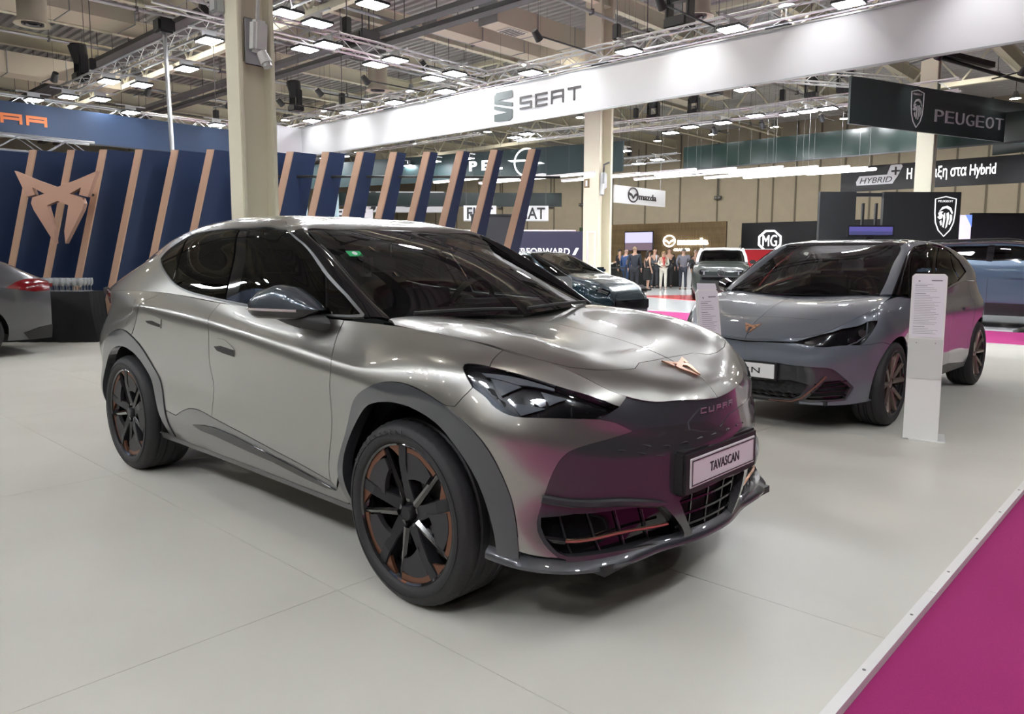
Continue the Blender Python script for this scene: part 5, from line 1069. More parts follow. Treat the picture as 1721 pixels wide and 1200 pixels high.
D2 = {
    'front_fender': ('A', U_('3531,736 3483,498 3463,60 3663,58 3660,104 3664,151 3675,196 3693,240 3704,260 3730,299 3761,334 3796,365 3835,392 3855,404 3896,425 3918,434 3963,448 3986,453 4009,456 4032,457 4056,456 4079,452 4124,440 4168,424 4231,393 4575,520 4539,528 4372,596 4360,605 4264,736'), []),
    'front_door': ('A', U_('3531,736 3483,498 3463,60 2406,95 2382,96 2442,501 2422,736'), []),
    'rear_door': ('A', U_('2422,736 2442,501 2382,96 1654,40 1659,87 1659,111 1654,159 1641,205 1622,249 1610,269 1582,308 1621,592 1644,736'), []),
    'rear_quarter_panel': ('A', U_('1644,736 1621,592 1582,308 1548,342 1510,372 1469,396 1425,415 1402,423 1356,434 1308,441 1284,442 1237,440 1189,434 1166,428 1120,414 1098,404 1056,382 1016,355 998,340 980,324 948,288 922,248 911,226 894,182 888,158 880,111 878,63 879,20 0,20 0,736'), []),
    'sill': ('A', U_('3663,58 3463,60 2382,96 1654,40 1654,20 1654,0 3663,0'), []),
    'headlight': ('A', U_('4360,605 4372,596 4539,528 4575,520 4692,558 4879,615 4950,642 5033,678 5045,718 5005,726 4932,729 4728,705 4453,651'), []),
    'nose_side': ('A', U_('4360,605 4264,736 5446,736 5494,736 5494,694 5093,708 5005,726 4932,729 4728,705 4453,651'), []),
    'slot': ('A', U_('5045,718 5093,708 5494,694 5494,668 5301,685 5119,690 5096,690 5033,678'), []),
    'bumper': ('A', U_('5033,678 5096,690 5119,690 5301,685 5494,668 5494,440 5208,456 5037,442 4866,387 4817,360 4773,321 4620,151 4636,106 4680,39 4813,39 4966,26 5007,31 5048,36 5047,4 4810,0 4350,0 4431,26 4437,74 4436,121 4429,168 4423,192 4406,236 4395,257 4381,277 4366,295 4349,312 4312,342 4272,369 4231,393 4575,520 4692,558 4879,615 4950,642'), []),
    'mask': ('A', U_('5494,440 5208,456 5037,442 4866,387 4817,360 4773,321 4620,151 4636,106 4680,39 4724,39 4813,39 4966,26 5048,36 5101,22 5278,14 5336,15 5494,15'), []),
    'lower_lip': ('A', U_('5048,36 5101,22 5278,14 5336,15 5494,15 5494,0 4803,0 4350,0 4810,0 5047,4'), []),
    'intake': ('A', U_('4869,249 4734,235 4639,154 4685,49 4779,49 4967,50 5012,53'), []),
    'grille': ('A', U_('5494,239 5352,239 5108,269 4980,227 5042,99 5102,48 5278,40 5336,48 5494,48'), []),
    'blade': ('A', U_('4867,305 4856,294 5027,70 5101,19 5278,11 5278,20 5101,31 5038,81'), []),
    'handle': ('A', U_('1772,668 1512,669 1508,660 1700,652'), []),
    'hood': ('B', U_('50,888 50,140 241,116 313,110 385,106 458,106 531,110 604,118 654,126 727,142 775,158 847,186 895,208 967,243 1038,282 1082,312 1122,347 1160,384 1178,404 1209,446 1249,511 1261,534 1280,580 1294,627 1300,650 1312,722 1318,793 1321,888'), []),
    'hood_seam': ('B', U_('1009,888 987,877 980,715 979,556 961,423 966,423 984,556 985,715 992,877 1014,888'), []),
    'dlo': ('G', U_('101,162 98,270 107,405 107,467 118,506 154,556 263,605 501,600 740,603 984,596 1171,574 1295,540 1427,483 1599,391 1608,371 1690,185 1479,94 1339,51 1138,47 702,3 369,0 119,0'), []),
    'window_trim': ('G', U_('89,162 86,270 95,405 95,468 107,511 146,565 261,617 501,612 741,615 985,608 1173,586 1300,551 1432,494 1608,400 1619,376 1692,211 1701,181 1673,165 1483,83 1341,39 1139,35 703,-9 369,-12 142,-12 111,-9 104,22'), [U_('101,162 98,270 107,405 107,467 118,506 154,556 263,605 501,600 740,603 984,596 1171,574 1295,540 1427,483 1599,391 1608,371 1690,185 1479,94 1339,51 1138,47 702,3 369,0 119,0')]),
    'door_glass': ('G', U_('229,289 183,443 187,533 349,587 741,584 860,579 790,486 650,300 591,54 375,10 316,14'), []),
    'front_quarter': ('G', U_('109,163 116,394 136,498 169,428 202,284 210,262 299,8 129,0'), []),
    'rear_door_glass': ('G', U_('946,572 1143,552 1275,511 1285,429 1210,240 1314,74 1103,60 823,34 663,27 680,166 784,338'), []),
    'rear_quarter': ('G', U_('1346,489 1557,381 1642,187 1508,134 1396,90 1286,261 1322,391'), []),
    'body_side_upper': ('G', U_('0,0 0,634 120,654 200,692 2646,692 2646,0'), []),
    'roof': ('G', U_('0,634 120,654 200,692 2646,692 2646,1240 0,1240'), []),
}

# ------------------------------------------------------------------ the grey hatchback behind
GREY = mat('slate grey car paint', (.135, .155, .185), rough=.4, metal=.3, coat=1.0)
BRONZE = mat('bronze wheel paint', (.20, .155, .13), rough=.3, metal=.7)
def build_hatch():
    root = thing('car', 'slate grey hatchback facing us behind the white printed stand', 'car', (-.483, 3.86, 0), -1.5824)
    B_ = Body(root, {'A': (QA, -1), 'B': (QB, -1), 'G': (QG, 1), 'W': (QW, 1)}, D2); p = B_.panel
    for k, n in (('front_fender', 'front_fender'), ('front_door', 'front_door'), ('rear_door', 'rear_door'), ('rear_quarter_panel', 'rear_quarter_panel')): p(k, n, GREY, sp=.04)
    p('sill', 'sill', mat('black sill', (.02, .02, .021), rough=.4), sp=.05); p('nose_side', 'nose_panel', GREY, side='both', gap=.0015, sp=.04, thick=.03); p('bumper', 'front_bumper', GREY, side='both', sp=.035, gap=.001, thick=.03)
    p('hood', 'hood', GREY, side='both', sp=.04, gap=.002); p('slot', 'grille_slot', GLOSS_BLACK, side='both', off=-.015, gap=-.004)
    p('hood_seam', 'hood_seam', BLACK_P, side='both', off=.0006, gap=0, flange=False)
    p('mask', 'bumper_mask', DARK_MASK, side='both', off=-.012, gap=-.003, holes=[D2['intake'][1], D2['grille'][1]], thick=.03); p('lower_lip', 'lower_lip', MATT_BLACK, side='both', gap=-.002, thick=.1)
    p('intake', 'intake_backing', GLOSS_BLACK, off=-.05, gap=-.004, flange=False); p('grille', 'grille_backing', GLOSS_BLACK, side='both', off=-.06, gap=-.004, flange=False)
    b = p('blade', 'bumper_blade', mat('dark copper trim', (.24, .12, .09), rough=.35, metal=.7), off=.006, gap=0, sp=.02)
    iv = np.array(D2['intake'][1])
    def on(u, v, off, sd):
        c = QA.ev(np.array([u]), np.array([v]))[0]-QA.nrm(np.array([u]), np.array([v]))[0]*off
        return c if sd == 'l' else c*np.array([1, -1, 1])
    for sd in 'lr':
        for f in (.2, .42, .64, .86):
            MB().tube([on(iv[:, 0].min()+.03+.03*abs(f-.5), iv[:, 1].min()+f*np.ptp(iv[:, 1]), -.01, sd), on(iv[:, 0].max()-.06*f-.02, iv[:, 1].min()+f*np.ptp(iv[:, 1])*1.0, -.01, sd)], .006, 5).build('intake_slat', GLOSS_BLACK, root)
        gv = np.array(D2['grille'][1]); u0, u1, v0, v1 = gv[:, 0].min()+.08, QA.U-.02, gv[:, 1].min()+.02, gv[:, 1].max()-.02
        for i in range(6):
            for j in range(4):
                u = u0+(u1-u0)*(i+.5*(j % 2))/6; v = v0+(v1-v0)*j/3.4; mb = MB(); mb.add([on(u, v, -.02, sd), on(u+.055, v+.02, -.02, sd), on(u+.045, v+.035, -.02, sd), on(u+.03, v+.02, .004, sd)], [(0, 1, 3), (1, 2, 3), (0, 3, 2)]).build('grille_fin', DARK_MASK, root)
    p('body_side_upper', 'body_side_upper', GREY, holes=[D2['dlo'][1]], gap=.001, sp=.04); p('roof', 'roof', mat('gloss black roof', (.03, .03, .033), rough=.1, coat=1), side='both', gap=.001, sp=.06)
    p('window_trim', 'window_trim', GLOSS_BLACK, off=.005, gap=0)
    gl = ('door_glass', 'front_quarter', 'rear_door_glass', 'rear_quarter')
    for k in gl: p(k, {'door_glass': 'front_door_glass', 'front_quarter': 'quarter_glass', 'rear_quarter': 'quarter_glass'}.get(k, k), GL_SIDE if k in ('door_glass', 'front_quarter') else GL_DARK, off=.001, gap=0, flange=False, sp=.05)
    p('dlo', 'window_pillars', GLOSS_BLACK, holes=[D2[k][1] for k in gl], off=-.004, gap=0)
    U, V_ = QW.U, QW.V
    D2['ws'] = ('W', [(a*U, b*V_) for a, b in [(k/12, 0) for k in range(12)]+[(1, k/12) for k in range(12)]+[(1-k/12, 1) for k in range(12)]+[(0, 1-k/12) for k in range(12)]], [])
    ws = p('ws', 'windscreen', GL_WIND, side='both', gap=0, sp=.07, flange=False)[0]
    for q in ([(0, 0), (.10*U, 0), (.12*U, V_), (0, V_)], [(.95*U, 0), (U, 0), (U, V_), (.93*U, V_)], [(0, 0), (U, 0), (U, .05), (0, .05)]): D2['fr'] = ('W', lin_(q, .05), []); p('fr', 'windscreen_frit', MATS['black ceramic border'], parent=ws, side='both' if q[2][1] > .1 else 'lr', off=-.003, gap=0, sp=.06)
    MB().tube([(-.19, y, 1.045) for y in np.linspace(-.66, .66, 10)], .022, 6).build('wiper_cowl', MATT_BLACK, root)
    for a, b in ((.6, .02), (-.05, -.6)): MB().tube([(-.13-.04*math.sin(k/6*3), a+(b-a)*k/6, 1.066+.012*math.sin(k/6*3)) for k in range(7)], .010, 5).build('wiper', MATT_BLACK, root)
    ho = p('headlight', 'headlight', MATS['lamp housing black'], off=-.03, gap=0, thick=.02, sp=.03)
    for o, sd in zip(ho, 'lr'):
        p('headlight', 'lamp_cover', GL_LAMP, parent=o, side=sd, gap=.001, thick=.03, sp=.04)
        hv = np.array(D2['headlight'][1]); a0, a1, b0, b1 = hv[:, 0].min(), hv[:, 0].max(), hv[:, 1].min(), hv[:, 1].max()
        for fx, fv, r_ in ((.24, .36, .035), (.40, .27, .03), (.55, .22, .024)):
            c = V3(on(a0+(a1-a0)*fx, b0+(b1-b0)*fv, -.012, sd)); nn = V3(-QA.nrm(np.array([a0+(a1-a0)*fx]), np.array([b0+(b1-b0)*fv]))[0]); nn.y *= 1 if sd == 'l' else -1
            MB().rod(c-nn*.02, c+nn*.004, r_*.8, 10, r_).build('projector_lens', LAMP_IN, o, smooth=True)
        MB().tube([on(a0+(a1-a0)*fx, b0+(b1-b0)*fv, -.008, sd) for fx, fv in ((.10, .72), (.16, .45), (.20, .22), (.34, .16), (.62, .12))], .007, 5).build('daylight_strip', LED_GLASS, o)
    tl = MB().box((-3.38, .55, .93), (.06, .30, .06)).build('taillight', RED_LENS, root, bevel=.02); MB().box((-3.38, -.55, .93), (.06, .30, .06)).build('taillight', RED_LENS, root, bevel=.02)
    for s in (-1, 1):
        MB().box((-1.15, s*.888, .80), (.20, .018, .03)).build('door_handle', GREY, root, bevel=.008); MB().box((-2.1, s*.888, .86), (.20, .018, .03)).build('door_handle', GREY, root, bevel=.008)
        m_ = MB().rod((-.56, s*.89, 1.06), (-.66, s*1.0, 1.08), .055, 12, .07).build('wing_mirror', GLOSS_BLACK, root, smooth=True); MB().rod((-.52, s*.84, 1.0), (-.55, s*.93, 1.04), .03, 8).build('mirror_arm', MATT_BLACK, m_)
    # plate, badge
    pl = MB().box((.885, 0, .472), (.012, .52, .112)).build('number_plate', WHITE_P, root, bevel=.002); pl['label'] = 'white plate with black lettering'
    MB().box((.868, 0, .472), (.03, .56, .14)).build('plate_holder', MATT_BLACK, pl, bevel=.006)
    text('BORN', 'plate_lettering', BLACK_P, frame((.892, 0, .472), (0, 1, 0), (0, 0, 1)), w=.29, h=.046, depth=.002, parent=pl, bold=.005)
    u = np.interp(.775, HX2, QB.u); c = V3(QB.ev(np.array([u]), np.array([QB.V]))[0]); n = -QB.nrm(np.array([u]), np.array([QB.V]))[0]; n[1] = 0; nv = V3(n).normalized()
    e = emblem('nose_badge', frame(c+nv*.001, (0, 1, 0), nv.cross(V3((0, 1, 0)))), .068, .006, LIGHT_COPPER, root); e['label'] = 'copper emblem badge'
    def skip(c): return any((c[0]-x)**2+(c[2]-.345)**2 < .40**2 for x in (0, -2.767)) or c[2] < .30
    B_.shell('A', MATT_BLACK, .045, 70, 20, skip=skip, name='inner_body_shell')
    ub = MB().box((-1.38, 0, .27), (3.3, 1.2, .10)).build('underbody', MATT_BLACK, root); MB().box((-1.38, 0, .27), (1.85, 1.56, .06)).build('floor_pan', MATT_BLACK, ub); MB().box((.40, 0, .25), (.72, 1.25, .03)).build('front_undertray', MATT_BLACK, ub); MB().box((.42, 0, .5), (.4, 1.0, .4)).build('front_bulkhead', MATT_BLACK, ub)
    for x in (0, -2.767):
        for s in (-1, 1):
            mb = MB(); mb.lathe([(.0, .52), (.385, .52), (.385, .82)], 24, 'y', (x, 0, .345), -.1, math.pi+.1)
            for i, v in enumerate(mb.V): mb.V[i] = (v[0], s*v[1], v[2])
            mb.build('wheel_housing', MATT_BLACK, ub)
        make_wheel(root, (x, .86, .345), math.pi, .345, .252, .215, 'twin', BRONZE, COPPER); make_wheel(root, (x, -.86, .345), 0, .345, .252, .215, 'twin', BRONZE, COPPER)
    cb = MB().box((-.55, 0, .93), (.55, 1.26, .16)).build('dashboard', INTER, root, bevel=.05); MB().box((-.25, 0, .98), (.35, 1.14, .05)).build('dashboard_top', INTER, cb, bevel=.02)
    MB().box((-.80, 0, 1.08), (.03, .34, .19), Matrix.Rotation(-.15, 3, 'Y')).build('centre_screen', GLOSS_BLACK, cb, bevel=.008); steering_wheel(cb, (-.88, .37, 1.02), .175)
    seat(root, -1.40, .37, .46); seat(root, -1.40, -.37, .46); seat(root, -2.25, 0, .48, w=1.2, name='rear_seat')
    g = QG.grid(np.linspace(QG.u[1]+.05, QG.U*.85, 20), np.linspace(QG.v[3], QG.V, 8)).reshape(-1, 3)-np.array([0, 0, .05]); mv = np.array([1, -1, 1]); n = len(g)
    F = [(j*20+i, j*20+i+1, j*20+21+i, j*20+20+i) for j in range(7) for i in range(19)]; mesh_obj('headliner', np.r_[g, g*mv], F+[tuple(i+n for i in f[::-1]) for f in F], INTER, root, smooth=True)
    return root
def lin_(P, st):
    o = []
    for a, b in zip(P, P[1:]+P[:1]):
        n = max(1, int(math.ceil(math.hypot(b[0]-a[0], b[1]-a[1])/st))); o += [(a[0]+(b[0]-a[0])*k/n, a[1]+(b[1]-a[1])*k/n) for k in range(n)]
    return o
# ------------------------------------------------------------------ the other cars, lofted from side and plan profiles
def xz_uv(S, x, z):
    uu = np.linspace(0, S.U, 200); vv = np.linspace(0, S.V, 90); g = S.grid(uu, vv); d = (g[..., 0]-x)**2+(g[..., 2]-z)**2; j, i = np.unravel_index(d.argmin(), d.shape); u, v = uu[i], vv[j]
    for _ in range(6):
        f = lambda a, b: S.ev(np.array([a]), np.array([b]))[0][[0, 2]]
        r = f(u, v)-np.array([x, z]); J = np.stack([(f(u+1e-4, v)-f(u-1e-4, v))/2e-4, (f(u, v+1e-4)-f(u, v-1e-4))/2e-4], 1); d_ = np.linalg.lstsq(J, -r, rcond=1e-3)[0]
        u, v = float(np.clip(u+d_[0], 0, S.U)), float(np.clip(v+d_[1], 0, S.V))
    return (u, v)
def loft_car(label, loc, rz, top, belt_, W, x_ws, x_roof, wheels, paint, roofpaint, windows, R=.34, sill=.22, nose=.5, tailw=.45, cladding=None, tail_r=.8, rows_hi=((.93, .30), (.85, .65), (.74, .90), (.5, .975), (0, 1))):
    root = thing('car', label, 'car', loc, rz)
    xs = [p_[0] for p_ in top]; xn, xt = xs[-1], xs[0]
    st = sorted(set([round(v, 3) for v in list(np.linspace(xt, xt+tailw, 4))+list(np.linspace(xt+tailw, xn-nose, 12))+list(np.linspace(xn-nose, xn, 6))]))
    net = []
    for x in st:
        zt = float(np.interp(x, xs, [p_[1] for p_ in top])); zb = min(float(np.interp(x, [b[0] for b in belt_], [b[1] for b in belt_])), zt-.03)
        a = max(0, (x-(xn-nose))/nose); b = max(0, ((xt+tailw)-x)/tailw); w = W*(1-.30*a**2.2-(1-tail_r)*b**2)
        col = [(x, w-.07, sill), (x, w-.02, sill+.16), (x, w-.005, sill+.33), (x, w, sill+(zb-sill)*.62), (x, w-.01, zb-.10), (x, w-.045, zb)]
        for f, g in rows_hi: col.append((x, (w-.05)*f, zb+(zt-zb)*g))
        net.append(col)
    S = Patch(np.array(net).transpose(1, 0, 2), tops='b'); D = {}; B_ = Body(root, {'S': (S, -1)}, D)
    U, V_ = S.U, S.V; uX = lambda x: float(np.interp(x, st, S.u)); v5 = float(S.v[5])
    D['wheelcut'] = None
    ws = [lin_([xz_uv(S, *q) for q in w], .05) for w in windows]
    A_ = lambda cx, r0: [(cx+r0*math.cos(a), R+r0*math.sin(a)) for a in np.linspace(-.25, math.pi+.25, 22)]
    arches = []
    base = [(0, 0)]
    for cx in sorted(wheels):
        pts = [xz_uv(S, *q) for q in A_(cx, R+.045)][::-1]; arches.append(pts); base += [(pts[0][0], 0)]+[q for q in pts if q[1] > .01]+[(pts[-1][0], 0)]
    base += [(U, 0), (U, V_), (0, V_)]
    wsu = [(uX(x_ws), v5+.01), (uX(x_roof), float(S.v[8])), (uX(x_roof), V_), (uX(x_ws), V_)]
    ou = lin_(base, .06); D['body'] = ('S', ou, [])
    wsl = lin_(wsu, .06); wsl_b = [(u_, min(v_, V_-.0)) for u_, v_ in wsl]
    # body below the roof line, roof as its own panel
    vr = float(S.v[8]); D['body'] = ('S', lin_([q for q in base if q[1] < V_-.5]+[(U, V_), (uX(x_ws), V_), (uX(x_ws), v5+.01), (uX(x_roof), vr), (0, vr)], .06), [])
    B_.panel('body', 'body', paint, holes=ws, sp=.06, gap=0)
    D['roof'] = ('S', lin_([(0, vr), (uX(x_roof), vr), (uX(x_roof), V_), (0, V_)], .06), []); B_.panel('roof', 'roof', roofpaint, side='both', sp=.08, gap=.001)
    D['ws'] = ('S', wsl, []); B_.panel('ws', 'windscreen', GL_DARK, side='both', sp=.08, gap=0, flange=False, off=-.004)
    for k, w in enumerate(ws): D['w%d' % k] = ('S', w, []); B_.panel('w%d' % k, 'side_window', GL_DARK, gap=.012, flange=False, off=-.004, sp=.06); B_.panel('w%d' % k, 'window_seal', GLOSS_BLACK, gap=0, holes=[inset(w, .022).tolist()], off=.003, sp=.05)
    for k in range(len(windows)-1):
        a, b = windows[k], windows[k+1]; D['pl%d' % k] = ('S', lin_([xz_uv(S, *q) for q in (a[3], a[2], b[1], b[0])], .05), []); B_.panel('pl%d' % k, 'window_pillar', GLOSS_BLACK, gap=-.01, off=.004, sp=.05)
    ends = []
    for x, s in ((st[0], -1), (st[-1], 1)):
        c = [S.ev(np.array([0 if s < 0 else U]), np.array([v]))[0] for v in np.linspace(0, V_, 24)]; P_ = c+[q*np.array([1, -1, 1]) for q in c[::-1][1:]]
        ends.append(mesh_obj('front_face' if s > 0 else 'rear_face', P_, [tuple(range(len(P_)))], paint, root))
    if cladding:
        for pts in arches:
            o2 = pts; D['ar'] = ('S', lin_(list(pts)+[(q[0]+(q[0]-(pts[0][0]+pts[-1][0])/2)*.14, q[1]+.05 if 0 < i < len(pts)-1 else q[1]) for i, q in list(enumerate(pts))[::-1]], .05), []); B_.panel('ar', 'wheel_arch_trim', cladding, off=.006, gap=0)
    MB().box(((xn+xt)/2, 0, sill+.06), (xn-xt-.5, W*1.3, .1)).build('underbody', MATT_BLACK, root); MB().box(((xn+xt)/2-.2, 0, sill+.42), ((xn-xt)*.72, W*1.25, .5)).build('cabin_floor', MATT_BLACK, root)
    for cx in wheels:
        for s in (-1, 1):
            make_wheel(root, (cx, s*(W-.03), R), 0 if s < 0 else math.pi, R, R*.74, .21, 'twin', WHEEL_DARK, COPPER)
            mb = MB(); mb.lathe([(.0, .52), (R+.05, .52), (R+.05, W-.10)], 18, 'y', (cx, 0, R), -.1, math.pi+.1)
            for i, v in enumerate(mb.V): mb.V[i] = (v[0], s*v[1], v[2])
            mb.build('wheel_housing', MATT_BLACK, root)
    for s in (-1, 1): seat(root, x_roof-.35, s*.37, .5)
    mr = []
    for s in (-1, 1):
        m_ = MB().box((x_ws-.42, s*(W+.08), float(np.interp(x_ws-.4, [b[0] for b in belt_], [b[1] for b in belt_]))+.10), (.16, .22, .13)).build('wing_mirror', roofpaint if cladding else paint, root, bevel=.04); mr.append(m_)
    return root, S, D, B_
def build_others():
    NB = mat('dark petrol blue car paint', (.018, .040, .055), rough=.22, metal=.5, coat=1); 
    root, S, D, B_ = loft_car('dark petrol blue car parked behind the coupe windscreen, nose to the right', (-6.75, 9.35, 0), 0.02,
        [(-3.5, 1.0), (-3.2, 1.28), (-2.6, 1.43), (-1.9, 1.49), (-1.2, 1.47), (-.8, 1.33), (-.1, 1.02), (.3, .95), (.62, .85), (.80, .70), (.86, .55)], [(-3.5, .95), (-2.4, 1.03), (-.4, .98), (.3, .84), (.8, .64)], .90, -.12, -1.12, (0, -2.68), NB, NB,
        [[(-.55, 1.0), (-1.05, 1.36), (-1.55, 1.40), (-1.55, 1.03)], [(-1.64, 1.03), (-1.64, 1.40), (-2.3, 1.35), (-2.55, 1.10)]])
    for s in (-1, 1):
        h = MB().box((.66, s*.64, .735), (.26, .24, .10), Matrix.Rotation(-s*.7, 3, 'Z') @ Matrix.Rotation(.35, 3, 'Y')).build('headlight', LAMP_IN, root, bevel=.035); MB().box((.70, s*.62, .73), (.2, .2, .07), Matrix.Rotation(-s*.7, 3, 'Z') @ Matrix.Rotation(.35, 3, 'Y')).build('lamp_cover', GLOSS_BLACK, h, bevel=.02)
    MB().box((.86, 0, .45), (.05, 1.1, .2)).build('lower_grille', GLOSS_BLACK, root, bevel=.02)
    # car at the left edge, rear end only in view
    GP = mat('cool grey car paint', (.095, .098, .107), rough=.28, metal=.5, coat=1)
    root, S, D, B_ = loft_car('cool grey car with red tail lamp, cut by the left edge of the picture', (-10.40, -2.98, 0), -math.pi/2,
        [(-3.62, 1.03), (-3.45, 1.11), (-3.1, 1.29), (-2.5, 1.47), (-1.7, 1.52), (-1.0, 1.46), (-.1, 1.05), (.4, .98), (.8, .75), (.86, .6)], [(-3.6, .98), (-2.8, 1.06), (-.4, .99), (.4, .87), (.8, .66)], .91, -.12, -1.1, (0, -2.68), GP, GP,
        [[(-.6, 1.02), (-1.05, 1.38), (-1.6, 1.42), (-1.6, 1.06)], [(-1.68, 1.06), (-1.68, 1.42), (-2.4, 1.37), (-2.7, 1.14)]], tailw=.5, tail_r=.82)
    for s in (-1, 1):
        q = [xz_uv(S, -3.05, .93), xz_uv(S, -3.2, 1.01), xz_uv(S, -3.5, 1.03), xz_uv(S, -3.615, .99), xz_uv(S, -3.60, .88), xz_uv(S, -3.4, .87)]
    D['tl'] = ('S', lin_(q, .04), []); B_.panel('tl', 'taillight', RED_LENS, off=.012, gap=0, thick=.02)
    q = [(float(S.u[0])-.0, .0), (.35, .0), (.42, .10), (.20, .17), (0, .19)]; D['df'] = ('S', lin_(q, .04), []); B_.panel('df', 'rear_diffuser', MATT_BLACK, off=.012, gap=0, thick=.02)
    MB().box((-3.64, 0, .95), (.05, 1.4, .05)).build('light_bar', RED_LENS, root); MB().box((-3.63, 0, .36), (.06, 1.1, .16)).build('rear_lower_bumper', MATT_BLACK, root, bevel=.03)
    # two-tone car facing us on the white floor
    DG = mat('black green car paint', (.008, .015, .013), rough=.4, coat=1); WR = mat('white car roof paint', (.78, .79, .80), rough=.3, coat=1)
    root, S, D, B_ = loft_car('black car with a white roof facing us on the white floor', (-9.86, 20.55, -.05), math.radians(-62.5),
        [(-3.1, 1.2), (-2.9, 1.55), (-2.3, 1.74), (-1.2, 1.77), (-.75, 1.70), (-.12, 1.26), (.35, 1.20), (.62, 1.10), (.72, .95)], [(-3.1, 1.1), (-1.5, 1.18), (-.3, 1.16), (.4, 1.08), (.7, .88)], .93, -.14, -.70, (0, -2.55), DG, WR,
        [[(-.55, 1.2), (-.85, 1.60), (-1.4, 1.66), (-1.4, 1.22)], [(-1.48, 1.22), (-1.48, 1.66), (-2.3, 1.64), (-2.5, 1.28)]], R=.36, nose=.35, tail_r=.9)
    for s in (-1, 1):
        MB().tube([(-.16, s*.80, 1.24), (-.42, s*.765, 1.45), (-.72, s*.68, 1.69)], .05, 8).build('screen_pillar', WR, root, smooth=True)
        h = MB().box((.66, s*.55, .93), (.16, .34, .16), Matrix.Rotation(-s*.45, 3, 'Z')).build('headlight', MATS['lamp housing black'], root, bevel=.03); MB().box((.72, s*.52, .97), (.1, .26, .025), Matrix.Rotation(-s*.45, 3, 'Z')).build('daylight_strip', LED_GLASS, h); MB().box((.72, s*.56, .90), (.1, .05, .10), Matrix.Rotation(-s*.45, 3, 'Z')).build('daylight_strip', LED_GLASS, h)
        MB().prism([(-.26, -.11), (.24, -.11), (.10, .02), (-.02, .03), (-.10, .13), (-.20, .13)] if s < 0 else [(.26, -.11), (.20, .13), (.10, .13), (.02, .03), (-.10, .02), (-.24, -.11)], .03, frame((.735, s*.50, .44), (0, 1, 0), (0, 0, 1))).build('skid_corner', mat('pale silver bumper insert', (.55, .56, .58), rough=.3, metal=.5), root)
    MB().box((.70, 0, .72), (.08, 1.25, .12)).build('grille_bar', GLOSS_BLACK, root, bevel=.02); MB().box((.70, 0, .47), (.06, 1.0, .16)).build('lower_grille', MATT_BLACK, root, bevel=.02); MB().box((.72, 0, .80), (.06, 1.2, .015)).build('chrome_line', CHROME, root)
    f = frame((.76, 0, .93), (0, 1, 0), (0, 0, 1)); e = MB().tube([f @ V3((.105*math.cos(a), .12*math.sin(a), 0)) for a in np.linspace(0, 2*math.pi, 28, endpoint=False)], .013, 6, True).build('oval_badge', LAMP_IN, root)
    for k in (0, 1): mb = MB(); mb.prism([(-.07, -.05+k*.05), (0, -.005+k*.05), (.07, -.05+k*.05), (.07, -.03+k*.05), (0, .018+k*.05), (-.07, -.03+k*.05)], .012, f).build('chevron', LAMP_IN, e)
    for s in (-1, 1): MB().tube([(-.9, s*.62, 1.80), (-1.2, s*.62, 1.84), (-2.2, s*.62, 1.82), (-2.4, s*.62, 1.78)], .02, 6).build('roof_rail', MATT_BLACK, root)
    # blue SUV at the right edge
    BL = mat('steel blue car paint', (.055, .095, .15), rough=.35, metal=.3, coat=1)
    root, S, D, B_ = loft_car('steel blue SUV seen from its side at the right edge, on white floor', (.60, 16.05, -.05), .0,
        [(-3.8, 1.1), (-3.6, 1.52), (-3.0, 1.73), (-1.6, 1.78), (-1.15, 1.73), (-.1, 1.30), (.4, 1.20), (.75, .98), (.9, .7)], [(-3.8, 1.2), (-2.5, 1.33), (-.4, 1.29), (.5, 1.10), (.85, .75)], .95, -.12, -1.1, (0, -2.9), BL, mat('gloss black roof', (.03, .03, .033), rough=.1, coat=1),
        [[(-.55, 1.335), (-1.05, 1.60), (-1.72, 1.665), (-1.72, 1.35)], [(-1.80, 1.355), (-1.80, 1.668), (-2.65, 1.65), (-2.8, 1.38)], [(-2.86, 1.385), (-2.72, 1.645), (-3.2, 1.56), (-3.35, 1.42)]], R=.37, cladding=MATT_BLACK, sill=.26)
    for s in (-1, 1):
        MB().tube([(-.85, s*.70, 1.66), (-1.6, s*.72, 1.73), (-3.0, s*.70, 1.69), (-3.5, s*.66, 1.55)], .016, 6).build('roof_side_trim', CHROME, root); MB().tube([(-1.3, s*.6, 1.77), (-1.5, s*.6, 1.80), (-2.9, s*.6, 1.77), (-3.1, s*.6, 1.72)], .022, 6).build('roof_rail', MATT_BLACK, root)
        for x in (-1.25, -2.3): MB().box((x, s*.955, 1.02), (.22, .03, .035)).build('door_handle', BL, root, bevel=.01)
        D['cl'] = ('S', lin_([(float(np.interp(x, np.linspace(-3.8, .9, 200), np.linspace(0, S.U, 200))), v) for x, v in ((-2.42, 0), (-.5, 0), (-.5, .26), (-2.42, .26))], .06), [])
    B_.panel('cl', 'lower_cladding', MATT_BLACK, off=.008, gap=0)
    for x in (-.62, -1.76, -2.55):
        for s in (-1, 1): MB().tube([(x, s*.945, .5), (x, s*.957, .8), (x+.01, s*.945, 1.1)], .004, 4).build('door_gap', BLACK_P, root)

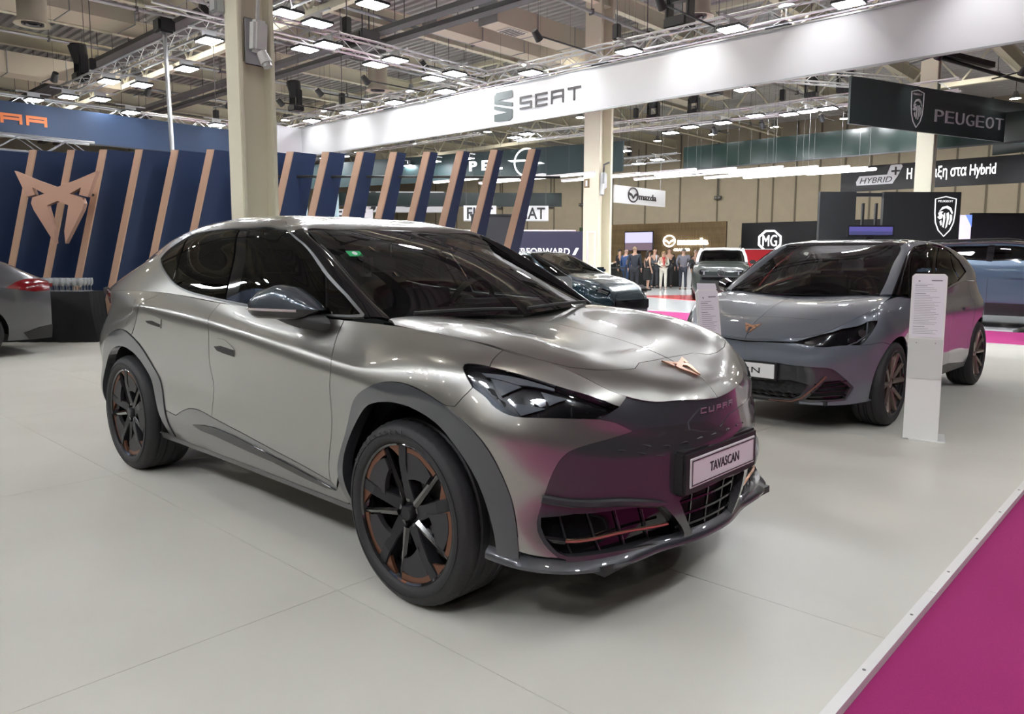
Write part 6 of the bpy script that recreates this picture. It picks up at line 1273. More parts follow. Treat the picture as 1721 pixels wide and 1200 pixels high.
# ------------------------------------------------------------------ stands, booths, table, people
WSTAND = mat('white powder coated steel', (.80, .80, .79), rough=.35); PAPER = mat('white paper sheet', (.78, .77, .82), rough=.6); GREYF = mat('pale grey holder flap', (.62, .64, .62), rough=.4); INK = mat('grey ink', (.25, .25, .28), rough=.6)
def info_stand(label, loc, rz, w, h, lean, paper=True, body=None, header=False):
    """upright panel facing local -y, leaning back by lean (m at the top), on a foot plate behind it"""
    body = body or WSTAND
    t = thing('info_stand', label, 'stand', loc, rz); up_ = V3((0, lean, h)).normalized(); f = frame((0, 0, .006), (1, 0, 0), up_); L = math.hypot(lean, h)
    P_ = [(-w/2, 0), (w/2, 0), (w/2, L-.02), (w/2-.02, L), (-w/2+.02, L), (-w/2, L-.02)]
    MB().prism(P_, -.016, f).build('panel', body, t); MB().box((.045, .13, .004), (w+.01, .30, .008)).build('foot_plate', body, t, bevel=.002)
    if paper:
        q = w/2-.012; mb = MB(); mb.prism([(-q, L*.62), (q, L*.62), (q, L-.012), (-q, L-.012)], .003, f @ Matrix.Translation((0, 0, .001))).build('printed_sheet', PAPER, t)
        g = MB().prism([(-w/2+.004, L*.37), (w/2-.004, L*.37), (w/2-.004, L*.61), (-w/2+.004, L*.61)], .006, f @ Matrix.Translation((0, 0, .001))).build('holder_flap', GREYF, t)
        for s in (-.27, .27): MB().rod(f @ V3((s*w, L*.585, .006)), f @ V3((s*w, L*.585, .012)), .005, 8).build('screw', STEEL, g)
        mb = MB(); rr = random.Random(3); y = L-.08
        mb.prism([(-q+.03, y+.03), (-q+.045, y+.03), (-q+.0375, y+.015)], .001, f @ Matrix.Translation((0, 0, .004))); mb.prism([(q-.09, y+.026), (q-.02, y+.026), (q-.02, y+.034), (q-.09, y+.034)], .001, f @ Matrix.Translation((0, 0, .004)))
        k = 0
        while y > L*.64:
            hgt, ln = (.004, .4+.1*rr.random()) if k in (1, 5, 24, 29) else (.0022, (.55+.42*rr.random())); a = -q+.012
            mb.prism([(a, y), (a+ln*(2*q-.03), y), (a+ln*(2*q-.03), y+hgt), (a, y+hgt)], .001, f @ Matrix.Translation((0, 0, .004))); y -= .0125 if k not in (4, 23, 28, 31) else .02; k += 1
        o = mb.build('printed_text', INK, t); o['kind'] = 'stuff'
    if header: MB().prism([(-w/2+.01, L+.0), (w/2-.01, L+.0), (w/2-.02, L+.035), (-w/2+.01, L+.04)], -.004, f).build('header_card', PAPER, t)
    return t
a = math.atan2(.057, .221)
info_stand('tall white printed info stand with grey flap, in front of the grey hatchback', (.70, 3.455, 0), a, .232, 1.235, .09)
info_stand('white printed info stand leaning back between the silver coupe and the grey hatchback', (.02, 1.66, 0), math.radians(78), .20, 1.15, .16, header=True)
info_stand('grey info stand seen from behind at the windscreen edge of the silver coupe', (-2.33, 2.92, 0), math.radians(195), .30, 1.17, .10, paper=False, body=mat('mid grey steel', (.26, .28, .29), rough=.45))
# ---- drinks table against the fin wall
CLOTH = mat('black table cloth', (.012, .012, .014), rough=.9); tb = thing('draped_table', 'table under a black cloth with rows of glasses by the fin wall', 'table', (-11.42, 1.10, 0), math.atan2(RTV.y, RTV.x))
MB().box((0, 0, .775), (1.55, .46, .03)).build('table_top', CLOTH, tb)
V = []; N = 96
for k in range(N):
    s = k/N*4; side = int(s); q = s-side; L_, W_ = .775, .23
    x, yy = ((-L_+2*L_*q, -W_), (L_, -W_+2*W_*q), (L_-2*L_*q, W_), (-L_, W_-2*W_*q))[side]; nx, ny = ((0, -1), (1, 0), (0, 1), (-1, 0))[side]; e = .018*math.sin(k*1.9)+.012*math.sin(k*.8)
    for z, o in ((.795, 0), (.77, .012), (.45, .03+e*.6), (.0, .075+e*1.5 if ny != 1 else .03)): V.append((x+nx*o, yy+ny*o*.7, max(z, .002)))
F = [(k*4+j, ((k+1) % N)*4+j, ((k+1) % N)*4+j+1, k*4+j+1) for k in range(N) for j in range(3)]; mb = MB(); mb.add(V, F+[tuple(k*4 for k in range(N))[::-1]]); mb.build('cloth', CLOTH, tb, smooth=True)
GLS = glass('drinking glass with painted shine', (.93, .95, .96), 1.9); nt = GLS.node_tree; mx = nt.nodes.new('ShaderNodeMixShader'); df = nt.nodes.new('ShaderNodeBsdfDiffuse'); df.inputs[0].default_value = (.85, .87, .9, 1); mx.inputs[0].default_value = .30  # diffuse white mixed in to imitate the shine glasses catch
ou = [n for n in nt.nodes if n.type == 'OUTPUT_MATERIAL'][0]; src = ou.inputs[0].links[0].from_socket; nt.links.new(src, mx.inputs[1]); nt.links.new(df.outputs[0], mx.inputs[2]); nt.links.new(mx.outputs[0], ou.inputs[0]); M_T = Matrix.Translation((-11.42, 1.10, 0)) @ Matrix.Rotation(math.atan2(RTV.y, RTV.x), 4, 'Z')
g0 = None
for i in range(15):
    for j in range(4):
        p = M_T @ V3((-.70+i*.095, -.17+j*.095, .797))
        if g0 is None:
            g0 = thing('drinking_glass', 'clear stemmed glass in the rows set out on the black table', 'glass', tuple(p), 0, 'stemmed glasses on the black table')
            MB().lathe([(.0, .003), (.032, .0), (.032, .004), (.006, .012), (.005, .075), (.012, .085), (.034, .115), (.038, .16), (.032, .205)], 12, 'z').build('glass_body', GLS, g0, smooth=True)
            MB().lathe([(.032, .203), (.034, .207), (.032, .207)], 12, 'z').build('rim', mat('bright glass rim', (.7, .72, .74), rough=.1), g0)
        else: dup(g0, tuple(p))
for k in range(5):
    p = M_T @ V3((-.86+.09*k-.02*(k % 2), .20, .797)); b = thing('water_bottle', 'small water bottle with a white cap behind the glasses', 'bottle', tuple(p), 0, 'water bottles behind the glasses')
    MB().lathe([(0, 0), (.034, .0), (.036, .02), (.034, .14), (.028, .17), (.013, .20), (.013, .225)], 14, 'z').build('bottle_body', GLS, b, smooth=True); MB().lathe([(0, .25), (.016, .25), (.017, .215), (.0, .215)], 12, 'z').build('cap', WHITE_P, b); MB().lathe([(.0365, .06), (.0365, .12)], 14, 'z').build('label_band', mat('pale blue label', (.55, .65, .75), rough=.5), b)
# ---- booths in the background
DNAVY = mat('dark navy panel', (.028, .032, .065), rough=.5)
dxf = V3((.735, .678, 0)).normalized()
b = thing('navy_panel', 'dark navy panel wall with white lettering behind the petrol blue car', 'panel', (-12.75, 13.72, 0), math.atan2(dxf.y, dxf.x)); MB().box((0, .05, 1.05), (3.7, .1, 2.1)).build('board', DNAVY, b); MB().box((-.1, .06, 2.125), (3.5, .14, .04)).build('top_strip', WSTAND, b)
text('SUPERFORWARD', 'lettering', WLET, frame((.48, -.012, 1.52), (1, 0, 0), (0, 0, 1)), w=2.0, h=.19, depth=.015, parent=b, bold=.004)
MB().prism([(1.62, 1.42), (1.70, 1.42), (1.80, 1.62), (1.72, 1.62)], .015, frame((-.06, -.01, 0), (1, 0, 0), (0, 0, 1))).build('slash_mark', WLET, b)
b = thing('display_frame', 'open white frame stand at the end of the navy panel', 'frame', (-11.27, 15.23, 0), math.atan2(dxf.y, dxf.x))
for x in (-.11, .11): MB().rod((x, 0, 0), (x, 0, 2.12), .022, 6).build('post', WSTAND, b)
for z in (.35, .55, 2.1): MB().rod((-.11, 0, z), (.11, 0, z), .016, 6).build('cross_bar', WSTAND, b)
MB().rod((-.11, 0, .37), (.11, 0, .55), .012, 6).build('brace', WSTAND, b)
b = thing('belt_barrier', 'low black barrier belt strung between two posts beyond the cream column', 'barrier', (-16.3, 22.3, -.05))
for s in (-1.4, 1.4): MB().rod((s, 0, 0), (s, 0, 1.05), .03, 8).build('post', BLACKM, b); MB().lathe([(0, .02), (.17, .02), (.17, 0)], 16, 'z', (s, 0, 0)).build('foot', BLACKM, b)
MB().box((0, 0, .98), (2.8, .01, .06)).build('belt', BLACKM, b)
WOODB = mat('warm wood batten', (.36, .255, .13), rough=.6, noise=.15, nscale=6); b = thing('batten_wall', 'tall wall of vertical wood battens with lit white emblem and letters', 'wall panel', (-19.2, 32.2, -.05)); MB().box((0, .12, 1.6), (6.9, .06, 3.2)).build('backing', mat('dark wood backing', (.075, .055, .03), rough=.8), b)
bt = MB().box((0, 0, 1.6), (.045, .12, 3.2)).build('batten', WOODB, b); bt.location.x = -3.42
for k in range(1, 98): c = bt.copy(); link(c, b); c.location.x = -3.42+k*.0705
wing_oval(frame((.30, -.09, 2.26), (1, 0, 0), (0, 0, 1)), .56, mat('bright white lit letters', (.95, .95, .95), emit=(1, 1, 1), es=1.6), b)
mb = MB(); text('mazda', 'lettering', MATS['bright white lit letters'], frame((1.68, -.10, 2.22), (1, 0, 0), (0, 0, 1)), w=1.75, h=.34, depth=.05, parent=b, bold=.05)
text('CRAFTED', 'small_lettering', MATS['bright white lit letters'], frame((1.05, -.09, 1.80), (1, 0, 0), (0, 0, 1)), w=.95, h=.13, depth=.03, parent=b, bold=.02)
b = thing('white_post', 'white post beside the batten wall', 'post', (-22.9, 32.0, -.05)); MB().box((0, 0, 1.55), (.28, .2, 3.1)).build('shaft', WSTAND, b, bevel=.01); MB().box((0, 0, .03), (.4, .3, .06)).build('foot', WSTAND, b)
b = thing('green_panel', 'upright green panel left of the wood batten wall', 'panel', (-24.0, 32.1, -.05)); MB().box((0, 0, 1.55), (1.6, .12, 3.1)).build('board', mat('mottled green panel', (.08, .12, .07), rough=.9, noise=.5, nscale=14), b); MB().box((0, .0, .06), (1.7, .2, .12)).build('plinth', BLACKM, b)  # upright green panel, mottled only by colour noise, no planting
def screen(label, loc, w, h, rz=0.0, sky=(.35, .33, .55), low=(.10, .07, .09), stand=True):
    t = thing('wall_screen', label, 'screen', loc, rz); MB().box((0, .04, 0), (w+.08, .07, h+.08)).build('bezel', BLACKM, t, bevel=.01)
    MB().box((0, 0, h*.20), (w, .012, h*.58)).build('picture_top', mat('screen sky '+label[:12], (0, 0, 0), emit=sky, es=1.0), t); MB().box((0, 0, -h*.30), (w, .012, h*.40)).build('picture_low', mat('screen land '+label[:12], (0, 0, 0), emit=low, es=1.0), t)
    if stand: MB().box((0, .07, -loc[2]/2-h*.2), (.2, .05, loc[2]-h*.3)).build('stand_post', BLACKM, t)
screen('flat screen with purple mountains in front of the batten wall', (-20.2, 31.2, 2.2), 1.7, .95)
b = thing('bar_counter', 'long black bar counter behind the group of people', 'counter', (-18.6, 28.7, -.05), .6); MB().box((0, 0, .55), (4.2, .6, 1.1)).build('carcass', CLOTH, b); MB().box((0, -.02, 1.12), (4.3, .7, .05)).build('counter_top', BLACKM, b, bevel=.01)
b = thing('white_counter', 'white cube counter beside the man in the grey jacket', 'counter', (-15.2, 27.6, -.05), .75); MB().box((0, 0, .62), (.55, .5, 1.24)).build('carcass', WSTAND, b, bevel=.01); MB().box((0, 0, 1.26), (.6, .55, .03)).build('top', WSTAND, b)
MGW = mat('satin charcoal wall', (.020, .021, .026), rough=.5); b = thing('charcoal_wall', 'charcoal booth wall with an octagon badge in white', 'wall panel', (-12.3, 33.9, -.05)); MB().box((0, .06, 1.58), (6.9, .12, 3.16)).build('board', MGW, b); MB().box((.9, .0, 1.45), (5.0, .05, .10)).build('white_shelf', WSTAND, b)
f = frame((-1.92, -.03, 2.25), (1, 0, 0), (0, 0, 1)); oc = [(.60*math.cos(math.pi/8+k*math.pi/4), .52*math.sin(math.pi/8+k*math.pi/4)) for k in range(8)]
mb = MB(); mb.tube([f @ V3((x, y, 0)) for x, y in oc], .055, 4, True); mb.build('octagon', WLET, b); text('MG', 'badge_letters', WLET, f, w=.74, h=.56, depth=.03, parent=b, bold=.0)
b = thing('red_counter', 'bright red booth counter behind the two-tone car', 'counter', (-12.45, 29.2, -.05), .62); REDM = mat('bright red panel', (.52, .012, .02), rough=.3); MB().box((0, 0, .88), (2.6, .5, 1.74)).build('front', REDM, b); MB().box((0, 0, 1.77), (2.7, .56, .04)).build('top', WSTAND, b); MB().box((.3, -.26, .95), (1.9, .02, .10)).build('white_band', WSTAND, b)
# box with lion shield
BOXM = mat('charcoal box panel', (.026, .028, .030), rough=.45)
b = thing('shield_box', 'charcoal booth box with a window and a lion shield', 'booth', (-4.4, 19.6, 0), math.radians(43))
MB().box((-1.47, .02, 1.57), (.98, .14, 3.14)).build('left_panel', BOXM, b); MB().box((.82, .02, 1.57), (2.1, .14, 3.14)).build('right_panel', BOXM, b); MB().box((-.60, .1, 3.07), (.80, .10, .10)).build('lintel', BOXM, b); MB().box((-.60, .1, 1.0), (.80, .3, 2.0)).build('sill_panel', BOXM, b)
for x in (-.74, -.38): MB().box((x, .05, 2.42), (.06, .08, .84)).build('window_post', BOXM, b)
lion(frame((1.45, -.06, 2.52), (1, 0, 0), (0, 0, 1)), .47, mat('glowing white shield print', (.85, .85, .85), rough=.4, emit=(1, 1, 1), es=.35), b)  # shield print given emission, so it glows a little by itself
screen('wide purple screen on the near side of the charcoal box', (-4.55, 18.55, 2.07), 1.15, .22, math.radians(43), (.05, .045, .16), (.03, .03, .09))
b = thing('lilac_panel', 'slim lit lilac and blue panel right of the charcoal box', 'panel', (-3.76, 24.93, 0), math.radians(43)); MB().box((0, 0, 1.36), (.36, .08, 2.72)).build('board', mat('lilac lit panel', (.5, .42, .6), emit=(.75, .62, .9), es=.55), b); MB().prism([(-.02, 2.72), (.18, 2.35), (.18, 2.72)], .02, frame((0, -.045, 0), (1, 0, 0), (0, 0, 1))).build('blue_corner', mat('blue lit corner', (.1, .15, .6), emit=(.15, .25, .9), es=.6), b)
b = thing('lilac_panel', 'lilac lit panel seen through the window of the charcoal box', 'panel', (-8.0, 27.0, 0), math.radians(43)); MB().box((0, 0, 1.1), (1.9, .08, 2.2)).build('board', MATS['lilac lit panel'], b); MB().box((0, 0, 2.3), (1.9, .1, .2)).build('top_board', WSTAND, b)
b = thing('charcoal_wall', 'plain charcoal booth wall behind the steel blue SUV', 'wall panel', (-2.0, 28.9, 0), math.radians(43)); MB().box((0, 0, 1.42), (5.6, .1, 2.84)).build('board', MGW, b); MB().box((0, -.01, 2.86), (5.6, .14, .05)).build('top_rail', BLACKM, b)
# signs seen between the open fins
def hang_sign(label, loc, rz, w, h, words, lw, lh, m, d=.9):
    t = thing('hanging_sign', label, 'sign', loc, rz); MB().box((0, .04, 0), (w, .08, h)).build('board', m, t); MB().box((0, .04, -h/2), (w, .1, .03)).build('rail', GALV, t)
    for s in (-.42, .42): MB().rod((s*w, .04, h/2), (s*w, .04, 10.25-loc[2]), .006, 4).build('wire', TRAY, t)
    text(words, 'lettering', mat('black letters', (.02, .02, .022), rough=.5), frame((0, -.012, 0), (1, 0, 0), (0, 0, 1)), w=lw, h=lh, depth=.012, parent=t, bold=.015)
WSG = mat('white sign board', (.78, .79, .82), rough=.5)
rz = math.atan2(.681, .732)
hang_sign('white hanging sign with big black word, seen between the open fins', (-26.6, 20.42, 3.96), rz, 4.2, .98, 'Jeep', 3.3, .95, WSG)
hang_sign('white hanging sign with thin black letters, left of the big black word', (-25.6, 16.9, 3.1), rz, 1.9, .62, 'FIAT', 1.3, .48, WSG)
hang_sign('white hanging sign with thin black letters, under the teal banner', (-17.7, 17.0, 2.95), rz, 1.2, .55, 'FIAT', .95, .42, WSG); hang_sign('white hanging sign with thin black letters, nearer the lit canopy', (-16.3, 18.3, 2.95), rz, 1.2, .55, 'FIAT', .95, .42, WSG)
b = thing('dark_banner', 'long dark banner low behind the open fins', 'banner', (-21.6, 19.0, 3.75), rz); MB().box((0, 0, 0), (9.5, .08, .55)).build('banner_face', GREENB, b); MB().box((0, 0, -.28), (9.5, .1, .03)).build('rail', BLACKM, b)
for q in ((-12.13, 6.12), (-11.64, 6.57)):
    b = thing('glass_screen', 'pale blue panel standing behind the open fins', 'panel', (*q, 0), rz, 'pale panels behind the open fins'); MB().box((0, 0, 1.42), (.34, .03, 2.84)).build('pane', mat('pale aqua panel', (.46, .60, .64), rough=.3), b); MB().box((0, 0, .03), (.4, .2, .06)).build('foot', GALV, b)
b = thing('dark_cabinet', 'dark booth block behind the last open fin', 'booth', (-11.9, 11.75, 0), rz); MB().box((0, .2, 1.22), (1.15, .4, 2.44)).build('carcass', MGW, b); MB().box((0, .2, 2.46), (1.2, .45, .04)).build('top', BLACKM, b)
b = thing('booth_wall', 'low beige and charcoal booth wall behind the open fins', 'wall panel', (-17.5, 15.2, 0), rz); 
for k in range(6): MB().box((-2.6+k*1.04, 0, 1.05), (1.02, .1, 2.1)).build('wall_board', (MGW, mat('beige board', (.33, .29, .22), rough=.7))[k % 2], b)
MB().box((0, 0, 2.13), (6.2, .2, .06)).build('top_board', WSTAND, b)
# ---- people
SKIN = mat('skin', (.48, .29, .21), rough=.55); 
def skin_mesh(name, V, E, R_, m, parent, sub=1):
    me = bpy.data.meshes.new(name); me.from_pydata(V, E, []); o = bpy.data.objects.new(name, me); COL.objects.link(o)
    md = o.modifiers.new('skin', 'SKIN'); md.use_smooth_shade = True
    for v, r in zip(me.skin_vertices[0].data, R_): v.radius = r if hasattr(r, '__len__') else (r, r)
    me.skin_vertices[0].data[0].use_root = True
    s = o.modifiers.new('sub', 'SUBSURF'); s.levels = s.render_levels = sub
    dg = bpy.context.evaluated_depsgraph_get(); dg.update(); m2 = bpy.data.meshes.new_from_object(o.evaluated_get(dg)); bpy.data.objects.remove(o); m2.materials.clear(); m2.materials.append(m); m2.name = name
    m2.polygons.foreach_set('use_smooth', [True]*len(m2.polygons))
    return link(bpy.data.objects.new(name, m2), parent)
def person(label, px_, dep, heading, h, top, legs, hair, shoes=(.02, .02, .02), arms='down', female=False, longhair=False, bald=False, skirt=None, shirt=None, scarf=None, stride=.10, skin=None, sleeveless=False, z0=-.05):
    p = V3((2.231, -2.676, 0))+dep*(V3((fw.x, fw.y, 0))+V3((rt.x, rt.y, 0))*((px_-860.5)/1267.16)); t = thing('person', label, 'person', (p.x, p.y, z0), heading); k = h/1.75; sk = skin or SKIN
    sh = .19 if not female else .165; J = {}
    J['pelvis'] = (0, 0, .95); J['waist'] = (0, 0, 1.10); J['chest'] = (.01, 0, 1.32); J['neck'] = (.0, 0, 1.49); J['chin'] = (.025, 0, 1.57); J['head'] = (.03, 0, 1.66); J['crown'] = (.02, 0, 1.735)
    for s, n in ((1, 'l'), (-1, 'r')):
        J['sh'+n] = (0, s*sh, 1.43)
        if arms == 'down': J['el'+n] = (-.03, s*(sh+.06), 1.15); J['wr'+n] = (.05, s*(sh+.07), .90); hd = V3((.03, 0, -.1))
        elif arms == 'front': J['el'+n] = (.0, s*(sh+.07), 1.16); J['wr'+n] = (.22, s*.08, 1.10); hd = V3((.06, -s*.05, .0))
        elif arms == 'pocket': J['el'+n] = (-.10, s*(sh+.10), 1.17); J['wr'+n] = (.04, s*(sh+.02), .98); hd = V3((.03, 0, -.08))
        else: J['el'+n] = (-.02, s*(sh+.07), 1.15); J['wr'+n] = ((.26, s*.12, 1.20) if s > 0 else (.04, s*(sh+.08), .9)); hd = V3((.07, 0, .04)) if s > 0 else V3((.02, 0, -.1))
        J['ha'+n] = tuple(V3(J['wr'+n])+hd*.75); J['hip'+n] = (0, s*.095, .90); J['kn'+n] = (.03+s*stride*.3, s*.10, .50); J['an'+n] = (s*stride*.5, s*.105, .09); J['to'+n] = (s*stride*.5+.15, s*.12, .035)
    RD = dict(pelvis=.13, waist=.115, chest=.14, neck=.055, chin=.068, head=(.095, .082), crown=.055)
    for n in 'lr': RD.update({'sh'+n: .062, 'el'+n: .045, 'wr'+n: .03, 'ha'+n: (.036, .018), 'hip'+n: .085, 'kn'+n: .058, 'an'+n: .04, 'to'+n: .03})
    if female: RD['waist'] = .095; RD['chest'] = .125
    names = list(J); I = {n: i for i, n in enumerate(names)}; V = [V3(J[n])*k for n in names]; R_ = [tuple(q*k for q in RD[n]) if hasattr(RD[n], '__len__') else RD[n]*k for n in names]
    E = [('pelvis', 'waist'), ('waist', 'chest'), ('chest', 'neck'), ('neck', 'chin'), ('chin', 'head'), ('head', 'crown')]
    for n in 'lr': E += [('chest', 'sh'+n), ('sh'+n, 'el'+n), ('el'+n, 'wr'+n), ('wr'+n, 'ha'+n), ('pelvis', 'hip'+n), ('hip'+n, 'kn'+n), ('kn'+n, 'an'+n), ('an'+n, 'to'+n)]
    E = [(I[a], I[b]) for a, b in E]
    for s, n in ((1, 'l'), (-1, 'r')):                        # thumb and four fingers, slightly curled
        w, hd_ = V3(J['wr'+n]), V3(J['ha'+n]); d = (hd_-w).normalized(); side = d.cross(V3((0, 1, 0))).normalized() if abs(d.y) < .9 else V3((1, 0, 0)); nrm_ = d.cross(side)
        for q, (off, ln) in enumerate(((-.026, .060), (-.009, .072), (.009, .068), (.026, .054))):
            a = hd_+side*off+d*.02; b = a+d*ln*.55; c = b+d*ln*.35-nrm_*s*.018; i = len(V); V += [a*k, b*k, c*k]; R_ += [.009*k, .0085*k, .007*k]; E += [(I['ha'+n], i), (i, i+1), (i+1, i+2)]
        a = w+d*.03+side*.03; b = a+d*.03+side*.02; i = len(V); V += [a*k, b*k]; R_ += [.010*k, .009*k]; E += [(I['wr'+n], i), (i, i+1)]
    skin_mesh('body', [tuple(v) for v in V], E, R_, sk, t, 1)
    hc = V3(J['head'])*k
    nz = MB().rod(hc+V3((.085, 0, -.005))*k, hc+V3((.115, 0, -.035))*k, .010*k, 6, .016*k).build('nose', sk, t)
    for s in (-1, 1):
        MB().lathe([(0, -.011*k), (.008*k, -.008*k), (.011*k, 0), (.008*k, .008*k), (0, .011*k)], 8, 'z', tuple(hc+V3((.088, s*.03, .005))*k)).build('eye', BLACK_P, t)
        MB().lathe([(0, -.03*k), (.012*k, -.02*k), (.016*k, .005*k), (.01*k, .03*k), (0, .034*k)], 8, 'z', tuple(hc+V3((.0, s*.088, -.01))*k)).build('ear', sk, t)
    MB().box(tuple(hc+V3((.088, 0, -.062))*k), (.012*k, .04*k, .008*k)).build('mouth', mat('lips', (.35, .13, .11), rough=.5), t)
    hm = mat('hair %.2f %.2f' % (hair[0], hair[1]), hair, rough=.7); mb = MB(); rows = 7; V2 = []; nb = 16
    for i in range(rows):
        a = (math.pi*.52 if not bald else math.pi*.50)*i/(rows-1); lo_ = 0 if not bald else .35
        for j in range(nb):
            b = 2*math.pi*j/nb; r = .108*math.sin(a); x = r*math.cos(b)-.008; z = .112*math.cos(a)
            if x > .045 and z < .055: z = .055; x = min(x, .08)
            if bald and z > .045: z = .03; r = .1; x = .102*math.cos(b)*(1 if math.cos(b) < .2 else .3)-.01
            V2.append(hc+V3((x, .098*math.sin(a)*math.sin(b)*1.02, z+.0))*k)
    mb.add(V2, [(i*nb+j, i*nb+(j+1) % nb, (i+1)*nb+(j+1) % nb, (i+1)*nb+j) for i in range(rows-1) for j in range(nb)]); mb.build('hair', hm, t, smooth=True)
    if longhair: skin_mesh('long_hair', [tuple((hc+V3(q))*k/k) for q in ((-.05, 0, .04), (-.075, 0, -.08), (-.085, .0, -.20), (-.07, 0, -.30))], [(0, 1), (1, 2), (2, 3)], [.075, .085, .08, .045], hm, t, 1)
    tm = mat('cloth %.3f %.3f %.3f' % top, top, rough=.85); lm = mat('cloth %.3f %.3f %.3f' % legs, legs, rough=.85)
    def sub_(keys, links, scale, name, m, extra={}):
        ks = list(keys); rr = [tuple(q*k*scale for q in RD[n]) if hasattr(RD[n], '__len__') else (RD[n]*scale+extra.get(n, 0))*k for n in ks]; ii = {n: q for q, n in enumerate(ks)}
        vv = []
        for n in ks:
            q = V3(J[n]); vv.append(tuple(q*k))
        return skin_mesh(name, vv, [(ii[a], ii[b]) for a, b in links], rr, m, t, 1)
    tk = ['waist', 'pelvis', 'chest', 'shl', 'shr']+([] if sleeveless else ['ell', 'elr', 'wrl', 'wrr'])
    tl_ = [('pelvis', 'waist'), ('waist', 'chest'), ('chest', 'shl'), ('chest', 'shr')]+([] if sleeveless else [('shl', 'ell'), ('shr', 'elr'), ('ell', 'wrl'), ('elr', 'wrr')])
    sub_(tk, tl_, 1.16, 'jacket' if not sleeveless else 'dress_top', tm, {'wrl': .008, 'wrr': .008, 'pelvis': .012, 'shl': .012, 'shr': .012})
    if skirt:
        mb = MB(); mb.lathe([(.14*k, 1.0*k), (.175*k, .85*k), (.19*k, .6*k), (.17*k, skirt*k), (.15*k, skirt*k)], 18, 'z'); mb.build('skirt', lm, t, smooth=True)
    else: sub_(['pelvis', 'hipl', 'hipr', 'knl', 'knr', 'anl', 'anr'], [('pelvis', 'hipl'), ('pelvis', 'hipr'), ('hipl', 'knl'), ('hipr', 'knr'), ('knl', 'anl'), ('knr', 'anr')], 1.15, 'trousers', lm, {'anl': .018, 'anr': .018})
    sm = mat('shoe %.2f' % shoes[0], shoes, rough=.4)
    for n in 'lr': a_ = V3(J['an'+n])*k; MB().box((a_.x+.06*k, a_.y, .04), (.27*k, .095*k, .08)).build('shoe', sm, t, bevel=.025)
    if shirt: MB().prism([(-.045*k, 1.47*k), (.045*k, 1.47*k), (0, 1.15*k)], .02, frame((.155*k, 0, 0), (0, 1, 0), (0, 0, 1))).build('shirt', mat('shirt %.2f' % shirt[2], shirt, rough=.8), t)
    if scarf: skin_mesh('scarf', [(.08*k, .07*k, 1.48*k), (.13*k, 0, 1.44*k), (.08*k, -.07*k, 1.48*k), (.165*k, .01, 1.25*k), (.16*k, .0, 1.08*k)], [(0, 1), (1, 2), (1, 3), (3, 4)], [.035*k, .045*k, .035*k, .045*k, .04*k], mat('red patterned scarf', (.55, .06, .06), rough=.8, noise=.6, nscale=20), t, 1)
    return t
TC = math.radians(-47)      # facing the camera
person('woman in a white blouse with long dark hair standing side-on', 1019, 33.0, TC+1.4, 1.68, (.62, .62, .55), (.02, .02, .022), (.02, .014, .012), arms='one', female=True, longhair=True, skirt=.42)
person('bald man in a blue suit half hidden by a broad dark suit', 1049, 33.6, TC+2.2, 1.76, (.022, .055, .15), (.02, .045, .11), (.35, .30, .26), bald=True)
person('broad man in a dark suit seen from behind', 1064, 32.0, TC+2.9, 1.83, (.020, .024, .034), (.02, .022, .03), (.22, .15, .09))
person('woman in a sleeveless black dress with long dark hair', 1086, 32.6, TC+1.9, 1.70, (.022, .022, .024), (.012, .012, .013), (.025, .016, .012), female=True, longhair=True, sleeveless=True, skirt=.45, arms='down')
person('bald man in a grey suit and pale shirt facing us', 1097, 35.0, TC+.3, 1.80, (.075, .085, .10), (.045, .05, .06), (.40, .34, .30), bald=True, shirt=(.62, .66, .72), arms='front')
person('blond woman in a white suit with a red scarf', 1112, 33.6, TC-.1, 1.66, (.72, .70, .62), (.72, .70, .62), (.50, .34, .16), shoes=(.6, .55, .5), female=True, longhair=True, scarf=True, arms='front', stride=.18)
person('man in a black suit behind the woman in white', 1121, 35.6, TC-.2, 1.84, (.018, .018, .022), (.018, .018, .02), (.08, .06, .05), arms='down')
person('man in a grey jacket seen from behind beside the two-tone car', 1145, 33.2, TC+3.0, 1.78, (.14, .14, .17), (.025, .028, .042), (.12, .11, .10), shoes=(.06, .035, .025), arms='pocket')
person('person in dark clothes mostly hidden by the two-tone car', 1165, 33.5, TC+.4, 1.72, (.03, .03, .033), (.03, .03, .03), (.25, .2, .16))
person('person with dark hair behind the woman in the white blouse', 1011, 35.5, TC+.6, 1.72, (.05, .05, .055), (.03, .03, .03), (.05, .04, .035))
person('dark haired person at the bar counter behind the group', 1038, 36.0, TC+1.0, 1.76, (.022, .022, .026), (.02, .02, .02), (.02, .015, .012))
person('person with fair hair behind the red counter, leftmost of three heads', 1243, 36.6, TC+.2, 1.78, (.12, .10, .10), (.03, .03, .03), (.22, .15, .10))
person('dark haired person behind the red counter, middle of three heads', 1257, 36.8, TC-.3, 1.76, (.03, .03, .035), (.03, .03, .03), (.02, .015, .012))
person('dark haired person behind the red counter, rightmost of three heads', 1269, 37.2, TC+.4, 1.72, (.05, .05, .06), (.03, .03, .03), (.05, .03, .02))
person('person with grey hair behind the red counter under the octagon badge', 1303, 36.0, TC+.5, 1.74, (.1, .1, .12), (.03, .03, .03), (.3, .27, .25), bald=True)
person('man with fair hair standing beyond the roof of the steel blue SUV', 1689, 22.0, TC+.6, 1.86, (.03, .03, .035), (.03, .03, .03), (.30, .22, .15), z0=-.13)

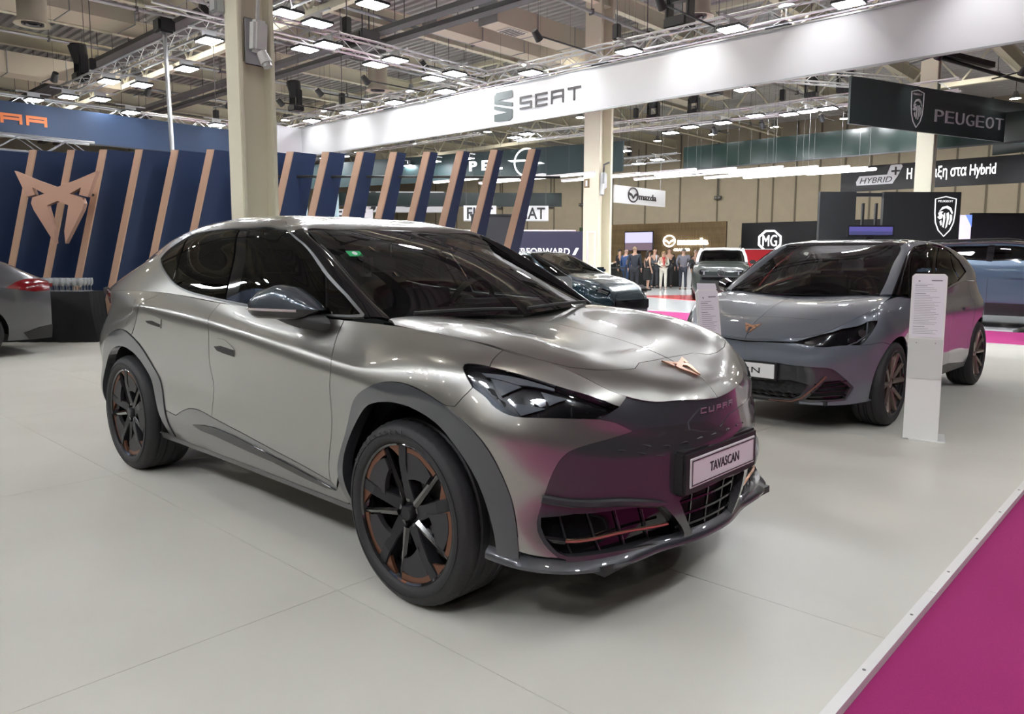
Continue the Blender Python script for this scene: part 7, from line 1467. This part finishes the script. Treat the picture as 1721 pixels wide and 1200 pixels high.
# ---- labels that tell members of a row apart
ORD = 'first second third fourth fifth sixth seventh eighth ninth tenth eleventh twelfth thirteenth fourteenth fifteenth'.split()
def number_row(group, text_, key):
    L = sorted([o for o in SC.objects if o.get('group') == group], key=key)
    for k, o in enumerate(L[:15]): o['label'] = text_ % ORD[k]
camd = lambda o: (o.location.xy-cam.location.xy).length
side = lambda o: o.location.xy.dot(RTV.xy)
number_row('fins of the closed wall', '%s copper-edged fin of the closed navy wall, counted leftwards from the cream column', lambda o: -side(o))
number_row('fins of the open row', '%s copper-edged fin of the open row, counted rightwards from the cream column', side)
number_row(GA, '%s flood light on the near side of the banner truss, counted from its far end', lambda o: o.location.x)
number_row(GA+', far side', '%s flood light on the far side of the banner truss, counted from its far end', lambda o: o.location.x)
number_row(GB, '%s flood light of the double-row truss, counted from the camera towards the banner', camd)
number_row(GC, '%s flood light of the truss running to the blue banner, counted from the camera', camd)
number_row(GD, '%s flood light washing the blue banner, counted from its left end', lambda o: o.location.y)
number_row('spots on the white banner', '%s black spot lamp on the white banner, counted from its far end', lambda o: o.location.x)
number_row('spots on the blue banner', '%s black spot lamp on the blue banner, counted from its left end', lambda o: o.location.y)
number_row('spots on the green banner', '%s spot lamp on the dark green banner, counted from its left end', lambda o: o.location.x)
number_row('spots on the lion banner', '%s spot lamp on the lion shield banner, counted from its left end', lambda o: o.location.x)
number_row('spots behind the photographer', '%s spot lamp behind the photographer, counted from the blue wall side', lambda o: o.location.x)
number_row('flood lights behind the photographer', '%s flood light behind the photographer, counted from the blue wall side', lambda o: o.location.x)
number_row('flood lights behind the photographer, far side', '%s added rear-side flood light behind the photographer, counted from the blue wall', lambda o: o.location.x)
number_row('flood lights over the carpet edge', '%s flood light over the carpet edge, counted from behind the photographer', lambda o: o.location.y)
number_row('dark cable trays under the roof', '%s dark cable tray under the roof, counted away from the photographer', lambda o: o.location.y)
number_row('cream lattice girders across the hall', '%s cream lattice girder across the hall, counted away from the photographer', lambda o: o.location.y)
number_row('grey pipes under the roof', '%s thin grey pipe under the roof, counted from the left wall', lambda o: o.location.x)
number_row('cream roof beams along the hall', '%s long cream roof beam under the deck, counted from the left wall', lambda o: o.location.x)
number_row('dark air units', '%s dark air unit under the roof, counted from the left wall', lambda o: o.location.x)
number_row('conduit boxes on the back wall', '%s grey socket box on the beige back wall, counted from its left', lambda o: o.location.x)
number_row('pale panels behind the open fins', '%s pale blue panel behind the open fins, counted from the cream column', lambda o: o.location.x)
number_row('water bottles behind the glasses', '%s small water bottle behind the glasses, counted from the table left end', side)
L_ = sorted([o for o in SC.objects if o.get('group') == 'strip lights of the canopy'], key=camd)
for k, o in enumerate(L_): o['label'] = ('%s long lit strip lamp of the canopy, counted from the camera' % ORD[k]) if k < 15 else 'farthest long lit strip lamp of the canopy under the banners'

build_coupe(); build_hatch(); build_others()
